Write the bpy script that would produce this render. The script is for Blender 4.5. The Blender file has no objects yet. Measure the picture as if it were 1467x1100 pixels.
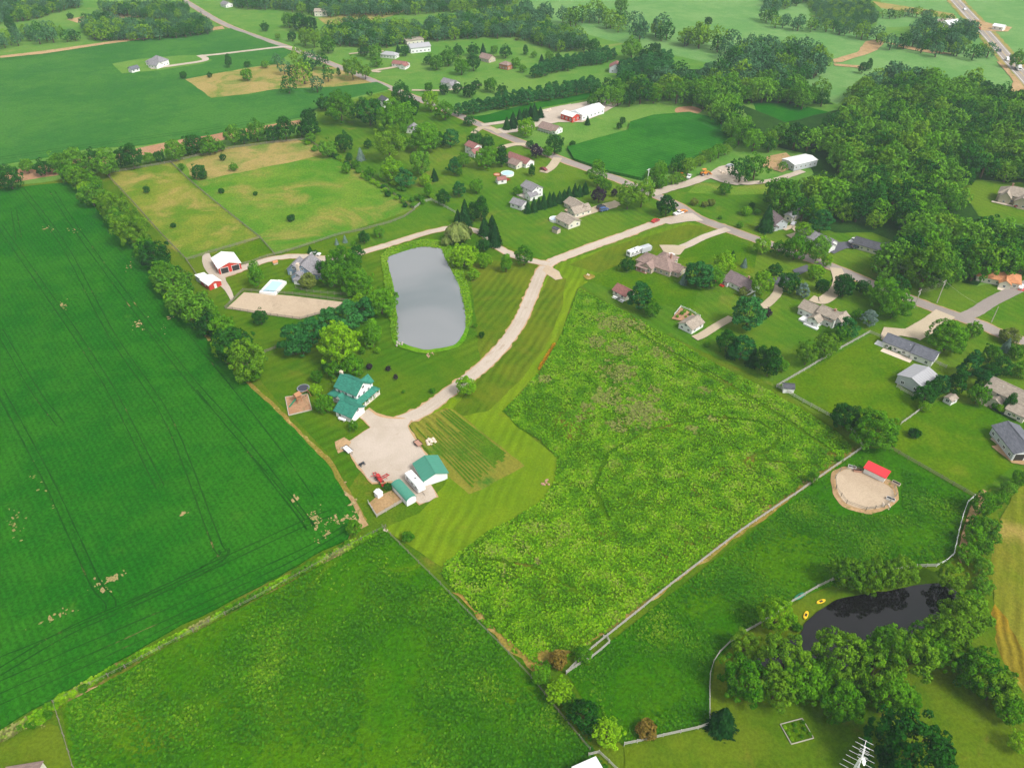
import bpy, math, random
import numpy as np
from mathutils import Vector, Matrix, noise as mnoise

# ------------------------------------------------------------------ camera, sky, sun, exposure
SC = bpy.context.scene
COL = SC.collection
FOC, CAM_H, TILT = 1080.0, 155.0, math.atan(830.0/1080.0)      # focal length in survey units, flying height, downward tilt
cam_d = bpy.data.cameras.new('camera')
cam_d.sensor_fit = 'HORIZONTAL'; cam_d.sensor_width = 36.0
cam_d.lens = 36.0*FOC/1467.0
cam_d.clip_start = 1.0; cam_d.clip_end = 9000.0
cam = bpy.data.objects.new('camera', cam_d); COL.objects.link(cam)
cam.location = (0, 0, CAM_H); cam.rotation_euler = (math.pi/2 - TILT, 0, 0)
SC.camera = cam

SUN_EL, SUN_AZ = math.radians(50), math.radians(128)            # azimuth clockwise from +Y
w = bpy.data.worlds.new('World'); SC.world = w; w.use_nodes = True
nt = w.node_tree; bg = nt.nodes['Background']
sky = nt.nodes.new('ShaderNodeTexSky'); sky.sky_type = 'NISHITA'; sky.sun_disc = False
sky.sun_elevation = SUN_EL; sky.sun_rotation = SUN_AZ
sky.air_density = 1.0; sky.dust_density = 3.0; sky.ozone_density = 1.0
hs = nt.nodes.new('ShaderNodeHueSaturation'); hs.inputs['Saturation'].default_value = 0.12   # thin overcast: nearly grey sky
nt.links.new(sky.outputs[0], hs.inputs['Color']); nt.links.new(hs.outputs[0], bg.inputs['Color'])
bg.inputs['Strength'].default_value = 0.13
sun_d = bpy.data.lights.new('sun', 'SUN'); sun_d.energy = 1.8; sun_d.angle = math.radians(15); sun_d.color = (1.0, 0.95, 0.87)
sun = bpy.data.objects.new('sun', sun_d); COL.objects.link(sun)
sd = Vector((math.sin(SUN_AZ)*math.cos(SUN_EL), math.cos(SUN_AZ)*math.cos(SUN_EL), math.sin(SUN_EL)))
sun.rotation_euler = sd.to_track_quat('Z', 'Y').to_euler(); sun.location = (0, 0, 400)
SC.view_settings.view_transform = 'Standard'; SC.view_settings.look = 'None'
SC.view_settings.exposure = 0.76; SC.view_settings.gamma = 1.0; SC.view_settings.use_curve_mapping = False
SC.cycles.max_bounces = 5; SC.cycles.diffuse_bounces = 3; SC.cycles.volume_bounces = 1
SC.cycles.transparent_max_bounces = 6; SC.cycles.use_denoising = True

random.seed(7); RNG = np.random.default_rng(7)

# ------------------------------------------------------------------ survey: a place on the plan -> metres on the ground
CT, ST = math.cos(TILT), math.sin(TILT)
def P(u, v, z=0.0):
    x = u - 733.5; y = v - 550.0
    D = y*CT + FOC*ST; F = FOC*CT - y*ST
    k = (CAM_H - z)/D
    return (x*k, F*k)
def scale_at(v, z=0.0):                                         # plan units per metre at that place
    return ((v - 550.0)*CT + FOC*ST)/(CAM_H - z)
def yaw_of(u, v, du, dv):
    a = P(u, v); b = P(u + du, v + dv)
    return math.atan2(b[1] - a[1], b[0] - a[0])
def poly(pts): return [P(*p) for p in pts]
def inside(x, y, pg):
    c = False; n = len(pg); j = n - 1
    for i in range(n):
        xi, yi = pg[i]; xj, yj = pg[j]
        if (yi > y) != (yj > y) and x < (xj - xi)*(y - yi)/(yj - yi) + xi: c = not c
        j = i
    return c

# ------------------------------------------------------------------ colour and material helpers
def S(r, g, b, k=0.85):
    f = lambda c: ((c/255.0 + 0.055)/1.055)**2.4 if c > 10 else c/255.0/12.92
    return (f(r)*k, f(g)*k, f(b)*k, 1.0)
class NT:
    def __init__(self, name):
        self.m = bpy.data.materials.new(name); self.m.use_nodes = True
        self.t = self.m.node_tree; self.b = self.t.nodes['Principled BSDF']
        self.b.inputs['Specular IOR Level'].default_value = 0.15
        self.b.inputs['Roughness'].default_value = 0.85
    def n(self, k, **kw):
        x = self.t.nodes.new('ShaderNode' + k)
        for a, b in kw.items(): setattr(x, a, b)
        return x
    def l(self, a, b): self.t.links.new(a, b)
    def val(self, x, inp):
        if hasattr(x, 'is_output') or isinstance(x, bpy.types.NodeSocket): self.l(x, inp)
        else: inp.default_value = x
    def math(self, op, a, b=None, clamp=False):
        x = self.n('Math', operation=op, use_clamp=clamp); self.val(a, x.inputs[0])
        if b is not None: self.val(b, x.inputs[1])
        return x.outputs[0]
    def mix(self, f, a, b, bt='MIX'):
        x = self.n('Mix', data_type='RGBA', blend_type=bt); self.val(f, x.inputs[0]); self.val(a, x.inputs[6]); self.val(b, x.inputs[7])
        return x.outputs[2]
    def pos(self): return self.n('NewGeometry').outputs['Position']
    def noise(self, vec, scale, detail=3, rough=0.6, dist=0.0):
        x = self.n('TexNoise'); self.l(vec, x.inputs['Vector'])
        x.inputs['Scale'].default_value = scale; x.inputs['Detail'].default_value = detail
        x.inputs['Roughness'].default_value = rough; x.inputs['Distortion'].default_value = dist
        return x.outputs['Fac']
    def ramp(self, f, a, b, ca=(0, 0, 0, 1), cb=(1, 1, 1, 1)):
        x = self.n('MapRange', interpolation_type='SMOOTHSTEP'); self.val(f, x.inputs['Value'])
        x.inputs['From Min'].default_value = a; x.inputs['From Max'].default_value = b
        return x.outputs[0]
    def rot(self, vec, ang):
        x = self.n('VectorRotate', rotation_type='Z_AXIS'); self.l(vec, x.inputs['Vector']); x.inputs['Angle'].default_value = ang
        return x.outputs[0]
    def stretch(self, vec, s):
        x = self.n('Mapping'); self.l(vec, x.inputs['Vector']); x.inputs['Scale'].default_value = s
        return x.outputs[0]
    def gain(self, col, fac):                                    # colour times a grey factor
        x = self.n('Vector' + 'Math', operation='SCALE'); self.l(col, x.inputs[0]); self.val(fac, x.inputs['Scale'])
        return x.outputs[0]

def ground_mat(name, base, alt, patch=None, patch_cut=(0.58, 0.7), patch_scale=0.06, fine=0.35, fscale=1.6,
               stripe=None, stripe_w=3.0, stripe_amt=0.14, rows=None, row_w=1.5, row_amt=0.2, speck=None, bump=0.5, seed=0.0, big=0.018):
    t = NT(name); p0 = t.pos()
    mp = t.n('Vector' + 'Math', operation='ADD'); t.l(p0, mp.inputs[0]); mp.inputs[1].default_value = (seed*37.0, seed*91.0, 0)
    p = mp.outputs[0]
    n1 = t.noise(p, big, 4, 0.6); n2 = t.noise(p, 0.11, 5, 0.65, 0.4); n3 = t.noise(p, fscale, 3, 0.7)
    f = t.ramp(t.math('ADD', t.math('MULTIPLY', n1, 0.6), t.math('MULTIPLY', n2, 0.4)), 0.40, 0.60)
    c = t.mix(f, base, alt)
    if patch:
        pn = t.noise(p, patch_scale, 6, 0.65, 0.6)
        c = t.mix(t.ramp(pn, *patch_cut), c, patch)
    g = t.math('ADD', 1.0 - fine*0.5, t.math('MULTIPLY', t.ramp(n3, 0.3, 0.7), fine))
    g2 = t.math('ADD', 0.88, t.math('MULTIPLY', t.ramp(t.noise(p, fscale*4.2, 2, 0.6), 0.3, 0.7), 0.24))
    c = t.gain(t.gain(c, g), g2)
    if stripe is not None:
        r = t.rot(p, -stripe); sx = t.n('SeparateXYZ'); t.l(r, sx.inputs[0])
        wob = t.math('MULTIPLY', t.noise(p, 0.05, 2), 4.0)
        s = t.math('SINE', t.math('MULTIPLY', t.math('ADD', sx.outputs['Y'], wob), 2*math.pi/stripe_w))
        amp = t.math('MULTIPLY', t.ramp(t.noise(p, 0.03, 2), 0.35, 0.6), stripe_amt)
        st = t.noise(t.stretch(r, (0.05, 1.0, 1.0)), 0.9, 3, 0.7)    # uneven swaths along the mowing direction
        c = t.gain(c, t.math('ADD', 1.0, t.math('ADD', t.math('MULTIPLY', s, amp), t.math('MULTIPLY', t.math('SUBTRACT', st, 0.5), stripe_amt*2.4))))
        c = t.mix(t.math('MULTIPLY', t.ramp(st, 0.5, 0.75), 0.35), c, alt)
    if rows is not None:
        r = t.rot(p, -rows); sx = t.n('SeparateXYZ'); t.l(r, sx.inputs[0])
        s = t.math('SINE', t.math('MULTIPLY', t.math('ADD', sx.outputs['Y'], t.math('MULTIPLY', n2, 0.6)), 2*math.pi/row_w))
        lng = t.noise(t.stretch(r, (0.03, 1.0, 1.0)), 0.5, 3, 0.7)
        c = t.gain(c, t.math('ADD', 1.0, t.math('ADD', t.math('MULTIPLY', s, row_amt*0.5), t.math('MULTIPLY', t.math('SUBTRACT', lng, 0.5), row_amt*1.6))))
    if speck:
        sn = t.noise(p, 2.3, 2, 0.5)
        c = t.mix(t.ramp(sn, 0.64, 0.72), c, speck)
    t.l(c, t.b.inputs['Base Color'])
    bp = t.n('Bump'); bp.inputs['Strength'].default_value = bump; bp.inputs['Distance'].default_value = 0.5
    t.l(n3, bp.inputs['Height']); t.l(bp.outputs[0], t.b.inputs['Normal'])
    t.b.inputs['Roughness'].default_value = 1.0; t.b.inputs['Specular IOR Level'].default_value = 0.0
    return t.m

def plain_mat(name, col, rough=0.7, spec=0.3, var=0.12, scale=1.5, metal=0.0):
    t = NT(name); n = t.noise(t.pos(), scale, 4, 0.65); n2 = t.noise(t.pos(), scale*7, 2, 0.6)
    g = t.math('ADD', 1.0 - var, t.math('ADD', t.math('MULTIPLY', n, var), t.math('MULTIPLY', n2, var)))
    c = t.n('RGB'); c.outputs[0].default_value = col
    t.l(t.gain(c.outputs[0], g), t.b.inputs['Base Color'])
    t.b.inputs['Roughness'].default_value = rough; t.b.inputs['Specular IOR Level'].default_value = spec; t.b.inputs['Metallic'].default_value = metal
    return t.m
def shingle_mat(name, col):
    t = NT(name); tc = t.n('TexCoord').outputs['Object']
    b = t.n('TexBrick'); t.l(tc, b.inputs['Vector']); b.inputs['Scale'].default_value = 1.0
    b.inputs['Brick Width'].default_value = 0.9; b.inputs['Row Height'].default_value = 0.3; b.inputs['Mortar Size'].default_value = 0.02
    k = lambda m: tuple(min(1, c*m) for c in col[:3]) + (1,)
    b.inputs['Color1'].default_value = k(0.8); b.inputs['Color2'].default_value = k(1.2); b.inputs['Mortar'].default_value = k(0.7)
    n = t.noise(tc, 0.8, 5, 0.7)
    t.l(t.gain(b.outputs[0], t.math('ADD', 0.75, t.math('MULTIPLY', n, 0.5))), t.b.inputs['Base Color'])
    t.b.inputs['Roughness'].default_value = 0.9
    return t.m
def siding_mat(name, col, vertical=False):
    t = NT(name); tc = t.n('TexCoord').outputs['Object']; sx = t.n('SeparateXYZ'); t.l(tc, sx.inputs[0])
    ax = t.math('ADD', sx.outputs['X'], sx.outputs['Y']) if vertical else sx.outputs['Z']
    fr = t.math('FRACT', t.math('MULTIPLY', ax, 1.6 if vertical else 4.5))
    g = t.math('ADD', 0.86, t.math('MULTIPLY', t.ramp(fr, 0.0, 0.25), 0.14))
    n = t.noise(tc, 0.7, 4, 0.7)
    c = t.n('RGB'); c.outputs[0].default_value = col
    t.l(t.gain(t.gain(c.outputs[0], g), t.math('ADD', 0.85, t.math('MULTIPLY', n, 0.28))), t.b.inputs['Base Color'])
    t.b.inputs['Roughness'].default_value = 0.6
    return t.m
def leaf_mat(name, col, col2, var=0.45):
    t = NT(name)
    at = t.n('Attribute', attribute_name='tint').outputs['Fac']; rn = t.n('ObjectInfo').outputs['Random']
    f = t.math('ADD', t.math('MULTIPLY', at, 0.75), t.math('MULTIPLY', rn, 0.45), clamp=True)
    f = t.math('SUBTRACT', f, 0.1, clamp=True)
    c = t.mix(f, col, col2)
    n = t.noise(t.pos(), 0.9, 3, 0.7)
    c = t.gain(c, t.math('ADD', 1.0 - var*0.5, t.math('MULTIPLY', t.ramp(n, 0.3, 0.7), var)))
    t.l(c, t.b.inputs['Base Color'])
    t.b.inputs['Roughness'].default_value = 0.9; t.b.inputs['Specular IOR Level'].default_value = 0.02
    return t.m
def glass_mat(name, col, rough=0.08):
    t = NT(name); t.b.inputs['Base Color'].default_value = col; t.b.inputs['Roughness'].default_value = rough
    t.b.inputs['Specular IOR Level'].default_value = 0.6
    return t.m

# ------------------------------------------------------------------ mesh helpers
class MB:
    def __init__(self): self.v = []; self.f = []; self.mi = []; self.t = None
    def add(self, vs, fs, mi=0):
        o = len(self.v); self.v += [tuple(p) for p in vs]
        for f in fs: self.f.append(tuple(i + o for i in f)); self.mi.append(mi)
        return self
    def box(self, c, s, rz=0.0, mi=0, taper=1.0):
        cx, cy, cz = c; hx, hy, hz = s[0]/2, s[1]/2, s[2]/2; vs = []
        for dz in (-1, 1):
            k = taper if dz > 0 else 1.0
            for dx, dy in ((-1, -1), (1, -1), (1, 1), (-1, 1)):
                x, y = dx*hx*k, dy*hy*k
                vs.append((cx + x*math.cos(rz) - y*math.sin(rz), cy + x*math.sin(rz) + y*math.cos(rz), cz + dz*hz))
        return self.add(vs, [(3, 2, 1, 0), (4, 5, 6, 7), (0, 1, 5, 4), (1, 2, 6, 5), (2, 3, 7, 6), (3, 0, 4, 7)], mi)
    def tube(self, a, b, r, n=6, r2=None, mi=0):
        a = Vector(a); b = Vector(b); d = (b - a); r2 = r if r2 is None else r2
        q = d.to_track_quat('Z', 'Y'); vs = []
        for p, rr in ((a, r), (b, r2)):
            for k in range(n):
                an = 2*math.pi*k/n; vs.append(p + q @ Vector((math.cos(an)*rr, math.sin(an)*rr, 0)))
        fs = [(k, (k+1) % n, n + (k+1) % n, n + k) for k in range(n)] + [tuple(range(n-1, -1, -1)), tuple(range(n, 2*n))]
        return self.add(vs, fs, mi)
    def prism_x(self, prof, x0, x1, mi=0):                      # cross-section in (y,z) swept along x, counter-clockwise
        n = len(prof); vs = [(x0, y, z) for y, z in prof] + [(x1, y, z) for y, z in prof]
        fs = [(k, n + k, n + (k+1) % n, (k+1) % n) for k in range(n)] + [tuple(range(n)), tuple(range(2*n-1, n-1, -1))]
        return self.add(vs, fs, mi)
    def xf(self, M, start=0):
        for i in range(start, len(self.v)): self.v[i] = tuple(M @ Vector(self.v[i]))
        return self
    def mesh(self, name, mats, smooth=False):
        me = bpy.data.meshes.new(name); me.from_pydata(self.v, [], self.f)
        for m in (mats if isinstance(mats, (list, tuple)) else [mats]): me.materials.append(m)
        me.polygons.foreach_set('material_index', self.mi)
        if smooth: me.polygons.foreach_set('use_smooth', [True]*len(self.f))
        me.update(); return me
    def build(self, name, mats, parent=None, smooth=False, loc=None):
        return link(name, self.mesh(name, mats, smooth), parent, loc)
def link(name, me, parent=None, loc=None, rz=0.0, scale=None):
    o = bpy.data.objects.new(name, me); COL.objects.link(o)
    if parent is not None: o.parent = parent
    if loc is not None: o.location = loc
    if rz: o.rotation_euler = (0, 0, rz)
    if scale is not None: o.scale = scale
    return o
def root(name, label, cat, loc, rz=0.0, group=None):
    o = bpy.data.objects.new(name, None); COL.objects.link(o); o.empty_display_size = 0.5
    o.location = loc; o.rotation_euler = (0, 0, rz); o['label'] = label; o['category'] = cat
    if group: o['group'] = group
    return o
def tag(o, label=None, cat=None, group=None, kind=None):
    for k, v in (('label', label), ('category', cat), ('group', group), ('kind', kind)):
        if v: o[k] = v
    return o
def np_mesh(name, verts, quads, mats, tint=None, mat_idx=None):
    me = bpy.data.meshes.new(name); nv = len(verts); nf = len(quads); k = quads.shape[1]
    me.vertices.add(nv); me.vertices.foreach_set('co', np.ascontiguousarray(verts, dtype=np.float32).ravel())
    me.loops.add(nf*k); me.loops.foreach_set('vertex_index', np.ascontiguousarray(quads, dtype=np.int32).ravel())
    me.polygons.add(nf); me.polygons.foreach_set('loop_start', np.arange(0, nf*k, k, dtype=np.int32))
    me.polygons.foreach_set('loop_total', np.full(nf, k, dtype=np.int32))
    for m in (mats if isinstance(mats, (list, tuple)) else [mats]): me.materials.append(m)
    if mat_idx is not None: me.polygons.foreach_set('material_index', np.ascontiguousarray(mat_idx, dtype=np.int32))
    if tint is not None:
        a = me.attributes.new('tint', 'FLOAT', 'POINT'); a.data.foreach_set('value', np.ascontiguousarray(tint, dtype=np.float32))
    me.update(calc_edges=True); me.validate(); return me
# ------------------------------------------------------------------ ground sheets
D_STRIPE = yaw_of(700, 600, -40, 60)
MAT = {}
def gm(key, *a, **k): MAT[key] = ground_mat(key, *a, **k); return MAT[key]
ROW = yaw_of(220, 650, 60, 88)
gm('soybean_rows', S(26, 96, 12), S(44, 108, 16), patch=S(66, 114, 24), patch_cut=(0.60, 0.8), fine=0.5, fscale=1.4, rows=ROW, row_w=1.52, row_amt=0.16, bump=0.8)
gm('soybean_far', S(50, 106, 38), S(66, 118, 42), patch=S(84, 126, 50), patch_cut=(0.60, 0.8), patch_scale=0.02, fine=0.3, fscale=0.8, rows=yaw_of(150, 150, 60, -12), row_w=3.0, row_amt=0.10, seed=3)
gm('soybean_hazed', S(96, 142, 74), S(114, 152, 86), patch=S(124, 156, 94), patch_cut=(0.58, 0.8), patch_scale=0.015, fine=0.22, fscale=0.7, rows=yaw_of(1100, 60, 40, 12), row_w=4.0, row_amt=0.06, seed=4)  # far crop, paled in its colour to make up for the thin haze
gm('corn_patch', S(34, 96, 24), S(52, 114, 30), fine=0.5, fscale=1.2, rows=yaw_of(930, 200, 60, -12), row_w=2.2, row_amt=0.3, seed=5)
gm('pasture_near', S(52, 108, 0), S(72, 116, 0), patch=S(98, 124, 8), patch_cut=(0.56, 0.78), patch_scale=0.05, fine=0.55, fscale=1.1, speck=S(34, 96, 8), bump=0.9, seed=6)
gm('pasture_right', S(48, 104, 0), S(68, 112, 0), patch=S(94, 120, 10), patch_cut=(0.58, 0.78), patch_scale=0.06, fine=0.55, fscale=1.2, speck=S(30, 90, 10), bump=0.9, seed=7)
gm('paddock_green', S(64, 108, 0), S(88, 118, 4), patch=S(108, 126, 26), patch_cut=(0.52, 0.75), patch_scale=0.05, fine=0.4, fscale=1.2, bump=0.7, seed=8)
gm('paddock_dry', S(88, 124, 26), S(124, 134, 44), patch=S(156, 140, 74), patch_cut=(0.46, 0.68), patch_scale=0.045, fine=0.4, fscale=1.1, seed=9, big=0.03)
gm('paddock_mixed', S(76, 126, 26), S(106, 136, 40), patch=S(144, 136, 66), patch_cut=(0.47, 0.70), patch_scale=0.035, fine=0.4, fscale=1.1, seed=10, big=0.02)
gm('dry_grass', S(150, 138, 76), S(166, 146, 90), patch=S(104, 130, 50), patch_cut=(0.46, 0.66), patch_scale=0.05, fine=0.35, fscale=1.0, seed=11)
gm('lawn_stripe', S(76, 106, 12), S(102, 116, 22), patch=S(124, 116, 42), patch_cut=(0.56, 0.8), patch_scale=0.04, fine=0.3, stripe=D_STRIPE, stripe_w=3.0, stripe_amt=0.16, seed=12)
gm('lawn_cross', S(62, 106, 8), S(88, 116, 14), patch=S(112, 116, 34), patch_cut=(0.56, 0.8), patch_scale=0.04, fine=0.3, stripe=yaw_of(600, 520, 60, -26), stripe_w=3.6, stripe_amt=0.12, seed=13)
gm('lawn_strip', S(94, 126, 14), S(110, 136, 18), patch=S(136, 126, 46), patch_cut=(0.58, 0.8), patch_scale=0.04, fine=0.25, stripe=yaw_of(780, 450, -30, 60), stripe_w=3.2, stripe_amt=0.14, seed=14)
gm('lawn_garden', S(104, 120, 30), S(128, 126, 46), patch=S(58, 112, 26), patch_cut=(0.50, 0.68), patch_scale=0.05, fine=0.3, stripe=yaw_of(660, 640, 87, 76), stripe_w=2.2, stripe_amt=0.16, seed=15)
gm('lawn_house', S(70, 114, 18), S(96, 124, 28), patch=S(120, 124, 48), patch_cut=(0.56, 0.8), patch_scale=0.05, fine=0.3, stripe=yaw_of(1150, 480, 40, 24), stripe_w=3.4, stripe_amt=0.09, seed=16)
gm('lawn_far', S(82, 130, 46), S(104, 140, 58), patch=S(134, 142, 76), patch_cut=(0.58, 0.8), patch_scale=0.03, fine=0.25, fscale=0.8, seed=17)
gm('lawn_south', S(72, 106, 10), S(96, 116, 20), patch=S(126, 112, 44), patch_cut=(0.56, 0.76), patch_scale=0.06, fine=0.35, seed=18)
gm('meadow_floor', S(56, 100, 2), S(84, 118, 8), patch=S(116, 104, 40), patch_cut=(0.55, 0.7), patch_scale=0.06, fine=0.6, bump=1.0, seed=19)
gm('straw', S(150, 124, 62), S(124, 120, 46), patch=S(182, 158, 100), patch_cut=(0.5, 0.7), patch_scale=0.3, fine=0.5, seed=20)
gm('rank_grass', S(84, 142, 14), S(110, 152, 26), fine=0.5, fscale=1.2, bump=1.0, seed=21)
gm('gravel', S(198, 184, 170), S(186, 172, 156), patch=S(172, 154, 134), patch_cut=(0.54, 0.78), patch_scale=0.14, fine=0.16, fscale=3.0, bump=0.3, seed=22, big=0.05)
gm('gravel_rim', S(196, 160, 122), S(176, 148, 106), fine=0.3, fscale=2.0, seed=23)
gm('sand', S(196, 176, 152), S(184, 164, 140), patch=S(170, 152, 130), patch_cut=(0.54, 0.75), patch_scale=0.10, fine=0.12, fscale=2.0, bump=0.3, seed=24, big=0.04)
gm('bare_soil', S(188, 156, 118), S(168, 138, 98), patch=S(120, 120, 60), patch_cut=(0.55, 0.68), patch_scale=0.3, fine=0.3, seed=25)
gm('red_soil', S(170, 124, 94), S(180, 142, 110), patch=S(140, 124, 92), patch_cut=(0.5, 0.7), patch_scale=0.3, fine=0.3, seed=26)
gm('concrete', S(194, 178, 154), S(182, 168, 144), fine=0.12, fscale=2.0, bump=0.1, seed=27)
gm('asphalt', S(168, 158, 150, 0.78), S(156, 146, 140, 0.78), fine=0.14, fscale=2.4, bump=0.1, seed=28, patch=S(174, 160, 150, 0.75), patch_cut=(0.55, 0.8), patch_scale=0.2)
gm('dark_asphalt', S(104, 104, 112), S(92, 92, 100), fine=0.2, fscale=2.4, bump=0.1, seed=29)
gm('mulch', S(150, 66, 40), S(128, 58, 38), fine=0.4, fscale=3.0, seed=30)
gm('hay_stubble', S(104, 118, 26), S(122, 122, 38), patch=S(162, 142, 76), patch_cut=(0.50, 0.68), patch_scale=0.05, fine=0.35, stripe=yaw_of(1440, 800, -6, 60), stripe_w=3.2, stripe_amt=0.25, seed=31)
gm('golden_stubble', S(146, 112, 26), S(126, 114, 34), fine=0.4, stripe=yaw_of(1440, 920, 16, 60), stripe_w=2.0, stripe_amt=0.35, seed=32)
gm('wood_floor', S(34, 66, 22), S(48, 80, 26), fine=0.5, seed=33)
gm('scrub_green', S(72, 120, 40), S(92, 130, 52), patch=S(120, 132, 70), patch_cut=(0.5, 0.7), patch_scale=0.08, fine=0.6, fscale=0.7, seed=34)

gm('crop_rows_green', S(70, 112, 14), S(86, 118, 22), fine=0.5, seed=41)
gm('verge_grass', S(92, 108, 26), S(120, 112, 46), patch=S(150, 124, 78), patch_cut=(.5, .66), patch_scale=.2, fine=0.5, seed=43)
LAYER = [0]; SURF = []
def GZ(x, y):                                                   # height of the topmost sheet at a place
    z = 0.0
    for bb, pg, h in SURF:
        if h > z and bb[0] <= x <= bb[1] and bb[2] <= y <= bb[3] and inside(x, y, pg): z = h
    return z
def note(pg, h):
    xs = [p[0] for p in pg]; ys = [p[1] for p in pg]; SURF.append(((min(xs), max(xs), min(ys), max(ys)), pg, h))
def rough_edge(pg, step=2.0, amp=0.35, wave=0.35):
    out = []; n = len(pg)
    for i in range(n):
        a = Vector(pg[i]).to_2d(); b = Vector(pg[(i+1) % n]).to_2d(); L = (b - a).length
        d = math.hypot(a.x, a.y); st = step*max(1.0, d/200.0); k = max(1, min(160, int(L/st)))
        nn = Vector((-(b - a).y, (b - a).x))/max(L, 1e-6)
        for j in range(k):
            p = a + (b - a)*j/k
            q = amp*mnoise.noise((p.x*wave, p.y*wave, 3.1)) + amp*1.5*mnoise.noise((p.x*wave*0.2, p.y*wave*0.2, 9.1))
            p = p + nn*q; out.append((p.x, p.y))
    return out
def smooth_closed(pts, k=5):
    out = []; n = len(pts)
    for i in range(n):
        p0, p1, p2, p3 = (Vector(pts[(i + d) % n]) for d in (-1, 0, 1, 2))
        for j in range(k):
            t = j/k; out.append(tuple(0.5*((2*p1) + (-p0 + p2)*t + (2*p0 - 5*p1 + 4*p2 - p3)*t*t + (-p0 + 3*p1 - 3*p2 + p3)*t**3)))
    return out
def sheet(name, pts, mat, kind='structure', amp=0.35, smooth=0, z=None, skirt=0.0, label=None):
    pg = poly(pts)
    if smooth: pg = smooth_closed(pg, smooth)
    if amp: pg = rough_edge(pg, amp=amp)
    LAYER[0] += 1; zz = 0.004*LAYER[0] if z is None else z
    ar = sum(pg[i][0]*pg[(i+1) % len(pg)][1] - pg[(i+1) % len(pg)][0]*pg[i][1] for i in range(len(pg)))
    if ar < 0: pg = pg[::-1]
    m = MB(); n = len(pg)
    zz += skirt; note(pg, zz)
    m.add([(x, y, zz) for x, y in pg], [tuple(range(n))])
    if skirt:
        m.add([(x, y, zz) for x, y in pg] + [(x, y, 0.0) for x, y in pg], [(k, n + k, n + (k+1) % n, (k+1) % n) for k in range(n)])
    o = m.build(name, MAT[mat] if isinstance(mat, str) else mat); o['kind'] = kind
    if label: o['label'] = label
    return o
def spline(pts, k=8):
    if len(pts) < 3: return [Vector(p) for p in pts]
    out = []; q = [Vector(pts[0])] + [Vector(p) for p in pts] + [Vector(pts[-1])]
    for i in range(1, len(q) - 2):
        p0, p1, p2, p3 = q[i-1:i+3]
        for j in range(k):
            t = j/k; out.append(0.5*((2*p1) + (-p0 + p2)*t + (2*p0 - 5*p1 + 4*p2 - p3)*t*t + (-p0 + 3*p1 - 3*p2 + p3)*t**3))
    out.append(q[-2]); return out
def ribbon(name, pts, width, mat, amp=0.15, z=None, k=8, parent=None, kind='structure', off=0.0, lift=0.0):
    c = spline(poly(pts), k) if k else [Vector(p) for p in poly(pts)]
    if amp:                                                       # even spacing so that the edge can wander
        q = [c[0]]
        for a, b in zip(c[:-1], c[1:]):
            m_ = max(1, int((b - a).length/2.5)); q += [a + (b - a)*j/m_ for j in range(1, m_ + 1)]
        c = q
    if z is None: LAYER[0] += 1; z = 0.004*LAYER[0]
    z += lift; vs = []; n = len(c)
    for i, p in enumerate(c):
        d = (c[min(i+1, n-1)] - c[max(i-1, 0)]).normalized(); nn = Vector((-d.y, d.x))
        wd = width if not isinstance(width, (tuple, list)) else width[0] + (width[1] - width[0])*i/(n - 1)
        for s in (1, -1):
            e = wd/2 + amp*mnoise.noise((p.x*0.5, p.y*0.5, s*5.0))*2
            vs.append((p.x + nn.x*(s*e + off), p.y + nn.y*(s*e + off), z))
    m = MB(); m.add(vs, [(2*i, 2*i+1, 2*i+3, 2*i+2) for i in range(n-1)])
    note([v[:2] for v in vs[0::2]] + [v[:2] for v in vs[1::2]][::-1], z)
    o = m.build(name, MAT[mat] if isinstance(mat, str) else mat, parent)
    if parent is None: o['kind'] = kind
    return o

# the one big sheet
g = MB(); g.add([(-1600, -250, 0), (1600, -250, 0), (1600, 2300, 0), (-1600, 2300, 0)], [(0, 1, 2, 3)])
tag(g.build('ground', MAT['lawn_far']), kind='structure')

# air between the drone and the far fields
hz = MB(); hz.box((0, 1025, 79.5), (3220, 2570, 163))
hm = bpy.data.materials.new('haze_air'); hm.use_nodes = True; hn = hm.node_tree; hn.nodes.clear()
ho = hn.nodes.new('ShaderNodeOutputMaterial'); hv = hn.nodes.new('ShaderNodeVolumePrincipled')
hv.inputs['Color'].default_value = (0.72, 0.88, 1.0, 1); hv.inputs['Density'].default_value = 0.00012
hn.links.new(hv.outputs[0], ho.inputs['Volume'])
tag(hz.build('haze', hm), kind='stuff')

gm('verge_green', S(72, 108, 10), S(94, 116, 20), patch=S(124, 116, 44), patch_cut=(.54, .76), fine=0.45, seed=45)
gm('thin_crop', S(176, 152, 112), S(150, 138, 88), patch=S(60, 108, 28), patch_cut=(.52, .66), patch_scale=1.1, fine=0.5, seed=46)
sheet('near_grass', [(60,262),(150,246),(300,214),(450,190),(640,162),(900,268),(1100,350),(1380,460),(1640,560),(1800,1280),(-500,1280),(-400,300)], 'verge_green')
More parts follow.
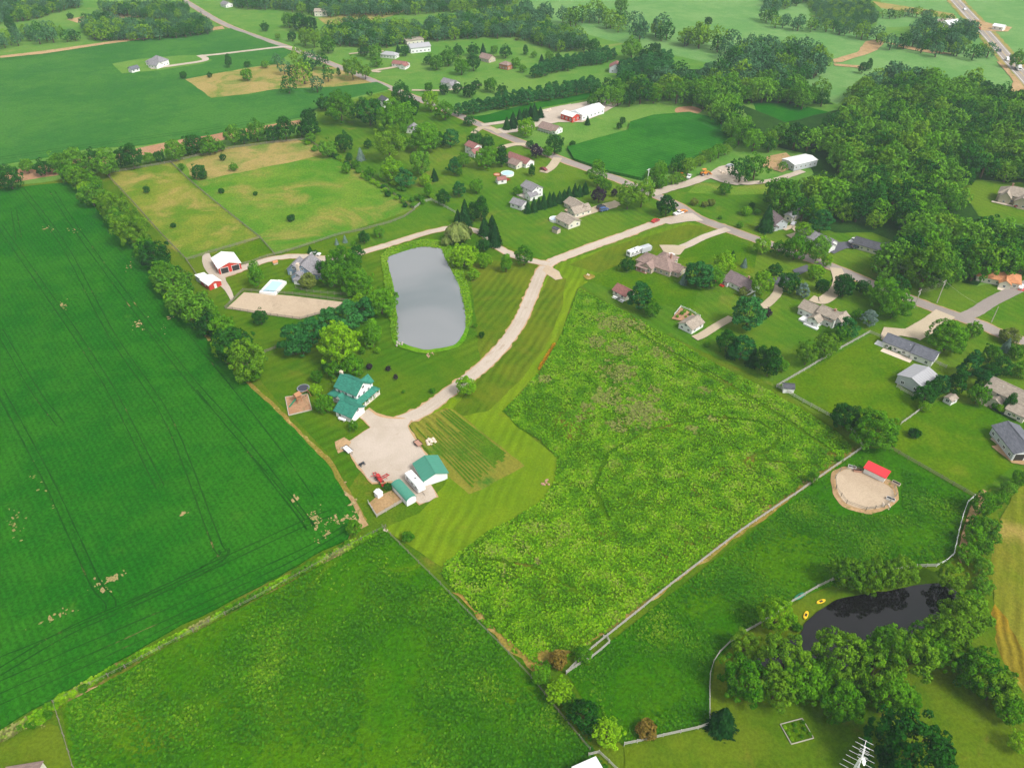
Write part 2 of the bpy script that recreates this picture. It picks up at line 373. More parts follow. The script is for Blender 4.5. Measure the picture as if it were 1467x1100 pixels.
# distant land
sheet('crop_field', [(700,-110),(2300,-110),(2300,150),(1467,150),(1440,132),(1300,112),(1240,115),(1200,150),(1130,118),(1040,96),(880,60),(760,28)], 'soybean_hazed', amp=1.0)
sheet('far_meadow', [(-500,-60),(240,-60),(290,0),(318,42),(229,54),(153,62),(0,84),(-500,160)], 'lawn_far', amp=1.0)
sheet('far_scrub', [(1150,-40),(1262,-40),(1262,25),(1250,44),(1200,38),(1160,24)], 'scrub_green', amp=1.5)
sheet('far_meadow', [(1265,40),(1310,38),(1330,50),(1310,58),(1262,52)], 'lawn_far')
sheet('far_meadow', [(1250,2),(1366,20),(1372,28),(1300,18),(1262,12)], 'dry_grass')
sheet('far_meadow', [(455,26),(520,18),(600,8),(560,24),(520,32),(468,36)], 'dry_grass')
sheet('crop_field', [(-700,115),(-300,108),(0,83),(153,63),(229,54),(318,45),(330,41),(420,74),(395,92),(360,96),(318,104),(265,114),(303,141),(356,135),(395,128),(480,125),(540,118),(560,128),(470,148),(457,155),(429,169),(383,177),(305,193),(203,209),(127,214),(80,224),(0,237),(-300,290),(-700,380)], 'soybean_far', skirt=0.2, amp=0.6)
sheet('hay_meadow', [(265,114),(303,141),(356,135),(395,128),(480,125),(540,118),(520,106),(500,98),(455,96),(400,92),(360,97),(318,104)], 'dry_grass', amp=0.8)
sheet('house_lawn', [(161,92),(175,106),(230,101),(290,92),(305,87),(285,80),(262,80),(200,85)], 'lawn_far', z=0.26)
sheet('soil_strip', [(-60,268),(0,252),(25,243),(75,235),(150,222),(200,212),(260,200),(350,185),(430,172),(432,178),(355,194),(260,213),(200,223),(80,252),(0,264),(-60,280)], 'red_soil', amp=0.5)
sheet('far_dirt_bank', [(95,28),(130,22),(190,18),(200,24),(150,30),(110,33)], 'bare_soil', amp=1)
sheet('crop_strip', [(660,170),(700,164),(760,148),(830,136),(880,122),(920,112),(930,118),(886,132),(840,143),(780,154),(738,168),(700,180)], 'soybean_rows')
sheet('ball_field_lawn', [(720,190),(790,160),(860,142),(900,138),(990,138),(1030,160),(1060,200),(1045,215),(918,262),(830,240),(760,206)], 'lawn_far')
sheet('corn_field', [(812,214),(898,190),(903,178),(936,168),(987,164),(1025,173),(1048,201),(1025,213),(985,232),(918,259),(873,249),(822,231)], 'corn_patch', skirt=1.6, amp=0.4)
sheet('crop_field', [(1078,143),(1110,142),(1150,152),(1192,162),(1160,180),(1120,180),(1085,168)], 'soybean_rows')
sheet('infield_dirt', [(967,158),(972,154),(990,152.5),(1002,156),(1005,160),(996,164),(980,164.5),(969,161.5)], 'red_soil', smooth=3, amp=0.1)
# village lawns
sheet('village_lawn', [(455,155),(560,130),(640,162),(720,196),(800,230),(905,270),(1000,316),(1090,348),(1200,388),(1300,430),(1380,460),(1440,482),(1560,520),(1560,700),(1390,705),(1232,640),(1112,556),(1050,524),(935,470),(835,412),(745,372),(690,345),(640,300),(595,295),(520,245),(450,205)], 'lawn_house', amp=0.3)
sheet('village_lawn', [(905,270),(1000,262),(1110,258),(1140,300),(1210,330),(1300,330),(1270,360),(1400,410),(1560,380),(1560,520),(1440,480),(1300,428),(1200,384),(1090,344),(1000,312)], 'lawn_house', amp=0.3)
sheet('dry_lawn', [(1000,262),(1060,268),(1117,258),(1110,278),(1040,280),(985,276)], 'paddock_mixed')
sheet('crop_field', [(-260,310),(0,272),(60,266),(100,262),(125,277),(150,302),(190,347),(230,402),(275,462),(320,517),(365,562),(420,612),(470,667),(492,706),(515,742),(498,772),(430,808),(300,878),(150,956),(0,1046),(-260,1190)], 'soybean_rows', skirt=0.45, amp=0.5)
sheet('grass_verge', [(60,266),(100,260),(130,275),(160,305),(240,405),(320,512),(400,585),(480,665),(500,705),(528,745),(500,772),(480,690),(400,605),(300,500),(200,370),(120,280)], 'straw', amp=0.6)
sheet('grass_verge', [(-20,1062),(0,1050),(150,960),(300,884),(430,814),(500,778),(548,756),(552,762),(430,826),(300,895),(150,975),(0,1066)], 'verge_grass', amp=0.6)
sheet('bare_patch', [(96,1002),(118,990),(142,982),(140,992),(118,1002),(102,1008)], 'bare_soil', amp=0.3)
sheet('bare_patch', [(462,806),(490,792),(522,778),(524,782),(498,798),(470,812)], 'bare_soil', amp=0.3)
sheet('bare_patch', [(486,700),(505,712),(522,740),(528,752),(516,758),(508,742),(494,722)], 'bare_soil', amp=0.4)
sheet('pasture', [(552,760),(88,1010),(104,1100),(120,1200),(960,1200),(862,1100),(765,975),(700,902),(640,842)], 'pasture_near', amp=0.2)
sheet('yard_lawn', [(-40,1082),(0,1066),(72,1036),(84,1040),(105,1100),(120,1200),(-60,1200)], 'lawn_south', amp=0.2)
sheet('paddock', [(152,250),(245,233),(272,258),(373,341),(330,357),(267,374),(240,350)], 'paddock_dry', amp=0.2)
sheet('paddock', [(245,233),(330,213),(440,200),(470,222),(520,250),(594,300),(480,339),(394,365),(373,342),(310,290)], 'paddock_mixed', amp=0.2)
sheet('dry_meadow', [(262,228),(330,212),(425,200),(440,206),(464,222),(390,238),(285,260),(272,250)], 'dry_grass', amp=0.8)
sheet('paddock', [(373,343),(394,365),(350,376),(334,366),(330,358)], 'paddock_green', amp=0.2)
sheet('pond_lawn', [(394,367),(480,340),(594,302),(616,290),(652,306),(700,342),(785,376),(768,408),(745,458),(700,518),(640,564),(585,600),(520,592),(540,640),(500,700),(470,650),(400,578),(340,505),(300,440),(330,400)], 'lawn_cross', amp=0.2)
sheet('pond_lawn', [(672,380),(700,372),(745,378),(785,380),(768,408),(745,460),(722,492),(690,522),(684,480),(678,430)], 'lawn_stripe', amp=0.5)
sheet('tractor_lawn', [(594,302),(616,289),(652,306),(690,335),(640,326),(600,336),(520,358),(480,350),(520,332)], 'lawn_house', amp=0.3)
sheet('drive_lawn', [(985,318),(940,330),(860,358),(800,378),(780,400),(760,440),(745,468),(700,528),(640,574),(592,604),(610,640),(640,690),(600,735),(550,758),(632,812),(700,762),(780,716),(797,690),(798,656),(744,613),(720,589),(772,533),(799,493),(826,414),(850,400),(900,370),(1020,330)], 'lawn_strip', amp=0.3)
sheet('drive_lawn', [(790,392),(812,400),(805,440),(780,500),(745,545),(700,590),(640,600),(690,530),(740,480),(765,430)], 'lawn_stripe', amp=0.5)
sheet('garden_plot', [(587,608),(640,584),(652,588),(740,658),(752,668),(690,702),(672,708),(640,680),(612,645),(596,626)], 'lawn_garden', amp=0.4)
sheet('drive_lawn', [(985,322),(1028,326),(960,352),(900,385),(860,392),(815,380),(870,356)], 'lawn_stripe', amp=0.4)
for i in range(15):                                             # drilled rows that show darker than the stubble between them
    t = (i + .5)/15; a = (590 + 54*t, 610 - 24*t); b = (676 + 54*t, 700 - 46*t); f0 = (0.05, .2, .35, .1)[i % 4] if i < 11 else 0.0; f1 = 1.0 - (i % 3)*.03
    ribbon('sown_row', [(a[0] + (b[0]-a[0])*f0, a[1] + (b[1]-a[1])*f0), (a[0] + (b[0]-a[0])*f1, a[1] + (b[1]-a[1])*f1)], (0.35, 0.6) if i < 10 else (0.5, 1.3), 'crop_rows_green', amp=0.12, z=0.27, k=0)
sheet('house_lawn', [(1040,334),(1088,346),(1080,390),(1000,420),(990,450),(900,420),(835,402),(905,372),(960,358)], 'paddock_green', amp=0.3)
sheet('weedy_meadow', [(830,414),(799,493),(772,533),(750,561),(720,589),(744,613),(775,631),(798,656),(795,690),(780,715),(740,742),(700,762),(640,805),(632,822),(655,852),(700,902),(760,962),(800,950),(850,922),(880,900),(960,838),(1060,763),(1160,690),(1224,645),(1205,625),(1150,588),(1100,560),(1020,520),(950,478),(890,445),(850,425)], 'meadow_floor', amp=0.6)
sheet('straw_edge', [(648,846),(660,850),(712,905),(750,935),(800,930),(822,934),(796,952),(762,966),(700,902)], 'straw', amp=1.2)
sheet('straw_edge', [(822,934),(870,896),(960,828),(1060,752),(1160,680),(1200,655),(1222,640),(1228,648),(1160,697),(1060,770),(960,845),(872,908)], 'straw', amp=0.9)
sheet('pasture', [(1238,642),(1274,643),(1331,676),(1396,713),(1379,745),(1366,796),(1341,812),(1312,813),(1223,828),(1153,853),(1067,907),(1022,949),(1016,984),(1016,1039),(894,1068),(866,1050),(812,965),(824,955),(873,920),(1000,820),(1150,702)], 'pasture_right', amp=0.1)
sheet('paddock', [(1250,479),(1268,490),(1330,520),(1320,588),(1290,610),(1236,640),(1193,601),(1112,556)], 'paddock_green', amp=0.1)
sheet('paddock', [(1320,588),(1345,575),(1400,580),(1467,600),(1560,640),(1560,640),(1467,655),(1396,712),(1331,675),(1274,642),(1290,610)], 'paddock_green', amp=0.2)
sheet('pond_bank', [(1312,815),(1341,814),(1372,800),(1385,760),(1400,716),(1420,700),(1440,780),(1420,850),(1440,950),(1467,990),(1600,1080),(1600,1250),(900,1250),(894,1072),(1016,1042),(1018,984),(1024,949),(1067,910),(1153,855),(1223,830)], 'lawn_south', amp=0.2)
sheet('hay_field', [(1560,640),(1467,690),(1432,745),(1420,800),(1422,860),(1440,950),(1470,1000),(1640,1090),(1700,700)], 'hay_stubble', amp=0.4)
sheet('hay_field', [(1421,868),(1432,876),(1452,900),(1480,958),(1490,1004),(1456,975),(1436,940),(1426,905)], 'golden_stubble', amp=1.6)
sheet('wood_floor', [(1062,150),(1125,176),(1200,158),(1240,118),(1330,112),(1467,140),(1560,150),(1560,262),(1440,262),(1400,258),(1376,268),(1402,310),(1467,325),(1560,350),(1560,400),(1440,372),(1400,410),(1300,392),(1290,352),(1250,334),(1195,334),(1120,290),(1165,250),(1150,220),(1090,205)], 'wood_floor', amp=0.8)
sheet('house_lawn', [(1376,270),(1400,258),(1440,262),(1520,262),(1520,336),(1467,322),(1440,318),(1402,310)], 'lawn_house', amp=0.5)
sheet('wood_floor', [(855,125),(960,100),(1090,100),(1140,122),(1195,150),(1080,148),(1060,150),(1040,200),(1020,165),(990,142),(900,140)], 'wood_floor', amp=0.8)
# tracks in the soybean rows: thin lines of open soil
def tracks(lines, width=0.36, gap=2.2, z=0.66, mat='bare_soil'):
    for ln in lines:
        for s in (-1, 1): ribbon('wheel_track', ln, width, mat, amp=0.12, z=z, off=s*gap/2, kind='structure')
gm('track_soil', S(22, 74, 14), S(36, 84, 20), patch=S(150, 124, 84), patch_cut=(0.60, 0.72), patch_scale=0.08, fine=0.4, seed=40)
tracks([[(0,560),(65,680),(100,755),(137,835),(158,862),(160,874)], [(30,240+30),(90,350),(160,480),(240,600),(309,775),(322,790),(318,800),(290,820)], [(75,275),(110,330),(180,425),(260,530),(340,622),(437,746),(440,752)],
        [(0,325),(60,410),(112,485),(165,570),(230,700)], [(0,965),(100,906),(200,862),(300,815),(440,750),(480,735)],[(0,475),(50,560),(88,610)], [(20,300),(28,345)]], mat='track_soil')
tracks([[(0,85+2),(100,74)],[(0,228),(150,206),(300,186),(370,174)]], mat='track_soil', width=0.5, z=0.27, gap=4)
def blotches(u, v, wu, wv, n, mat='thin_crop', ang=0.0, smax=1.2, z=0.63, seed=1, name='bare_patch'):
    """a thin spot in the crop: many ragged little openings that show the soil"""
    r = random.Random(seed + int(u)); m = MB()
    for k in range(n):
        a, b = r.gauss(0, .42), r.gauss(0, .42); uu = u + a*wu*math.cos(ang) - b*wv*math.sin(ang); vv = v + a*wu*math.sin(ang) + b*wv*math.cos(ang)
        x, y = P(uu, vv); s_ = smax*r.uniform(.25, 1.0)*max(.3, 1 - abs(a) - abs(b)); q = 9; ax = r.uniform(.6, 1.7); e = ROW + r.uniform(-.4, .4)
        vs = []
        for i in range(q):
            t = 2*math.pi*i/q; rr = s_*r.uniform(.55, 1.25); px, py = math.cos(t)*rr*ax, math.sin(t)*rr/ax; vs.append((x + px*math.cos(e) - py*math.sin(e), y + px*math.sin(e) + py*math.cos(e), z + k*0.0006))
        m.add(vs, [tuple(range(q))])
    o = m.build(name, MAT[mat]); o['kind'] = 'structure'
for a in ((22,754,18,22,22,0),(160,832,40,5,22,-.42),(264,738,10,6,7,0),(424,718,10,16,12,.6),(452,744,18,12,16,0),(484,746,20,8,16,.1),(80,886,8,40,14,1.2),(456,762,8,26,14,.1),(468,764,8,24,12,.1),(198,466,14,16,12,.7),(90,438,16,8,10,0),
          (70,330,26,8,12,0),(108,332,14,7,12,0),(186,382,8,12,9,.5),(206,470,10,10,5,0),(240,458,20,22,12,.6),(504,724,12,34,18,-.5),(500,745,16,10,10,0),(55,1034,26,12,14,-.4),(60,700,10,60,12,-.5),(150,850,10,30,8,-.5)):
    blotches(*a[:5], ang=a[5])
for ln in ([(0,996),(150,930),(300,862),(420,805),(500,760)], [(0,1012),(150,944),(300,872),(430,812)], [(0,978),(120,925),(300,848),(440,785),(505,748)], [(0,944),(160,878),(320,806)], [(262,470),(335,560),(405,650),(450,715)], [(282,560),(340,630),(400,700),(437,746)]):
    ribbon('planter_gap', ln, 0.32, 'track_soil', amp=0.12, z=0.64)

# ------------------------------------------------------------------ roads, drives and yards
ROAD = [(200,-40),(275,8),(330,39),(426,73),(482,95),(558,126),(648,162),(685,178),(716,192),(755,208),(799,227),(870,252),(905,266),(967,293),(1000,313),(1043,329),(1087,345),(1140,364),(1197,385),(1253,409),(1309,431),(1346,445),(1375,455),(1409,467),(1435,479),(1500,500),(1600,536)]
ribbon('road_shoulder', ROAD, 7.0, 'gravel_rim', amp=0.25)
ribbon('road', ROAD, 5.8, 'asphalt', amp=0.0)
ribbon('side_road', [(1378,456),(1400,446),(1418,434),(1458,414),(1520,385)], 5.2, 'asphalt', amp=0.1)
HWY = [(1340,-34),(1368,0),(1410,45),(1449,90),(1467,110),(1500,146),(1600,250)]
ribbon('highway_verge', HWY, 17.0, 'dry_grass', amp=0.8)
ribbon('highway', HWY, 10.5, 'asphalt', amp=0.0)
white_paint = plain_mat('road_paint', (0.72, 0.72, 0.68, 1)); yellow_paint = plain_mat('yellow_road_paint', (0.6, 0.42, 0.06, 1))
for of in (-3.9, 3.9): ribbon('lane_marking', HWY, 0.28, white_paint, amp=0, off=of)
ribbon('lane_marking', HWY, 0.3, yellow_paint, amp=0)
DRIVE = [(998,312),(960,315),(930,324),(890,339),(850,353),(815,366),(790,376),(776,390),(768,408),(758,432),(744,462),(725,490),(700,518),(670,543),(640,565),(612,586),(590,597),(566,606)]
ribbon('gravel_verge', DRIVE, 5.7, 'gravel_rim', amp=0.5)
ribbon('gravel_drive', DRIVE, 4.8, 'gravel', amp=0.12)
gm('gravel_rut', S(190, 176, 161), S(200, 187, 173), fine=0.2, fscale=3.0, seed=44)
for of in (-.85, .85): ribbon('wheel_rut', DRIVE, 0.55, 'gravel_rut', amp=0.12, off=of)
sheet('gravel_drive', [(945,319),(970,308),(992,306),(1008,317),(985,318),(960,322)], 'gravel', amp=0.15)
D2 = [(785,379),(745,370),(712,354),(692,336),(668,328),(640,328),(605,336),(560,350),(520,362),(500,368),(478,372),(455,370),(430,368),(405,369),(380,374),(355,383),(330,392),(312,398)]
ribbon('gravel_verge', D2, 4.6, 'gravel_rim', amp=0.4); ribbon('gravel_drive', D2, 3.7, 'gravel', amp=0.2)
sheet('gravel_drive', [(455,368),(480,366),(500,366),(492,374),(468,378),(448,376)], 'gravel')
sheet('gravel_yard', [(290,368),(300,364),(314,386),(354,378),(358,382),(322,396),(330,412),(336,426),(330,432),(322,416),(302,396),(292,384)], 'gravel', smooth=2, amp=0.4)
sheet('gravel_yard', [(784,380),(800,390),(806,400),(796,402),(784,394),(778,388)], 'sand', amp=0.3)
sheet('yard_rim', [(512,598),(530,613),(495,635),(503,658),(518,676),(533,695),(560,692),(590,716),(602,726),(630,712),(616,690),(612,652),(600,634),(586,611),(592,603),(574,599),(553,597),(540,592),(528,584)], 'gravel_rim', amp=0.5)
sheet('gravel_yard', [(513,597),(531,613),(497,635),(505,656),(520,674),(534,692),(562,689),(580,705),(602,723),(626,712),(615,690),(609,652),(597,635),(584,611),(590,602),(573,601),(553,600),(538,595),(527,587)], 'gravel', smooth=2, amp=0.3)
sheet('dog_run_soil', [(528,722),(540,712),(562,703),(579,718),(540,741)], 'bare_soil', amp=0.1)
sheet('bare_patch', [(480,634),(492,628),(502,634),(498,644),(486,650)], 'bare_soil', amp=0.5)
sheet('sand_arena', [(324,443),(350,419.5),(420,425),(495,434),(484,443),(430,458),(375,450)], 'sand', amp=0.1)
sheet('dry_lot_rim', [(1191,690),(1193,676),(1206,670),(1222,670),(1246,678),(1264,684),(1284,696),(1287,716),(1270,732),(1240,736),(1212,728),(1196,712)], 'bare_soil', smooth=4, amp=0.6)
sheet('dry_lot', [(1197,690),(1199,679),(1210,674),(1226,674),(1246,682),(1262,690),(1278,702),(1280,716),(1264,728),(1240,730),(1216,723),(1203,710)], 'sand', smooth=4, amp=0.3)
sheet('dirt_lane', [(1408,702),(1396,716),(1386,738),(1378,768),(1372,800),(1377,808),(1384,790),(1390,760),(1400,734),(1414,706)], 'bare_soil', amp=0.3)
sheet('farm_lane', [(0,81),(60,74),(153,61),(229,50),(280,44),(318,38),(322,42),(280,48),(229,54),(153,64),(60,78),(0,84)], 'bare_soil', amp=0.4)
sheet('farm_lane', [(1193,86),(1228,76),(1240,60),(1256,57),(1268,61),(1256,72),(1238,80),(1214,87),(1196,91)], 'bare_soil', amp=0.8)
sheet('farm_lane', [(1265,61),(1290,64),(1317,70),(1340,74),(1368,78),(1340,78),(1300,71)], 'bare_soil', amp=0.6)
sheet('farm_lane', [(1194,92),(1236,95),(1240,99),(1196,95)], 'bare_soil', amp=0.4)
sheet('bare_patch', [(1396,28),(1424,36),(1450,40),(1444,46),(1424,46),(1404,44)], 'bare_soil', amp=0.5)
sheet('bare_patch', [(1428,88),(1446,100),(1467,126),(1467,138),(1446,134),(1452,118)], 'bare_soil', amp=0.6)
sheet('barn_yard', [(712,186),(740,180),(771,168),(777,158),(820,150),(847,145),(883,143),(890,149),(862,164),(835,176),(800,176),(771,182),(740,190),(722,192)], 'gravel', amp=0.3)
ribbon('lane', [(690,180),(720,176),(750,170),(778,160),(820,151)], 4.5, 'gravel', amp=0.2)
def drive(pts, wd, mat='concrete'): ribbon('house_drive', pts, wd, mat, amp=0.08)
drive([(426,72),(408,68),(360,73),(318,78),(288,81)], 4.5, 'gravel'); drive([(286,80),(294,87),(260,93),(216,99)], 5.0, 'gravel')
drive([(545,104),(535,102),(560,98),(575,95)], 4, 'concrete'); drive([(500,78),(520,76),(550,74)], 3); drive([(590,130),(640,130),(690,122)], 3)
drive([(716,192),(706,186),(690,184),(678,192)], 4); drive([(755,208),(735,208),(715,214)], 4.5); drive([(799,227),(790,240),(778,248)], 5)
drive([(885,292),(868,296),(850,302),(822,312)], 5.5); sheet('house_drive', [(858,300),(880,288),(888,292),(884,298),(862,304)], 'concrete', amp=0.1)
drive([(1043,329),(1010,340),(985,352),(968,358)], 4.0, 'gravel'); sheet('house_drive', [(944,352),(966,352),(984,354),(974,366),(954,366)], 'concrete', amp=0.3)
drive([(1197,385),(1202,400),(1200,412),(1190,424),(1176,432),(1162,428)], 5.0); drive([(1116,408),(1114,420),(1104,432),(1092,442)], 3.6)
sheet('house_drive', [(1135,388),(1156,380),(1160,388),(1142,396)], 'dark_asphalt', amp=0.1); drive([(1140,396),(1120,402),(1106,406)], 5, 'dark_asphalt')
drive([(1186,361),(1205,353),(1226,352)], 6.0, 'dark_asphalt')
drive([(1354,450),(1338,462),(1318,474),(1304,482)], 7.5); sheet('house_drive', [(1266,470),(1290,472),(1318,474),(1312,486),(1290,482),(1262,488),(1262,480)], 'concrete', amp=0.1)
drive([(1048,456),(1030,466),(1008,480),(995,486)], 3.4); drive([(1122,330),(1135,326),(1144,334)], 3); sheet('house_drive', [(1126,338),(1140,334),(1150,342),(1138,346)], 'concrete')
sheet('house_drive', [(1445,286),(1460,292),(1500,300),(1500,308),(1456,300)], 'concrete'); sheet('house_drive', [(1420,562),(1434,572),(1424,590),(1416,584)], 'concrete')
sheet('garden_bed', [(1418,586),(1440,578),(1500,596),(1500,604),(1450,604)], 'wood_floor'); sheet('barn_apron', [(1418,630),(1440,614),(1452,618),(1430,640)], 'concrete', amp=0.1)
sheet('barn_apron', [(1419,640),(1430,638),(1467,656),(1520,670),(1520,680),(1450,664)], 'bare_soil', amp=0.5)
ribbon('gravel_lane', [(935,279),(960,271),(985,264),(1012,254),(1034,248),(1043,241)], 6, 'gravel', amp=0.3)
ribbon('gravel_lane', [(1024,252),(1060,263),(1090,262),(1117,257),(1150,246)], 4, 'gravel', amp=0.3)
sheet('gravel_yard', [(1010,252),(1030,240),(1048,236),(1054,244),(1072,262),(1056,266),(1030,262)], 'gravel', amp=0.6); sheet('gravel_yard', [(1092,240),(1100,226),(1125,220),(1150,236),(1120,248)], 'bare_soil', amp=0.6)
sheet('gravel_yard', [(1338,30),(1360,24),(1372,32),(1368,46),(1350,44)], 'gravel', amp=0.3)
sheet('playground_chips', [(409,570),(441,566),(447,588),(414,596)], 'red_soil', amp=0.05)
sheet('garden_bed', [(962,458),(975,441),(1000,456),(984,462)], 'red_soil', amp=0.4); sheet('mulch_bed', [(716,260),(726,256),(732,258),(722,263)], 'mulch', amp=0.2)
sheet('fire_pit_ring', [(836,396),(846,394),(852,398),(842,402)], 'straw', smooth=3)
# shores and water
POND = [(556,369.5),(583,360),(607,355),(633,358),(637,370),(646,387),(657,409),(664,437),(668,459),(666,475),(655,492),(640,498),(625,501),(610,502),(592,498),(579,494),(571,489),(568,473),(569,459),(566.5,431),(561,400),(556,382)]
sheet('pond_bank', [(546,368),(556,358),(583,350),(607,345),(638,348),(652,366),(666,395),(673,420),(677,450),(674,470),(662,494),(640,503),(610,507),(575,500),(563,490),(560,460),(557,431),(551,400),(547,382)], 'rank_grass', smooth=3, amp=0.5)
wt = NT('pond_water'); wt.l(wt.mix(wt.ramp(wt.noise(wt.pos(), 0.018, 3, 0.5, 0.8), 0.35, 0.65), (0.15, 0.175, 0.185, 1), (0.225, 0.235, 0.245, 1)), wt.b.inputs['Base Color']); wt.b.inputs['Roughness'].default_value = 0.07; wt.b.inputs['Specular IOR Level'].default_value = 0.8  # soft light and dark of the reflected sky put into the base colour
bp = wt.n('Bump'); bp.inputs['Strength'].default_value = 0.03; bp.inputs['Distance'].default_value = 0.3; wt.l(wt.noise(wt.pos(), 0.8, 3), bp.inputs['Height']); wt.l(bp.outputs[0], wt.b.inputs['Normal'])
LAYER[0] += 1; tag(sheet('pond_water', POND, wt.m, smooth=4, amp=0.35), kind='structure')
w2 = NT('dark_water'); w2.b.inputs['Base Color'].default_value = (0.006, 0.004, 0.005, 1); w2.b.inputs['Roughness'].default_value = 0.03; w2.b.inputs['Specular IOR Level'].default_value = 0.6
bp = w2.n('Bump'); bp.inputs['Strength'].default_value = 0.02; bp.inputs['Distance'].default_value = 0.3; w2.l(w2.noise(w2.pos(), 1.2, 3), bp.inputs['Height']); w2.l(bp.outputs[0], w2.b.inputs['Normal'])
POND2 = [(1078,944),(1095,930),(1120,925),(1146,910),(1152,896),(1165,882),(1184,868),(1204,858),(1240,852),(1277,848),(1318,838),(1350,838),(1372,850),(1372,862),(1352,878),(1330,900),(1300,930),(1240,962),(1150,966),(1090,960)]
sheet('pond_water', POND2, w2.m, smooth=4, amp=0.3)
# ------------------------------------------------------------------ trees: unit-sized crowns (width 1), shared by many trees
def ico(n=1):
    t = (1 + 5**0.5)/2
    v = [(-1,t,0),(1,t,0),(-1,-t,0),(1,-t,0),(0,-1,t),(0,1,t),(0,-1,-t),(0,1,-t),(t,0,-1),(t,0,1),(-t,0,-1),(-t,0,1)]
    f = [(0,11,5),(0,5,1),(0,1,7),(0,7,10),(0,10,11),(1,5,9),(5,11,4),(11,10,2),(10,7,6),(7,1,8),(3,9,4),(3,4,2),(3,2,6),(3,6,8),(3,8,9),(4,9,5),(2,4,11),(6,2,10),(8,6,7),(9,8,1)]
    v = [Vector(p).normalized() for p in v]
    for _ in range(n):
        c = {}; nf = []
        def mid(a, b):
            k = (min(a, b), max(a, b))
            if k not in c: v.append((v[a] + v[b]).normalized()); c[k] = len(v) - 1
            return c[k]
        for a, b, d in f:
            e, g_, h = mid(a, b), mid(b, d), mid(d, a); nf += [(a,e,h),(b,g_,e),(d,h,g_),(e,g_,h)]
        f = nf
    return np.array([tuple(p) for p in v]), np.array(f)
IV, IF = ico(1); IV0, IF0 = ico(0)
def leaf_quads(rng, pos, nrm, size, tilt=0.6, elong=1.0, droop=None):
    n = len(pos); nn = nrm + rng.normal(0, tilt, (n, 3)); nn /= np.linalg.norm(nn, axis=1)[:, None] + 1e-9
    r = rng.normal(0, 1, (n, 3)) if droop is None else droop + rng.normal(0, 0.35, (n, 3))
    a = r - (r*nn).sum(1)[:, None]*nn; a /= np.linalg.norm(a, axis=1)[:, None] + 1e-9
    b = np.cross(nn, a); s = size*rng.uniform(0.6, 1.35, n)[:, None]
    q = np.stack([pos - a*s*elong, pos - b*s*0.75 + nn*s*0.2, pos + a*s*elong, pos + b*s*0.75 - nn*s*0.15], 1)
    return q.reshape(-1, 3), np.arange(4*n).reshape(n, 4)
def assemble(parts):
    V = []; F = []; T = []; o = 0
    for v, f, t in parts:
        if f.shape[1] == 3: f = np.concatenate([f, f[:, 2:3]], 1)
        V.append(v); F.append(f + o); T.append(t); o += len(v)
    return np.concatenate(V), np.concatenate(F), np.concatenate(T)
def broad_crown(seed, H=1.05, nl=26, per=80, leaf=0.045, base=0.2, flat=1.0, lob=(0.15, 0.25), tilt=0.6, spread=0.9, elong=1.0, core=True, lowc=False, top=0.0):
    rng = np.random.default_rng(seed); parts = []; cz = (H + base*H)/2; rz = (H - base*H)/2
    i = np.arange(nl) + 0.5; ph = np.arccos(1 - 1.75*i/nl); th = math.pi*(1 + 5**0.5)*i + rng.uniform(0, 6)
    d = np.stack([np.cos(th)*np.sin(ph), np.sin(th)*np.sin(ph), np.cos(ph)], 1)
    d += rng.normal(0, 0.17, d.shape)
    rr = rng.uniform(*lob, nl); k = rng.uniform(0.82, 1.12, nl)*spread
    narrow = 1.0 - top*np.clip(d[:, 2], 0, 1)
    c = np.stack([d[:, 0]*(0.5 - rr)*k*narrow*1.1, d[:, 1]*(0.5 - rr)*k*narrow*1.1, cz + d[:, 2]*(rz - rr*flat*0.7)*k], 1)
    cv, cf = (IV0, IF0) if lowc else (IV, IF)
    if core:
        parts.append((cv*np.array([0.33, 0.33, rz*0.74]) + np.array([0, 0, cz]), cf, np.full(len(cv), 0.3)))
    for j in range(nl):
        t = rng.uniform(0.15, 0.85)
        if core: parts.append((cv*rr[j]*np.array([0.74, 0.74, 0.74*flat])*rng.uniform(0.85, 1.1, (len(cv), 1)) + c[j], cf, np.full(len(cv), t)))
        u = rng.normal(0, 1, (int(per*1.6), 3)); u /= np.linalg.norm(u, axis=1)[:, None]
        out = c[j] - np.array([0, 0, cz]); out /= np.linalg.norm(out) + 1e-9
        u = u[(u@out) > -0.25][:per]
        p = c[j] + u*rr[j]*np.array([1, 1, flat])*rng.uniform(0.80, 1.14, (len(u), 1))
        v, f = leaf_quads(rng, p, u + np.array([0, 0, 0.35]), leaf, tilt, elong)
        parts.append((v, f, np.repeat(np.clip(t + rng.normal(0, 0.16, len(u)), 0, 1), 4)))
    return assemble(parts)
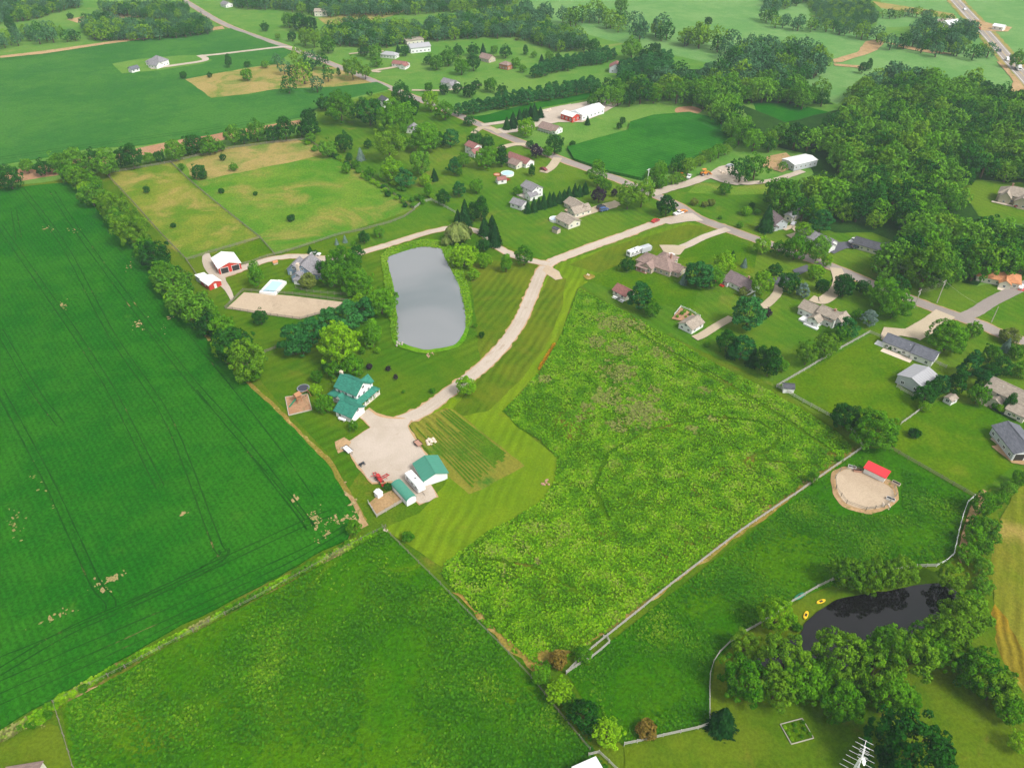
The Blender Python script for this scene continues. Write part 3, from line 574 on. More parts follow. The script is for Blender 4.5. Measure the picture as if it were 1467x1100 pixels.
def cone_crown(seed, H=1.9, n=1500, leaf=0.045, tiers=13, base=0.04, power=0.85, lumps=9):
    rng = np.random.default_rng(seed); z = rng.uniform(0, 1, n)**1.25; th = rng.uniform(0, 2*math.pi, n)
    saw = 1 - 0.30*((z*tiers) % 1.0); ang = 1 + 0.12*np.sin(th*lumps + np.floor(z*tiers)*2.3)
    R = 0.5*(1 - z)**power*saw*ang*rng.uniform(0.85, 1.08, n) + 0.012
    p = np.stack([np.cos(th)*R, np.sin(th)*R, H*(base + z*(1 - base))], 1)
    nr = np.stack([np.cos(th), np.sin(th), np.full(n, 0.75)], 1)
    dr = np.stack([np.cos(th), np.sin(th), np.full(n, -0.55)], 1)
    v, f = leaf_quads(rng, p, nr, leaf, 0.35, 1.5, dr); t = np.clip(0.5 + 0.3*np.sin(th*3 + z*9) + rng.normal(0, 0.2, n), 0, 1)
    parts = [(v, f, np.repeat(t, 4))]; m = 12; rings = tiers; cv = []; cf = []
    for k in range(rings + 1):
        zz = k/rings
        for a in range(m):
            r = 0.5*(1 - zz)**power*0.80*(1 + 0.1*math.sin(a*2.1 + k)) + 0.004
            cv.append((math.cos(2*math.pi*a/m)*r, math.sin(2*math.pi*a/m)*r, H*(base + zz*(1 - base))))
    for k in range(rings):
        for a in range(m): cf.append((k*m + a, k*m + (a+1) % m, (k+1)*m + (a+1) % m, (k+1)*m + a))
    parts.append((np.array(cv), np.array(cf), np.full(len(cv), 0.35)))
    return assemble(parts)
def willow_crown(seed, H=0.72, n=2600):
    rng = np.random.default_rng(seed); th = rng.uniform(0, 2*math.pi, n); ph = np.arccos(rng.uniform(-0.2, 1, n))
    lum = 1 + 0.14*np.sin(th*6 + np.cos(ph)*3) + rng.normal(0, 0.04, n)
    d = np.stack([np.cos(th)*np.sin(ph), np.sin(th)*np.sin(ph), np.cos(ph)], 1)
    p = np.array([0, 0, H*0.45]) + d*np.array([0.45, 0.45, H*0.5])*lum[:, None]
    v, f = leaf_quads(rng, p, d, 0.032, 0.3, 2.2, np.tile(np.array([0, 0, -1.0]), (n, 1)) + d*0.3)
    c = IV*np.array([0.40, 0.40, H*0.46]) + np.array([0, 0, H*0.45])
    return assemble([(v, f, np.repeat(np.clip(0.5 + 0.4*np.sin(th*6) + rng.normal(0, 0.15, n), 0, 1), 4)), (c, IF, np.full(len(c), 0.3))])
LEAF = {
 'maple': leaf_mat('leaves_mid_green', S(34, 92, 6), S(100, 158, 22)),
 'bright': leaf_mat('leaves_bright_green', S(76, 136, 4), S(138, 184, 24)),
 'dark': leaf_mat('leaves_dark_green', S(14, 62, 12), S(50, 108, 28)),
 'creek': leaf_mat('leaves_grey_green', S(52, 104, 10), S(118, 160, 32)),
 'wood': leaf_mat('leaves_wood_green', S(28, 88, 10), S(110, 164, 38)),
 'olive': leaf_mat('leaves_olive', S(86, 104, 36), S(120, 134, 54)),
 'willow': leaf_mat('leaves_willow', S(96, 122, 50), S(146, 160, 86)),
 'pine': leaf_mat('needles_soft_green', S(18, 80, 28), S(66, 132, 60)),
 'spruce': leaf_mat('needles_dark', S(14, 54, 20), S(42, 88, 34)),
 'blue': leaf_mat('needles_blue', S(86, 116, 102), S(126, 148, 136)),
 'distant': leaf_mat('leaves_haze_tinted', S(36, 82, 48), S(80, 126, 78)),  # lighter bluish green: part of the distance haze is put into the leaf colour
 'purple': leaf_mat('leaves_purple', S(38, 26, 46), S(62, 40, 62)),
 'russet': leaf_mat('leaves_russet', S(110, 96, 36), S(136, 112, 50)),
}
BARK = plain_mat('bark', S(96, 82, 66), rough=0.95, spec=0.05, var=0.3)
def crown_mesh(kind, key, data): return np_mesh('crown_' + kind, data[0], data[1], LEAF[key], data[2])
G_BROAD = [broad_crown(s, H=h, nl=n, per=44, leaf=0.030, top=tp, base=0.07, lob=(0.06, 0.125), tilt=0.5) for s, h, n, tp in ((1, 1.0, 84, .1), (2, 1.12, 90, .2), (3, 0.95, 80, .0), (4, 1.2, 94, .25), (5, 1.05, 78, .1))]
G_BIG = [broad_crown(s, H=h, nl=130, per=80, leaf=0.021, base=0.1, spread=0.93, lob=(0.05, 0.115), tilt=0.5) for s, h in ((11, 1.0), (12, 1.1), (13, 0.95))]
G_LOOSE = [broad_crown(s, H=1.15, nl=80, per=80, leaf=0.024, lob=(0.05, 0.12), spread=1.0, tilt=0.6) for s in (21, 22)]
G_PINE = [broad_crown(s, H=1.15, nl=34, per=90, leaf=0.026, base=0.05, lob=(0.10, 0.17), flat=0.55, tilt=0.8, elong=1.7, top=0.45) for s in (31, 32, 33)]
G_SHRUB = [broad_crown(s, H=0.75, nl=16, per=90, leaf=0.045, base=0.0, lob=(0.16, 0.24)) for s in (41, 42)]
G_TALL = [broad_crown(s, H=1.7, nl=30, per=90, leaf=0.040, base=0.08, top=0.4) for s in (51, 52)]
G_CONE = [cone_crown(s, H=h) for s, h in ((61, 1.25), (62, 1.4), (63, 1.55))]
G_WILL = [willow_crown(71)]
# kind: (geometry list, leaf colour, name of the object, crown heights per unit width)
TYPES = {
 'maple': (G_BROAD, 'maple', 'deciduous_tree'), 'bright': (G_BROAD, 'bright', 'deciduous_tree'), 'dark': (G_BROAD, 'dark', 'deciduous_tree'),
 'wood': (G_BROAD, 'wood', 'deciduous_tree'), 'big': (G_BIG, 'maple', 'deciduous_tree'), 'creek': (G_LOOSE, 'creek', 'deciduous_tree'),
 'olive': (G_SHRUB, 'olive', 'shrub'), 'shrub': (G_SHRUB, 'maple', 'shrub'), 'tall': (G_TALL, 'maple', 'deciduous_tree'), 'darktall': (G_TALL, 'dark', 'deciduous_tree'),
 'willow': (G_WILL, 'willow', 'willow_tree'), 'pine': (G_PINE, 'pine', 'pine_tree'), 'spruce': (G_CONE, 'spruce', 'spruce_tree'),
 'blue': (G_CONE, 'blue', 'spruce_tree'), 'greenspruce': (G_CONE, 'pine', 'spruce_tree'), 'purple': (G_BROAD, 'purple', 'deciduous_tree'), 'russet': (G_SHRUB, 'russet', 'shrub'),
 'yellow': (G_SHRUB, 'bright', 'shrub'), 'darkshrub': (G_SHRUB, 'dark', 'shrub'), 'loose': (G_LOOSE, 'bright', 'deciduous_tree'), 'brightbig': (G_BIG, 'bright', 'deciduous_tree'),
 'bluebig': (G_PINE, 'blue', 'pine_tree'), 'darkbig': (G_BIG, 'dark', 'deciduous_tree'),
}
_crowns = {}
def crown_of(kind, i):
    gl, key, nm = TYPES[kind]; i %= len(gl)
    k = (id(gl), i, key)
    if k not in _crowns: _crowns[k] = (crown_mesh(kind, key, gl[i]), float(gl[i][0][:, 2].max()))
    return _crowns[k]
def trunk_mesh(seed):
    r = random.Random(seed); m = MB(); m.tube((0, 0, -0.02), (0.01, 0.0, 0.34), 0.032, 7, 0.022)
    for k in range(5):
        a = 2*math.pi*k/5 + r.uniform(-.4, .4); m.tube((0.01, 0, 0.28), (math.cos(a)*0.2, math.sin(a)*0.2, 0.56 + r.uniform(-.06, .1)), 0.016, 5, 0.006)
    m.tube((0.01, 0, 0.32), (0, 0.01, 0.72), 0.02, 5, 0.006)
    return m.mesh('trunk', BARK)
TRUNKS = [trunk_mesh(s) for s in (1, 2, 3)]
tm = MB(); tm.tube((0, 0, -0.02), (0, 0, 0.9), 0.03, 6, 0.008); TRUNK_CONE = tm.mesh('trunk', BARK)
tm = MB()
for k in range(4): tm.tube((0, 0, -0.02), (math.cos(k*1.6)*0.14, math.sin(k*1.6)*0.14, 0.32), 0.02, 5, 0.008)
TRUNK_LOW = tm.mesh('trunk', BARK)
ALLT = []                                                       # every tree: (kind, x, y, width, label, group, mass?)
ZC = {'spruce': 0.8, 'blue': 0.8, 'greenspruce': 0.8, 'tall': 0.9, 'darktall': 0.9, 'olive': 0.35, 'shrub': 0.35, 'russet': 0.35, 'yellow': 0.35, 'darkshrub': 0.35, 'willow': 0.35}
def put(kind, u, v, wpx, label, group=None, mass=False, rough=False):
    wd = wpx/scale_at(v)
    for _ in range(2): zc = ZC.get(kind, 0.62)*wd; wd = wpx/scale_at(v, zc)
    x, y = P(u, v, zc); ALLT.append([kind, x, y, wd, label, group, mass])
DESC = {'maple': 'mid-green leafy tree', 'bright': 'bright green leafy tree', 'dark': 'dark green leafy tree', 'wood': 'leafy green tree', 'big': 'large leafy tree', 'creek': 'pale grey-green leafy tree',
 'olive': 'low olive-green bush', 'shrub': 'low rounded green bush', 'tall': 'tall narrow leafy tree', 'darktall': 'tall dark leafy tree', 'willow': 'pale weeping willow', 'pine': 'soft bluish-green pine', 'spruce': 'dark conical spruce',
 'blue': 'small blue-grey spruce', 'greenspruce': 'green conical spruce', 'purple': 'dark purple-leaved tree', 'russet': 'russet-brown low bush', 'yellow': 'yellow-green low bush', 'darkshrub': 'dark low bush', 'loose': 'open-crowned bright green tree',
 'brightbig': 'large bright green leafy tree', 'bluebig': 'bluish pine', 'darkbig': 'broad very dark leafy tree'}
ORD = ['first', 'second', 'third', 'fourth', 'fifth', 'sixth', 'seventh', 'eighth', 'ninth', 'tenth', 'eleventh', 'twelfth', 'thirteenth', 'fourteenth', 'fifteenth', 'sixteenth', 'seventeenth', 'eighteenth', 'nineteenth', 'twentieth']
def grp(place, items, group=None):
    """items: (kind, u, v, width). Same kinds at one place are told apart by their order from the left."""
    by = {}; items = [(k, u, v, w_*(1.12 if w_ > 13 and v > 150 and v < 620 and k not in ('purple', 'blue') else 1.0)) for k, u, v, w_ in items]
    for it in items: by.setdefault(it[0], []).append(it)
    for k, l in by.items():
        l.sort(key=lambda q: q[1])
        for i, it in enumerate(l):
            if len(l) == 1: lab = '%s %s' % (DESC[k], place)
            elif i == len(l) - 1 and len(l) > 2: lab = 'rightmost %s %s' % (DESC[k], place)
            else: lab = '%s %s from the left %s' % (ORD[i], DESC[k], place)
            put(k, it[1], it[2], it[3], lab, group)
def mass(label, group, kinds, pts=None, area=None, wpx=24, spacing=0.62, jit=0.3, ref_v=None, excl=(), var=0.3, seed=1):
    r = random.Random(seed)
    if pts:                                                      # along a line
        q = [(Vector(a), Vector(b)) for a, b in zip(pts[:-1], pts[1:])]; carry = 0.0
        for a, b in q:
            L = (b - a).length; t = carry
            while t < L:
                p = a + (b - a)*t/L; ww = wpx*scale_at(p.y)/scale_at(ref_v or pts[0][1])*r.uniform(1 - var, 1 + var)
                put(r.choice(kinds), p.x + r.uniform(-jit, jit)*ww, p.y + r.uniform(-jit, jit)*ww*0.7, ww, label, group, True); t += ww*spacing
            carry = t - L
    else:
        pg = [P(u, v, 7) for u, v in area]; ex = [[P(u, v, 7) for u, v in e] for e in excl]
        wm = wpx/scale_at(ref_v or area[0][1], 7); st = wm*spacing
        x0 = min(p[0] for p in pg); x1 = max(p[0] for p in pg); y0 = min(p[1] for p in pg); y1 = max(p[1] for p in pg); y = y0; row = 0
        while y < y1:
            x = x0 + (row % 2)*st/2
            while x < x1:
                a, b = x + r.uniform(-jit, jit)*st, y + r.uniform(-jit, jit)*st
                if inside(a, b, pg) and not any(inside(a, b, e) for e in ex):
                    ALLT.append([r.choice(kinds), a, b, wm*r.uniform(1 - var, 1 + var), label, group, True])
                x += st
            y += st*0.87; row += 1

grp('by the green-roofed farmhouse', [('brightbig',485,492,50),('maple',504,524,28),('maple',477,529,21),('darktall',465,526,9),('maple',453,539,15),('bright',452,556,16),('maple',464,576,25),('yellow',479,545,8)])
grp('between sand arena and farmhouse', [('pine',420,486,38),('pine',444,472,36),('pine',472,459,36),('pine',498,454,40),('pine',522,442,30),('pine',432,494,26),('pine',484,466,28)])
grp('between farmhouse and large pond', [('tall',533,476,25),('maple',519,503,9),('bright',541,502,9),('purple',529,525,9),('purple',556,528,7.5),('purple',567,541,6.5),('maple',578,561,5)])
put('maple', 506, 610, 14, 'small leafy tree beside the white propane tank')
grp('on the gravel drive edge', [('bright',667,553,24),('shrub',619,560,9)])
grp('on the lawn right of the large pond', [('dark',690,480,8),('maple',681,467,6),('tall',725,377,15),('bright',695,373,17),('bright',679,393,14)])
put('brightbig', 664, 363, 35, 'large bright leafy tree at the pond top corner under the willow')
put('willow', 657, 334, 38, 'large pale weeping willow over the drive above the pond'); put('willow', 640, 347, 16, 'smaller weeping willow at the pond top corner')
put('dark', 693, 349, 19, 'dark round tree on the bend of the drive beyond the willow'); put('maple', 751, 366, 26, 'round leafy tree at the fork of the gravel drive')
grp('in the dark clump above the willow', [('spruce',666,306,20),('spruce',656,310,14),('darktall',689,298,20),('spruce',694,322,18),('spruce',708,334,22),('spruce',705,318,15),('darktall',678,304,15)])
grp('on the fence left of the willow', [('maple',543,331,15),('dark',521,340,15),('blue',494,342,8),('blue',482,346,7),('shrub',506,349,8)])
grp('by the blue-grey farmhouse', [('big',487,378,34),('big',476,392,30),('maple',504,372,24),('big',512,401,36),('big',545,429,36),('bright',514,431,24),('dark',510,360,18),('dark',462,384,20),('maple',500,390,24)])
put('olive', 441, 404, 26, 'wide olive bush against the front of the blue-grey house'); put('tall', 366, 394, 23, 'single dense oval tree on the lawn left of the pool')
put('dark', 372, 453, 22, 'leafy tree below the left half of sand arena'); put('spruce', 444, 357, 9, 'small dark spruce behind the blue-grey house'); put('darkshrub', 452, 363, 9, 'dark bush beside the parked white car at the blue-grey house')
mass('leafy tree in the hedgerow between soybean field and the red barn', 'hedgerow trees along the soybean field', ['wood','maple','dark','creek'], pts=[(88,232),(128,262),(160,300),(195,345),(232,388),(270,428),(310,472),(345,508),(362,526)], wpx=31, ref_v=300, spacing=0.46, jit=0.28, seed=3)
mass('leafy tree in the hedgerow between soybean field and the red barn', 'hedgerow trees along the soybean field', ['bright','maple','wood'], pts=[(110,250),(172,312),(215,362),(262,418),(300,460),(350,520)], wpx=20, ref_v=300, spacing=0.8, jit=0.4, seed=4)
H2 = [('dark',11,255,26),('wood',38,239,15),('dark',60,240,18),('wood',84,232,24),('wood',107,232,26),('dark',132,225,22),('wood',150,234,28),('dark',170,228,18),('dark',188,226,24),('wood',213,228,12),('wood',249,216,22),('dark',277,206,22),('wood',298,207,22),('wood',315,210,12),('wood',333,194,20),('dark',348,198,14),('wood',366,186,24),('dark',390,193,16),('dark',408,187,22),('maple',431,190,12),('wood',444,198,13),('wood',468,212,20),('dark',492,205,20),('wood',-12,250,26),('dark',228,226,12),('wood',120,242,20),('wood',262,214,14)]
for k, u, v, ww in H2: put(k, u, v - 2, ww*1.25, 'leafy tree in the row dividing the far soybean field from the paddocks', 'tree row behind the paddocks', True)
grp('in the yard beyond the paddocks', [('dark',441,163,20),('dark',442,179,26),('dark',464,145,22),('big',487,152,36),('dark',528,155,36),('big',567,166,40),('dark',584,150,32),('dark',574,130,28),('bright',617,145,24),('maple',637,155,24),('dark',672,171,14)], 'yard trees beyond the paddocks')
grp('left of the village road', [('big',609,193,36),('dark',628,198,18),('pine',645,196,22),('dark',681,198,20),('dark',698,201,17),('big',696,224,26),('darktall',719,224,16),('maple',664,229,16),('pine',650,238,18),('maple',658,247,10),('maple',682,265,18),('pine',657,270,18),('dark',635,284,17),('dark',527,206,12),('blue',516,219,14),('dark',500,226,10),('maple',509,234,13),('maple',496,241,13),('maple',529,245,14),('creek',557,208,36),('maple',573,200,22),('bright',561,239,30),('wood',602,234,26),('bright',603,216,11),('pine',580,254,24),('bright',609,257,15),('tall',613,272,13),('spruce',622,249,13),('maple',718,228,10)], 'garden trees left of the village road')
G3 = [('wood',406,94,20),('wood',426,81,26),('creek',446,84,26),('wood',462,87,20),('maple',412,118,26),('wood',434,103,28),('creek',453,119,22),('dark',469,105,19),('wood',396,84,14),('wood',440,95,20),('wood',420,104,20)]
for k, u, v, ww in G3: put(k, u, v, ww, 'leafy tree in the round grove beside the tan hayfield', 'grove beside the tan hayfield', True)
grp('around the tan hayfield', [('creek',504,98,26),('creek',523,104,16),('darktall',485,104,6),('wood',379,91,11),('maple',353,106,16),('dark',354,91,9),('darktall',327,88,10),('dark',262,107,10),('dark',300,107,7)])
grp('in the top fields beside the road', [('wood',468,61,24),('creek',449,56,20),('creek',436,54,18),('dark',418,51,13),('creek',398,52,8),('dark',429,30,22),('dark',444,33,20),('wood',413,28,18),('dark',379,37,12),('dark',100,22,9),('darktall',15,36,14)])
mass('tree in the mixed belt crossing the top of the view', 'tree belt across the top', ['dark','wood','dark'], area=[(462,38),(500,30),(540,30),(600,32),(640,24),(700,16),(745,8),(770,18),(800,40),(838,46),(838,62),(800,62),(760,48),(735,42),(680,44),(600,48),(540,58),(470,52)], wpx=15, ref_v=35, spacing=0.62, seed=11)
mass('far tree along the top edge of the view', 'woods along the top edge', ['dark','wood'], area=[(330,2),(400,4),(470,14),(560,12),(640,8),(740,-2),(740,-24),(330,-24)], wpx=13, ref_v=5, spacing=0.8, seed=12)
mass('far tree in the bands at the top left', 'woods at the top left', ['dark','wood'], area=[(-20,24),(40,18),(110,0),(110,-20),(-20,-20)], wpx=13, ref_v=5, spacing=0.75, seed=13)
mass('far tree in the bands at the top left', 'woods at the top left', ['dark','wood'], pts=[(-10,58),(30,52),(60,50),(85,44),(110,50)], wpx=17, ref_v=50, spacing=0.5, jit=0.35, seed=14)
mass('far tree in the bands at the top left', 'woods at the top left', ['dark','wood'], pts=[(0,54),(25,46),(70,36),(80,46)], wpx=15, ref_v=50, spacing=0.7, jit=0.3, seed=141)
mass('far tree in the bands at the top left', 'woods at the top left', ['dark','wood'], area=[(120,30),(140,18),(180,28),(240,30),(280,22),(305,30),(300,38),(240,44),(180,48),(125,46)], wpx=14, ref_v=35, spacing=0.6, seed=15)
mass('far tree in the bands at the top left', 'woods at the top left', ['dark','wood'], area=[(140,4),(200,2),(262,2),(268,16),(235,20),(200,16),(150,12)], wpx=13, ref_v=10, spacing=0.7, seed=16)
mass('tree in the upper creek belt between pale fields', 'upper creek belt', ['dark','wood','creek'], pts=[(745,10),(765,18),(809,18),(857,22),(883,30),(923,36),(954,42),(995,50),(1025,56),(1050,62),(1080,66),(1110,70)], wpx=22, ref_v=30, spacing=0.34, jit=0.5, seed=17)
mass('tree in the blunt end of the upper creek belt', 'upper creek belt', ['dark','wood'], area=[(1075,62),(1110,62),(1150,68),(1182,76),(1188,88),(1170,102),(1140,116),(1105,122),(1085,106),(1040,92)], wpx=22, ref_v=90, spacing=0.6, seed=18)
mass('tree in the lower creek wood above the ball field', 'lower creek wood', ['wood','creek','dark'], area=[(850,136),(870,124),(900,116),(960,108),(1020,102),(1080,106),(1130,120),(1180,130),(1186,138),(1150,142),(1100,132),(1058,134),(1052,160),(1078,190),(1060,196),(1032,164),(1010,142),(960,132),(900,138)], wpx=26, ref_v=120, spacing=0.6, seed=19)
mass('leafy tree in the large wood on the right', 'large wood on the right', ['wood','maple','dark','creek'], area=[(1058,172),(1090,196),(1130,190),(1168,184),(1206,168),(1216,142),(1240,112),(1280,104),(1330,112),(1380,122),(1467,140),(1540,150),(1540,258),(1440,250),(1400,250),(1372,268),(1372,296),(1396,322),(1440,336),(1467,342),(1540,356),(1540,386),(1455,374),(1410,392),(1385,396),(1355,398),(1320,404),(1296,404),(1268,392),(1256,378),(1270,364),(1308,344),(1298,318),(1250,306),(1196,302),(1150,298),(1116,292),(1108,274),(1130,264),(1185,262),(1194,240),(1186,216),(1130,208),(1088,206),(1062,190)],
     excl=[[(1085,208),(1190,200),(1198,262),(1085,266)],[(1362,256),(1400,244),(1467,250),(1560,250),(1560,352),(1467,338),(1438,332),(1386,316)]], wpx=34, ref_v=240, spacing=0.70, seed=20, var=0.34, jit=.4)
for u, v, ww, k in ((1062,242,34,'wood'),(1083,237,36,'wood'),(1122,236,14,'dark')): put(k, u, v, ww, 'leafy tree around the clearing of the white-roofed building', 'trees round the clearing', True)
mass('roadside bush below the cornfield', 'bushes below the cornfield', ['maple','wood'], pts=[(930,250),(945,242),(985,236),(1010,226),(1035,216),(1050,206)], wpx=18, ref_v=230, spacing=0.5, jit=0.3, seed=21)
mass('roadside bush below the cornfield', 'bushes below the cornfield', ['wood','maple'], pts=[(930,262),(960,256),(985,252)], wpx=15, ref_v=250, spacing=0.6, jit=0.2, seed=22)
mass('far tree near the highway', 'trees near the highway', ['dark','wood','creek'], pts=[(1092,20),(1120,28),(1160,32),(1200,38),(1245,46),(1275,56),(1310,58),(1345,64),(1390,70),(1420,70)], wpx=17, ref_v=40, spacing=0.45, jit=0.3, seed=23)
mass('far tree near the highway', 'trees near the highway', ['dark','wood'], area=[(1306,46),(1320,28),(1344,30),(1352,48),(1376,32),(1394,34),(1398,52),(1376,60),(1330,58)], wpx=16, ref_v=40, spacing=0.65, seed=24)
mass('far tree near the highway', 'trees near the highway', ['dark'], pts=[(1268,18),(1300,18),(1340,20),(1365,26)], wpx=11, ref_v=20, spacing=0.55, seed=25)
mass('far tree near the highway', 'trees near the highway', ['dark','wood'], area=[(1100,14),(1130,2),(1180,-10),(1180,-20),(1100,-20)], wpx=12, ref_v=10, spacing=0.9, seed=26)
mass('far tree near the highway', 'trees near the highway', ['creek','wood'], area=[(1160,-4),(1250,-10),(1258,20),(1240,36),(1180,24)], wpx=8, ref_v=10, spacing=1.0, seed=27)
grp('in the top right fields', [('dark',1015,30,11),('wood',890,7,20),('dark',1396,130,18),('dark',1412,128,22),('darktall',1246,92,10),('dark',1236,98,12),('wood',1283,103,20),('wood',1460,84,22)])
ORDN = ORD + ['twenty-first', 'twenty-second', 'twenty-third']
def line_of(kind, label, group, a, b, n, wpx, jit=1.2, seed=5):
    r = random.Random(seed)
    for i in range(n):
        t = i/(n - 1); put(kind, a[0] + (b[0]-a[0])*t + r.uniform(-jit, jit), a[1] + (b[1]-a[1])*t + r.uniform(-jit, jit)*0.6, wpx*r.uniform(0.95, 1.3), '%s %s' % (ORDN[i] if i < n - 1 else 'last', label), group)
line_of('pine', 'pine of the front row leading to the grey barn', 'double pine row left of the grey barn', (766,101), (878,78), 15, 13)
line_of('pine', 'pine of the back row leading to the grey barn', 'double pine row left of the grey barn', (775,94), (868,74), 11, 12, seed=6)
for dy, rw in ((0, 'front'), (7, 'middle'), (14, 'back')): line_of('pine', 'pine of the %s row in the block right of the grey barn' % rw, 'pine block right of the grey barn', (892,108-dy), (958,94-dy), 8, 14, seed=7+dy)
line_of('pine', 'pine of the long front row beside the crop strip', 'long pine row beside the crop strip', (657,157), (855,120), 21, 15, seed=8)
line_of('pine', 'pine of the back row beside the crop strip', 'long pine row beside the crop strip', (700,145), (845,116), 13, 13, seed=9)
line_of('spruce', 'dark spruce of the front screen beside the barn drive', 'spruce screen by the barn drive', (726,175), (774,159), 6, 12, seed=10)
line_of('spruce', 'dark spruce of the back screen beside the barn drive', 'spruce screen by the barn drive', (735,168), (768,158), 5, 11, seed=101)
line_of('spruce', 'dark spruce in the straight screen between two village houses', 'spruce screen between village houses', (757,296), (838,268), 12, 12, seed=102)
grp('behind the pine rows', [('wood',906,66,30),('dark',926,78,22),('dark',938,72,18),('dark',850,66,18),('olive',740,56,6)])
grp('in the topmost farmsteads', [('dark',521,71,15),('wood',537,74,18),('wood',539,86,16),('bright',560,56,15),('spruce',570,68,9),('dark',580,72,13),('dark',614,84,14),('wood',625,87,21),('wood',642,79,24),('maple',661,94,21),('dark',678,89,20),('dark',656,72,15),('dark',678,70,16),('spruce',692,69,9),('wood',708,70,11),('dark',724,72,18)])
grp('around the orange brick house', [('wood',739,89,14),('wood',749,97,11),('darktall',753,72,8),('wood',765,77,9),('spruce',776,82,8),('wood',787,80,12),('dark',800,82,10),('maple',614,125,12),('dark',636,127,14),('dark',655,125,14),('dark',672,127,20),('dark',682,119,14),('maple',702,121,18),('dark',719,127,14)])
grp('around the long white barn', [('spruce',842,172,9),('dark',892,173,9),('dark',887,181,8),('darkshrub',820,207,10),('bright',753,181,22),('dark',795,206,22),('purple',768,216,18),('maple',785,216,14),('dark',759,206,12),('wood',848,144,14),('dark',889,136,9),('dark',879,119,8),('creek',908,127,24),('maple',742,272,13),('shrub',845,247,9),('darktall',762,243,11)])
grp('by the tan-roofed bungalow', [('tall',857,246,22),('maple',868,266,15),('purple',858,279,20),('purple',880,277,9),('creek',900,283,27),('creek',920,279,28),('dark',955,294,24),('dark',899,378,18),('shrub',742,291,10)])
grp('near the dark-driveway houses', [('spruce',1100,312,23),('bright',1093,350,22),('maple',1117,354,20),('maple',1141,354,30),('wood',1173,356,30),('bright',1170,387,21),('bright',1185,374,14),('dark',1179,407,18),('dark',1208,407,24),('dark',1111,385,18),('dark',1131,402,27),('bluebig',1151,415,19),('olive',995,290,12),('olive',1010,293,11),('olive',1019,291,12),('shrub',1060,323,11),('shrub',1032,312,7),('dark',1077,295,9),('shrub',1085,304,11),('yellow',1069,302,16),('maple',1039,269,15),('pine',1178,316,28),('bright',1170,300,26),('bright',1152,330,20)])
grp('around the red-decked house', [('bright',1092,407,27),('bright',1039,374,26),('spruce',1050,365,12),('blue',1067,376,10),('pine',999,390,32),('pine',1010,396,28),('maple',1024,396,26),('blue',980,399,12),('bright',1030,388,18),('pine',1074,446,42),('blue',1080,426,11),('olive',1066,418,14),('purple',1100,448,12)])
grp('by the maroon-roofed outbuilding', [('pine',917,424,32),('maple',934,440,22)])
grp('in the meadow-edge clump', [('dark',1042,489,26),('pine',1064,496,34),('spruce',1080,510,18),('darktall',1104,518,26),('darktall',1092,514,20),('maple',1122,522,16),('shrub',1013,494,9),('spruce',1050,500,16)])
grp('along the upper paddock fence', [('creek',1184,496,28),('creek',1157,508,26),('pine',1215,468,28),('maple',1230,449,14),('bluebig',1246,455,20),('dark',1201,486,8),('maple',1206,478,18)])
grp('left of the utility poles', [('big',1267,416,34),('big',1284,433,38),('dark',1211,411,24),('dark',1237,409,19)])
grp('around the grey pole barn', [('big',1362,478,42),('maple',1397,470,20),('blue',1444,493,15),('olive',1447,482,26),('wood',1422,507,22),('dark',1436,524,26),('pine',1392,524,32),('darktall',1373,546,22),('dark',1327,564,28),('pine',1350,549,24),('bright',1326,580,16),('maple',1404,564,26),('pine',1411,548,24),('darktall',1447,578,14),('wood',1458,502,20),('maple',1465,528,22),('dark',1418,530,22),('dark',1338,556,22)])
put('darkbig', 1213, 594, 38, 'dark round tree on the paddock fence left of its larger neighbour'); put('big', 1257, 610, 60, 'very large leafy tree on the paddock corner above the red run-in shed')
put('darkshrub', 1310, 621, 18, 'lone dark low bush in the paddock right of the large tree'); put('shrub', 1203, 658, 11, 'small bush on the meadow fence nearest the paddock corner'); put('maple', 1165, 686, 17, 'round bush on the meadow fence left of the dry lot')
grp('in the hedge beside the dirt lane', [('maple',1410,722,34),('maple',1399,750,26),('wood',1418,754,28),('maple',1395,768,28),('maple',1390,791,30),('wood',1410,812,26),('wood',1410,836,26),('wood',1412,780,24),('maple',1434,711,22),('wood',1445,699,20),('maple',1460,686,20),('wood',1424,768,22)], 'hedge beside the dirt lane')
grp('on the far bank of the dark pond', [('creek',1216,823,46),('creek',1255,826,42),('creek',1291,820,42),('creek',1362,829,36),('creek',1240,834,32)], 'trees on the dark pond banks')
grp('at the left end of the dark pond', [('loose',1111,884,48),('creek',1067,925,38),('shrub',1141,898,16)])
grp('on the near bank of the dark pond', [('big',1068,972,62),('creek',1126,944,66),('big',1150,974,56),('creek',1112,986,50),('creek',1202,940,66),('big',1207,1002,58),('creek',1252,958,64),('big',1271,926,50),('creek',1304,938,66),('big',1276,992,54),('big',1302,1000,38),('big',1336,922,54),('creek',1356,914,58),('creek',1383,884,60),('maple',1392,862,34),('big',1404,958,60),('creek',1424,985,50),('big',1180,965,48),('big',1230,975,46)], 'trees on the dark pond banks')
grp('along the bottom right corner hedge', [('maple',1449,1016,40),('wood',1440,1000,34),('loose',1459,1066,26)])
put('spruce', 1038, 1026, 42, 'broad dark spruce at the bend of the white pasture fence'); put('darkbig', 1312, 1076, 108, 'huge dark leafy tree cut off by the bottom edge')
grp('in the bottom pasture hedge', [('maple',776,966,28),('bright',801,989,38),('russet',799,945,28),('maple',836,936,26),('dark',836,1022,42),('bright',870,1046,40),('maple',818,1006,26),('dark',853,1040,30),('shrub',785,952,14)], 'hedge between the pastures')
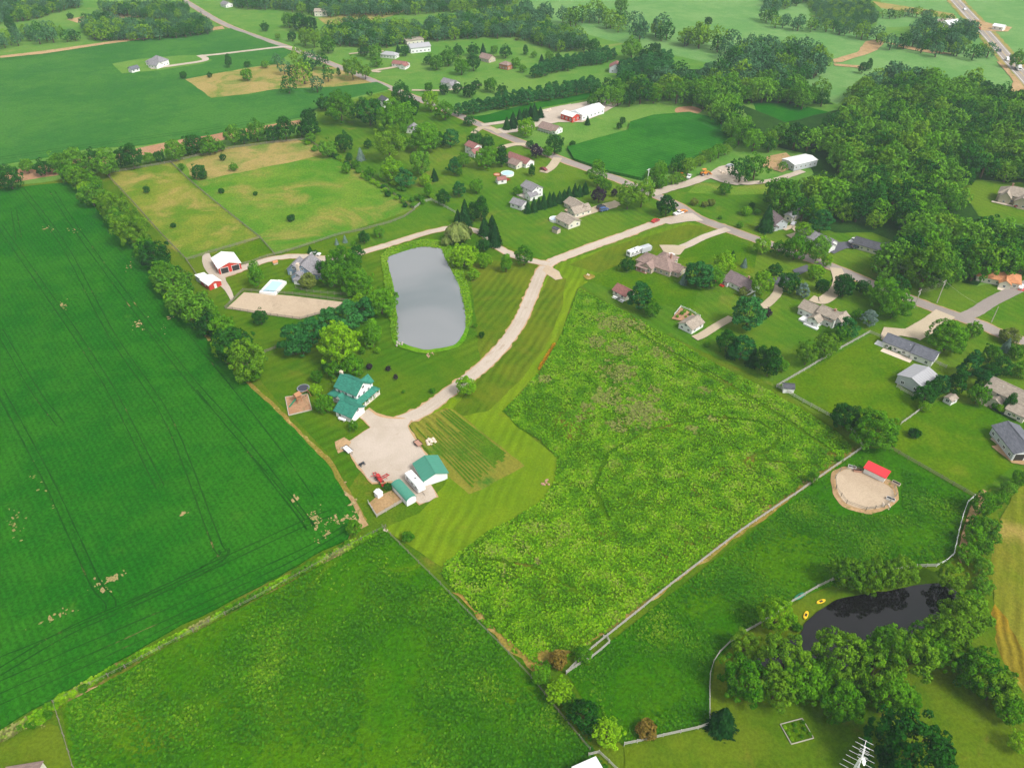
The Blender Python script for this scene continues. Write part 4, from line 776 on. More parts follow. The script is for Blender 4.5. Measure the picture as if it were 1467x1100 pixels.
put('russet', 926, 1045, 32, 'russet bush inside the white fence at the bottom'); put('maple', 507, 758, 20, 'leafy bush at the corner of soybean field and pasture'); put('shrub', 584, 769, 18, 'low bush on the wire fence below the dog run'); put('dark', 555, 696, 12, 'dark small tree behind the red loader')
grp('scattered over the dry paddocks', [('darkshrub',317,274,9),('darkshrub',417,313,12),('darkshrub',248,323,9),('darkshrub',366,278,7),('dark',284,244,19),('maple',334,238,12),('dark',319,225,9),('maple',260,240,8),('dark',210,272,9),('dark',290,250,12)])
mass('small bush along the scrubby paddock fence', 'bushes along the paddock fence', ['shrub','yellow','darkshrub'], pts=[(440,203),(470,218),(500,236),(530,256),(560,278),(592,298)], wpx=8, ref_v=250, spacing=0.75, jit=0.5, seed=30)
mass('small bush along the scrubby paddock fence', 'bushes along the paddock fence', ['shrub','yellow'], pts=[(548,262),(580,272),(600,286),(618,284)], wpx=9, ref_v=270, spacing=0.8, jit=0.9, seed=31)
mass('small bush in the weeds between the two fields', 'bushes between soybeans and pasture', ['shrub','yellow'], pts=[(30,1042),(60,1030),(90,1002),(120,984)], wpx=12, ref_v=1000, spacing=0.9, jit=0.3, seed=32)
mass('small bush in the weeds between the two fields', 'bushes between soybeans and pasture', ['shrub','yellow'], pts=[(440,808),(480,788),(500,776)], wpx=8, ref_v=800, spacing=1.0, jit=0.4, seed=33)

TENS = {20: 'twenty', 30: 'thirty', 40: 'forty', 50: 'fifty', 60: 'sixty', 70: 'seventy'}; TENTH = {20: 'twentieth', 30: 'thirtieth', 40: 'fortieth', 50: 'fiftieth', 60: 'sixtieth', 70: 'seventieth'}
def nth(i):
    if i < 20: return ORD[i]
    t, r_ = (i + 1)//10*10, (i + 1) % 10
    return TENTH[t] if r_ == 0 else TENS[t] + '-' + ORD[r_ - 1]
hr = sorted([t for t in ALLT if 'hedgerow' in t[4]], key=lambda t: -t[2])
for i, t in enumerate(hr): t[4] = '%s leafy tree counted down the hedgerow between soybean field and red barn' % nth(i)
hr = sorted([t for t in ALLT if 'in the row dividing' in t[4]], key=lambda t: t[1])
for i, t in enumerate(hr): t[4] = '%s tree from the left in the row behind the paddocks' % nth(i)
for key, txt in (('small bush along the scrubby', 'small bush from the left along the scrubby paddock fence'), ('small bush in the weeds', 'small bush from the left between soybeans and pasture')):
    hr = sorted([t for t in ALLT if t[4].startswith(key)], key=lambda t: t[1])
    for i, t in enumerate(hr): t[4] = '%s %s' % (nth(i), txt)
def place_tree(kind, x, y, wd, label, group, r):
    gl, key, nm = TYPES[kind]; i = r.randrange(len(gl)); me, H = crown_of(kind, i)
    o = root(nm, label, {'shrub': 'bush', 'willow_tree': 'tree'}.get(nm, 'tree'), (x, y, GZ(x, y) - 0.05), r.uniform(0, 6.28), group)
    s = wd; sz = wd*r.uniform(0.92, 1.1)
    if nm == 'deciduous_tree' and wd < 4: sz *= 1.15
    o.scale = (s, s*r.uniform(0.92, 1.06), sz)
    link('crown', me, o)
    link('trunk', TRUNK_CONE if nm in ('spruce_tree',) else (TRUNK_LOW if nm in ('shrub', 'willow_tree') else TRUNKS[r.randrange(3)]), o)
    return o
_r = random.Random(99)
decid = [t for t in ALLT if TYPES[t[0]][2] == 'deciduous_tree']
hand = [t for t in decid if not t[6]]; ms = [t for t in decid if t[6]]
ms.sort(key=lambda t: (-2.0 if 'hedgerow' in t[4] else -1.0 if 'behind the paddocks' in t[4] else 0.0) - t[3]/math.sqrt(t[0 + 1]**2 + t[2]**2 + CAM_H**2))
inframe = lambda t: True
def seen(t):
    x, y, z = t[1], t[2], 6.0
    dep = y*CT + (CAM_H - z)*ST; u = 733.5 + FOC*x/dep; v = 550 + FOC*((CAM_H - z)*CT - y*ST)/dep
    return -15 < u < 1482 and -15 < v < 1115
N_IND = max(0, 340 - len(hand)); vis = [t for t in ms if seen(t)]
ind = vis[:N_IND]; idset = set(id(t) for t in ind)
rest = [t for t in ms if id(t) not in idset]
for t in ALLT:
    if TYPES[t[0]][2] != 'deciduous_tree' or not t[6] or id(t) in idset:
        place_tree(t[0], t[1], t[2], t[3], t[4], t[5], _r)
print('TREES hand', len(hand), 'ind', len(hand) + len(ind), 'others', len(ALLT) - len(decid), 'merged', len(rest))
# the trees beyond that number: one mass of real crowns and trunks
LOW_NEAR = [broad_crown(s, H=1.0, nl=50, per=22, leaf=0.036, lob=(0.07, 0.13), lowc=True, top=0.1, base=0.08, tilt=0.5) for s in (81, 82, 83, 84)]
LOW_FAR = [broad_crown(s, H=1.05, nl=26, per=16, leaf=0.050, lob=(0.10, 0.17), lowc=True, top=0.15, base=0.08, tilt=0.5) for s in (85, 86, 87, 88)]
def far_woods(name, trees, keys):
    key = keys[0]; nk = len(keys)
    V = []; F = []; T = []; MI = []; o = 0
    for t in trees:
        v, f, ti = (LOW_FAR if key == 'distant' else LOW_NEAR)[_r.randrange(4)]; a = _r.uniform(0, 6.28); c, s_ = math.cos(a), math.sin(a)
        p = v*np.array([t[3], t[3], t[3]*_r.uniform(0.9, 1.15)]); p = np.stack([p[:, 0]*c - p[:, 1]*s_ + t[1], p[:, 0]*s_ + p[:, 1]*c + t[2], p[:, 2]], 1)
        V.append(p); F.append(f + o); T.append(np.clip(ti*0.55 + _r.uniform(-0.1, 0.65), 0, 1)); MI.append(np.full(len(f), _r.randrange(nk))); o += len(p)
        r_ = 0.03*t[3]; h = 0.4*t[3]; tv = np.array([(t[1] + dx*r_, t[2] + dy*r_, z) for z in (0, h) for dx, dy in ((-1,-1),(1,-1),(1,1),(-1,1))])
        V.append(tv); F.append(np.array([(0,1,5,4),(1,2,6,5),(2,3,7,6),(3,0,4,7)]) + o); T.append(np.zeros(8)); MI.append(np.full(4, nk)); o += 8
    if not V: return
    me = np_mesh(name, np.concatenate(V), np.concatenate(F), [LEAF[k_] for k_ in keys] + [BARK], np.concatenate(T), np.concatenate(MI))
    tag(link(name, me), 'far woodland and hedges of many leafy trees beyond the nearer ones', 'woodland', None, 'stuff')
far_woods('far_woodland', [t for t in rest if t[2] < 520], ['wood', 'wood', 'maple', 'creek', 'dark'])
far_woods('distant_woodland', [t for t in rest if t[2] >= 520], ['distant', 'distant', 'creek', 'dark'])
# ------------------------------------------------------------------ weeds, tufts and reeds
MEADOW = poly([(830,414),(799,493),(772,533),(750,561),(720,589),(744,613),(775,631),(798,656),(795,690),(780,715),(740,742),(700,762),(640,805),(632,822),(655,852),(700,902),(760,958),(800,948),(850,920),(880,898),(960,836),(1060,761),(1160,689),(1222,645),(1205,625),(1150,588),(1100,560),(1020,520),(950,478),(890,445),(850,425)])
def weed_mat(name, c0, c1, c2, c3):
    t = NT(name); at = t.n('Attribute', attribute_name='tint').outputs['Fac']
    r = t.n('ValToRGB'); t.l(at, r.inputs[0]); e = r.color_ramp.elements
    e[0].position = 0.0; e[0].color = c0; e[1].position = 1.0; e[1].color = c3
    q = e.new(0.45); q.color = c1; q = e.new(0.72); q.color = c2
    t.l(r.outputs[0], t.b.inputs['Base Color']); t.b.inputs['Roughness'].default_value = 0.85; t.b.inputs['Specular IOR Level'].default_value = 0.08
    return t.m
def clumps(name, pg, n, size, hgt, mat, tintf, blades=5, label=None, cat=None, dens=None, seed=1, zf=None):
    rng = np.random.default_rng(seed); xs = [p[0] for p in pg]; ys = [p[1] for p in pg]; P_ = []
    while len(P_) < n:
        x = rng.uniform(min(xs), max(xs)); y = rng.uniform(min(ys), max(ys))
        if inside(x, y, pg) and (dens is None or rng.uniform() < dens(x, y)): P_.append((x, y))
    P_ = np.array(P_); m = len(P_); tt = np.array([tintf(x, y) for x, y in P_])
    s = size*rng.uniform(0.55, 1.5, m); V = []; T = []
    z0 = np.array([zf]*m) if zf is not None else np.zeros(m)
    for b in range(blades):                                       # leaf sprays that lean outwards from the middle of each plant
        a = rng.uniform(0, 6.28, m); out = np.stack([np.cos(a), np.sin(a), np.zeros(m)], 1); up = np.array([0, 0, 1.0])
        sd_ = np.stack([-np.sin(a), np.cos(a), np.zeros(m)], 1); c = np.stack([P_[:, 0], P_[:, 1], z0], 1)
        h = (hgt*rng.uniform(0.5, 1.3, m)*s/size)[:, None]; ss = s[:, None]
        q = np.stack([c + sd_*ss*0.12, c + out*ss*0.35 + sd_*ss*0.32 + up*h, c + out*ss*0.75 + up*h*0.72, c + out*ss*0.3 - sd_*ss*0.32 + up*h*0.92], 1)
        V.append(q.reshape(-1, 3)); T.append(np.repeat(np.clip(tt + rng.normal(0, 0.13, m), 0, 1), 4))
    V = np.concatenate(V); T = np.concatenate(T)
    o = link(name, np_mesh(name, V, np.arange(len(V)).reshape(-1, 4), mat, T)); o['kind'] = 'stuff'
    if label: o['label'] = label; o['category'] = cat
    return o
WEED = weed_mat('meadow_weeds', S(54, 106, 0), S(94, 150, 2), S(126, 172, 12), S(136, 138, 78))
DUN = [(u, v, r) for u, v, r in ((880,465,34),(890,500,30),(965,430,10),(885,535,36),(855,490,18),(950,505,24),(915,590,44),(885,610,20),(870,570,30),(1010,560,12),(780,545,14),(990,615,12),(1020,600,10),(845,585,16),(905,470,24),(830,600,10),(940,560,14),(768,805,7),(720,822,8))]
DUNW = [(P(u, v), r/scale_at(v)) for u, v, r in DUN]
def weed_tint(x, y):
    n = 0.50 + 0.25*mnoise.noise((x*0.05, y*0.05, 1)) + 0.45*mnoise.noise((x*0.25, y*0.25, 2))
    d = 0
    for (cx, cy), r in DUNW:
        q = math.hypot(x - cx, y - cy)/max(r, 1)
        if q < 1: d = max(d, (1 - q)*1.2)
    if d > 0 and mnoise.noise((x*0.5, y*0.5, 7)) + d > 0.42: return 0.95
    return min(0.76, max(0.0, n))
STRAW = [poly([(648,846),(660,850),(712,905),(750,935),(800,930),(822,934),(796,952),(762,966),(700,902)]), poly([(822,934),(872,900),(962,834),(1062,758),(1160,688),(1204,656),(1222,640),(1228,648),(1160,697),(1060,770),(960,845),(872,908)])]
def weed_dens(x, y):
    if any(inside(x, y, q) for q in STRAW) and mnoise.noise((x*0.3, y*0.3, 11)) < 0.12: return 0.03
    k = 0.62 + 1.1*mnoise.noise((x*0.16, y*0.16, 5)) + 0.3*mnoise.noise((x*0.03, y*0.03, 8))
    for ln, wd in PATHS:
        for (ax, ay), (bx_, by_) in zip(ln[:-1], ln[1:]):
            dx, dy = bx_ - ax, by_ - ay; t = max(0, min(1, ((x - ax)*dx + (y - ay)*dy)/(dx*dx + dy*dy)))
            if math.hypot(x - ax - t*dx, y - ay - t*dy) < wd: return 0.03
    return max(0.38, min(1, k + 0.1))
PATHS = [([P(*q) for q in ln], wd) for ln, wd in (([(905,470),(980,522),(1060,562),(1140,612),(1195,652)], 0.9), ([(872,745),(850,700),(872,650),(930,618),(1010,598),(1085,604),(1118,626),(1108,642),(1062,662)], 0.7), ([(935,490),(1040,548),(1150,616)], 0.5), ([(690,800),(760,812),(830,850)], 0.6), ([(1085,660),(1130,664),(1170,668)], 0.6))]
clumps('meadow_weeds', MEADOW, 68000, 0.54, 0.34, WEED, weed_tint, blades=4, label='tall bright green weeds filling the overgrown central meadow', cat='weeds', dens=weed_dens, seed=5, zf=0.1)
TUFT = weed_mat('pasture_tufts', S(44, 104, 0), S(66, 124, 2), S(98, 142, 12), S(120, 150, 40))
tuft_t = lambda x, y: 0.35 + 0.5*mnoise.noise((x*0.1, y*0.1, 4))
LOT = poly([(1186,668),(1292,668),(1294,738),(1186,738)])
tuft_d = lambda x, y: 0.0 if inside(x, y, LOT) else max(0.04, min(1, 0.3 + 1.2*mnoise.noise((x*0.06, y*0.06, 6))))
clumps('pasture_tufts', poly([(552,765),(95,1010),(112,1110),(880,1110),(760,975),(640,845)]), 13000, 0.6, 0.35, TUFT, tuft_t, blades=4, label='darker grass tufts dotted over the near pasture', cat='grass', dens=tuft_d, seed=6, zf=0.1)
clumps('pasture_tufts', poly([(1236,645),(1392,714),(1364,795),(1312,811),(1150,852),(1067,905),(1018,950),(1014,1035),(894,1065),(818,962),(1000,825)]), 9000, 0.55, 0.3, TUFT, tuft_t, blades=4, label='grass tufts dotted over the fenced pasture left of the dirt lane', cat='grass', dens=tuft_d, seed=7, zf=0.15)
REED = weed_mat('shore_reeds', S(86, 136, 14), S(116, 160, 20), S(134, 170, 40), S(150, 170, 70))
ringp = poly([(546,368),(556,358),(583,350),(607,345),(638,348),(652,366),(666,395),(673,420),(677,450),(674,470),(666,475),(668,459),(664,437),(657,409),(646,387),(637,370),(633,358),(607,355),(583,360),(556,369),(556,382),(561,400),(566,431),(569,459),(571,488),(564,488),(558,460),(555,431),(549,400)])
clumps('shore_reeds', ringp, 3000, 0.6, 0.35, REED, lambda x, y: 0.4 + 0.4*mnoise.noise((x*0.1, y*0.1, 4)), blades=4, label='bright green rank grass ringing the large pond', cat='reeds', seed=8, zf=0.3)
verge = poly([(0,1066),(0,1052),(150,962),(300,886),(430,816),(500,779),(546,757),(552,762),(430,825),(300,894),(150,973)])
clumps('verge_weeds', verge, 1800, 0.7, 0.5, WEED, lambda x, y: 0.45 + 1.2*mnoise.noise((x*0.1, y*0.1, 4)), blades=4, label='rough weeds on the strip between soybeans and pasture', cat='weeds', seed=9, zf=0.1)
ORG = weed_mat('orange_flowers', S(170, 120, 14), S(190, 140, 16), S(196, 150, 24), S(140, 120, 30))
clumps('orange_flowers', poly([(770.5,530),(773,531.5),(795.5,494),(793.5,492.5)]), 200, 0.5, 0.5, ORG, lambda x, y: 0.5, blades=5, label='narrow strip of orange flowers on the mown edge of the meadow', cat='flowers', seed=10, zf=0.2)
# ------------------------------------------------------------------ buildings
WALLM = {k: siding_mat(k, c) for k, c in {
 'white_siding': (0.78, 0.78, 0.76, 1), 'cream_siding': (0.66, 0.62, 0.52, 1), 'tan_brick': (0.50, 0.42, 0.33, 1), 'blue_siding': (0.22, 0.30, 0.40, 1), 'grey_siding': (0.50, 0.53, 0.56, 1), 'orange_brick': (0.44, 0.17, 0.09, 1)}.items()}
WALLM['red_metal_siding'] = siding_mat('red_metal_siding', (0.52, 0.05, 0.035, 1), True)
WALLM['white_metal_siding'] = siding_mat('white_metal_siding', (0.76, 0.77, 0.78, 1), True)
ROOFM = {k: shingle_mat(k, c) for k, c in {
 'green_shingles': (0.035, 0.19, 0.135, 1), 'grey_shingles': (0.23, 0.22, 0.235, 1), 'dark_grey_shingles': (0.13, 0.135, 0.16, 1), 'brown_shingles': (0.27, 0.19, 0.165, 1), 'maroon_shingles': (0.27, 0.12, 0.11, 1),
 'tan_shingles': (0.32, 0.27, 0.22, 1), 'orange_shingles': (0.52, 0.23, 0.11, 1), 'black_shingles': (0.085, 0.085, 0.10, 1), 'purple_grey_shingles': (0.21, 0.16, 0.165, 1)}.items()}
def metal_roof(name, col): return plain_mat(name, col, rough=0.45, spec=0.4, var=0.06, scale=0.5)
ROOFM['white_metal_roof'] = metal_roof('white_metal_roof', (0.80, 0.80, 0.80, 1)); ROOFM['green_metal_roof'] = metal_roof('green_metal_roof', (0.055, 0.235, 0.165, 1))
ROOFM['red_metal_roof'] = metal_roof('red_metal_roof', (0.62, 0.035, 0.045, 1)); ROOFM['grey_metal_roof'] = metal_roof('grey_metal_roof', (0.36, 0.36, 0.38, 1))
TRIM = plain_mat('white_trim', (0.80, 0.80, 0.79, 1), rough=0.5, var=0.05)
PANE = glass_mat('window_glass', (0.045, 0.055, 0.07, 1)); DOORM = plain_mat('garage_door_white', (0.70, 0.70, 0.68, 1), var=0.06); DARKD = plain_mat('dark_doorway', (0.03, 0.028, 0.026, 1))
REDD = plain_mat('red_paint', (0.5, 0.03, 0.02, 1), rough=0.4); BRICK = plain_mat('chimney_brick', (0.40, 0.22, 0.16, 1), var=0.25, scale=3); STONE = plain_mat('pale_stone', (0.62, 0.52, 0.42, 1), var=0.2, scale=2)
WOOD = plain_mat('weathered_wood', (0.42, 0.38, 0.33, 1), rough=0.9, var=0.25, scale=2); DECK = plain_mat('deck_boards', (0.46, 0.33, 0.24, 1), rough=0.9, var=0.2, scale=3)
def M(**k): return k
def roof_mesh(v, mat, metal):
    m = MB(); L, W, h, rh, o, t = v['L'], v['W'], v['h'], v['rh'], v.get('o', 0.5), 0.22
    kind = v.get('type', 'gable')
    if kind == 'gable':
        s = rh/(W/2); e = h - o*s
        m.prism_x([(-W/2-o, e), (0, h+rh), (W/2+o, e), (W/2+o, e+t), (0, h+rh+t), (-W/2-o, e+t)][::-1], -L/2-o, L/2+o)
        if metal:
            n = int((L + 2*o)/1.2)
            for i in range(1, n):
                x = -L/2 - o + (L + 2*o)*i/n
                for sg in (-1, 1):
                    m.add([(x-.05, 0, h+rh+t+.05), (x+.05, 0, h+rh+t+.05), (x+.05, sg*(W/2+o), e+t+.05), (x-.05, sg*(W/2+o), e+t+.05), (x-.05, 0, h+rh+t-.05), (x+.05, 0, h+rh+t-.05), (x+.05, sg*(W/2+o), e+t-.05), (x-.05, sg*(W/2+o), e+t-.05)],
                          [(0,1,2,3), (0,3,7,4), (1,5,6,2), (3,2,6,7)])
        m.box((0, 0, h+rh+t+0.02), (L+2*o-0.1, 0.35, 0.1))
    elif kind == 'hip':
        a, b = L/2 + o, W/2 + o; r = max(0.0, L/2 - W/2)
        vs = [(-a,-b,h),(a,-b,h),(a,b,h),(-a,b,h),(-a,-b,h+t),(a,-b,h+t),(a,b,h+t),(-a,b,h+t),(-r,0,h+rh+t),(r,0,h+rh+t)]
        m.add(vs, [(3,2,1,0),(0,1,5,4),(1,2,6,5),(2,3,7,6),(3,0,4,7),(4,5,9,8),(6,7,8,9),(5,6,9),(7,4,8)])
        if r > 0: m.box((0, 0, h+rh+t+0.01), (2*r, 0.3, 0.08))
    elif kind == 'shed':
        m.prism_x([(-W/2-o, h), (W/2+o, h+rh), (W/2+o, h+rh+t), (-W/2-o, h+t)][::-1], -L/2-o, L/2+o)
    elif kind == 'arch':
        n = 12; out = [(math.cos(math.pi*i/n)*(W/2+0.12), h + math.sin(math.pi*i/n)*rh) for i in range(n+1)]; inn = [(y*0.95, z-0.1) for y, z in out][::-1]
        pr = out + inn
        k = len(pr); vs = [(-L/2-.1, y, z) for y, z in pr] + [(L/2+.1, y, z) for y, z in pr]
        fs = [(a, k+a, k+(a+1) % k, (a+1) % k) for a in range(k)]
        for a in range(n): fs += [(a, a+1, k-2-a, k-1-a), (k+a+1, k+a, 2*k-1-a, 2*k-2-a)]
        m.add(vs, fs)
        for i in range(1, int(L/1.0)):
            x = -L/2 + L*i/int(L/1.0)
            for a in range(n): y0, z0 = out[a]; y1, z1 = out[a+1]; m.tube((x, y0, z0), (x, y1, z1), 0.05, 4)
    elif kind == 'flat': m.box((0, 0, h + 0.12), (L + 2*o, W + 2*o, 0.24))
    return m
def wall_mesh(v):
    m = MB(); L, W, h, rh = v['L'], v['W'], v['h'], v['rh']; k = v.get('type', 'gable')
    if k == 'gable': m.prism_x([(-W/2, -0.3), (W/2, -0.3), (W/2, h-0.02), (0, h+rh-0.02), (-W/2, h-0.02)], -L/2, L/2)
    elif k == 'shed': m.prism_x([(-W/2, -0.3), (W/2, -0.3), (W/2, h+rh-0.04), (-W/2, h-0.02)], -L/2, L/2)
    elif k == 'arch':
        n = 12; m.prism_x([(-W/2, -0.3), (W/2, -0.3)] + [(math.cos(math.pi*i/n)*W/2*.97, h + math.sin(math.pi*i/n)*rh*.97) for i in range(n+1)], -L/2, L/2)
    else: m.box((0, 0, (h - 0.3)/2 - 0.01), (L, W, h + 0.3 - 0.02))
    return m
_win = {}
def window_parts(w_, h_, parent, loc, rz, k='window', trim=None):
    key = (k, round(w_, 1), round(h_, 1), trim.name if trim else '')
    if key not in _win:
        f = MB(); b = 0.12
        f.box((0, -0.03, h_/2 - b/2), (w_, 0.1, b)); f.box((0, -0.03, -h_/2 + b/2), (w_, 0.1, b)); f.box((-w_/2 + b/2, -0.03, 0), (b, 0.1, h_ - 2*b)); f.box((w_/2 - b/2, -0.03, 0), (b, 0.1, h_ - 2*b))
        if w_ > 1.2 and k == 'window': f.box((0, -0.025, 0), (0.08, 0.08, h_ - 2*b))
        p = MB(); p.box((0, 0.0, 0), (w_ - 2*b, 0.06, h_ - 2*b))
        pm = {'window': PANE, 'garage_door': DOORM, 'door': REDD, 'doorway': DARKD, 'white_door': DOORM}[k]
        if k == 'garage_door':
            for q in range(1, 4): p.box((0, -0.04, -h_/2 + b + (h_-2*b)*q/4), (w_ - 2*b, 0.03, 0.05))
        _win[key] = (f.mesh('frame', trim or TRIM), p.mesh('pane', pm))
    fr, pn = _win[key]
    nm = {'window': 'window', 'garage_door': 'garage_door', 'door': 'door', 'doorway': 'doorway', 'white_door': 'door'}[k]
    o = link(nm, fr, parent, loc, rz); link('pane' if k == 'window' else 'leaf' if 'door' in k else 'pane', pn, o)
    return o
def building(name, label, cat, uv, dr, vols, wall, roof, extra=None, group=None, win=True, hmid=None, wsp=3.2, trim=None, sc=None):
    """uv: where the middle of the roof is seen; dr: direction of the main ridge on the plan."""
    v0 = vols[0]; hm_ = v0['h'] + v0['rh']*0.5 if hmid is None else hmid
    sc = sc or (0.80 if cat == 'house' else 0.95)
    x, y = P(uv[0], uv[1], hm_*sc); a = yaw_of(uv[0], uv[1], *dr)
    z = GZ(x, y)
    rt = root(name, label, cat, (x, y, z), a, group); rt.scale = (sc, sc, sc)
    boxes = []
    for v in vols:
        cx, cy = v.get('x', 0), v.get('y', 0); sw = v.get('ax', 'x') == 'y'
        L, W = (v['W'], v['L']) if sw else (v['L'], v['W']); boxes.append((cx - L/2, cx + L/2, cy - W/2, cy + W/2, v['h']))
    for i, v in enumerate(vols):
        cx, cy = v.get('x', 0), v.get('y', 0); q = math.pi/2 if v.get('ax', 'x') == 'y' else 0.0; q += v.get('rz', 0)
        wm = WALLM[v.get('wall', wall)]; rm = v.get('roof', roof); dz = v.get('z', 0)
        if not v.get('open'): link('wall', wall_mesh(v).mesh('wall', wm), rt, (cx, cy, dz), q)
        r_ = link('roof', roof_mesh(v, None, 'metal' in rm).mesh('roof', ROOFM[rm]), rt, (cx, cy, dz), q)
        if v.get('open'):                                         # porch posts
            for sx_ in np.linspace(-v['L']/2 + .2, v['L']/2 - .2, max(2, int(v['L']/2.5) + 1)):
                for sy in ((-1,) if v.get('open') == 'front' else (-1, 1)):
                    pm_ = MB(); pm_.box((sx_, sy*(v['W']/2 - .15), v['h']/2), (0.18, 0.18, v['h'])); link('post', pm_.mesh('post', TRIM), rt, (cx, cy, dz), q)
            continue
        if not (v.get('win', win)): continue
        # windows on the four walls, kept off the walls that touch another wing
        for sd_, (L, off, nx, ny) in enumerate(((v['L'], v['W']/2, 0, -1), (v['L'], v['W']/2, 0, 1), (v['W'], v['L']/2, 1, 0), (v['W'], v['L']/2, -1, 0))):
            wa = a + q; wx, wy = nx*math.cos(wa) - ny*math.sin(wa), nx*math.sin(wa) + ny*math.cos(wa)
            if wx*(-x) + wy*(-y) < -0.0: continue                 # the far walls of houses stay plain boards
            sp = v.get('doors', {}).get(sd_)
            n = max(1, int(L/wsp)); fl = [1.45] if v['h'] < 4.4 else [1.45, 4.2]
            if v.get('attic') and sd_ in (2, 3) and v.get('type', 'gable') == 'gable': fl = fl + [v['h'] + v['rh']*0.35]
            for zi, zz in enumerate(fl):
                k_ = 1 if zz > v['h'] else n
                for j in range(k_):
                    t = (j + 0.5)/k_*L - L/2
                    lx, ly = (t, off*ny) if nx == 0 else (off*nx, t)
                    gx, gy = cx + lx*math.cos(q) - ly*math.sin(q), cy + lx*math.sin(q) + ly*math.cos(q)
                    ox, oy = cx + (lx + nx*.4)*math.cos(q) - (ly + ny*.4)*math.sin(q), cy + (lx + nx*.4)*math.sin(q) + (ly + ny*.4)*math.cos(q)
                    if any(b[0] < ox < b[1] and b[2] < oy < b[3] and zz + dz < b[4] for q_, b in enumerate(boxes) if q_ != i): continue
                    rot = q + math.atan2(ny, nx) + math.pi/2
                    kk, ww, hh, z3 = 'window', 1.3, 1.3, zz
                    if sp and zi == 0:
                        if sp == 'garage': kk, ww, hh, z3 = 'garage_door', min(4.8, L/n*0.85), 2.3, 1.15
                        elif sp == 'bigdoor': kk, ww, hh, z3 = 'doorway', min(3.4, L/n*.85), 3.0, 1.5
                        elif j == k_//2: kk, ww, hh, z3 = sp, 1.1, 2.1, 1.05
                    window_parts(ww, hh, rt, (gx + nx*0.0, gy, z3 + dz), rot, kk, trim)
    if extra: extra(rt)
    return rt
def chimney(x, y, h, z0=2.0, s=0.9, m=None):
    def f(rt):
        b = MB(); b.box((x, y, (z0 + h)/2), (s, s*0.8, h - z0)); b.box((x, y, h + 0.06), (s + .2, s*.8 + .2, 0.12)); b.box((x, y, h + .2), (s*.4, s*.4, .2)); b.build('chimney', m or BRICK, rt)
    return f
def vent(x, y, z): 
    def f(rt): b = MB(); b.tube((x, y, z), (x, y, z + .5), .12, 6); b.build('vent_pipe', TRIM, rt)
    return f
def slab(nm, x, y, lx, ly, h, m, z=0):
    def f(rt): b = MB(); b.box((x, y, z + h/2), (lx, ly, h)); b.build(nm, m, rt)
    return f
def many(*fs):
    def f(rt):
        for g_ in fs: g_(rt)
    return f
# the green-roofed farmhouse: two storeys, wrap-round porch roof, cross gable, attached garage
def wrap(rt):
    m = MB(); a, b, zi, zo = 5.0, 4.0, 3.7, 2.75; A, B = 7.4, 6.4
    for (x0, y0, x1, y1, X0, Y0, X1, Y1) in ((-a,-b,a,-b,-A,-B,A,-B), (a,-b,a,b,A,-B,A,B), (-a,b,-a,-b,-A,B,-A,-B), (a,b,-a,b,A,B,-A,B)):
        m.add([(X0,Y0,zo),(X1,Y1,zo),(x1,y1,zi),(x0,y0,zi),(X0,Y0,zo-.2),(X1,Y1,zo-.2),(x1,y1,zi-.2),(x0,y0,zi-.2)], [(0,1,2,3),(7,6,5,4),(0,4,5,1)])
    m.build('porch_roof', ROOFM['green_shingles'], rt)
    d = MB(); d.box((0, 0, 0.15), (14.4, 12.4, 0.5)); d.build('porch_floor', STONE, rt)
    for x in np.arange(-7, 7.1, 2.0):
        for y in (-6.0, 6.0): p = MB(); p.box((x, y, 1.55), (.2, .2, 2.4)); p.build('porch_post', TRIM, rt)
    for y in np.arange(-4, 4.1, 2.0):
        for x in (-7.0, 7.0): p = MB(); p.box((x, y, 1.55), (.2, .2, 2.4)); p.build('porch_post', TRIM, rt)
    for (cx, cy, lx, ly) in ((0, -6.1, 14, .08), (7.1, 0, .08, 12)):
        r = MB(); r.box((cx, cy, 1.35), (lx, ly, .09)); r.box((cx, cy, .6), (lx, ly, .07))
        nn = 36
        for i in range(nn): t = (i + .5)/nn - .5; r.box((cx + t*(lx if lx > 1 else 0), cy + t*(ly if ly > 1 else 0), .95), (.06, .06, .7))
        r.build('railing', TRIM, rt)
    g_ = MB(); g_.prism_x([(-1.3, 2.9), (1.3, 2.9), (0, 4.3)], -1.6, 1.2); g_.xf(Matrix.Translation((-1.5, -5.4, 0)) @ Matrix.Rotation(math.pi/2, 4, 'Z')); g_.build('porch_gable', TRIM, rt)
    g2 = MB(); g2.prism_x([(-1.7, 2.85), (0, 4.5), (1.7, 2.85), (1.7, 2.98), (0, 4.68), (-1.7, 2.98)][::-1], -1.8, 1.8); g2.xf(Matrix.Translation((-1.5, -5.2, 0)) @ Matrix.Rotation(math.pi/2, 4, 'Z')); g2.build('porch_gable_roof', ROOFM['green_shingles'], rt)
    chimney(-5.3, 0.4, 9.6, 0, 1.1, STONE)(rt)
H1 = building('farmhouse', 'white two-storey farmhouse with green shingle roofs and a porch all round', 'house', (505, 549), (32, 13), [
    M(L=10, W=8, h=5.7, rh=3.0, attic=True), M(x=2.4, y=2.6, L=6.4, W=4.0, h=5.5, rh=1.9, ax='y', attic=True), M(x=5.4, y=-8.6, L=7.6, W=6.8, h=2.9, rh=2.0, doors={2: 'garage', 0: 'white_door'}, attic=True, o=0.6)],
    'white_siding', 'green_shingles', extra=wrap, hmid=6.6, wsp=2.6, sc=.88)
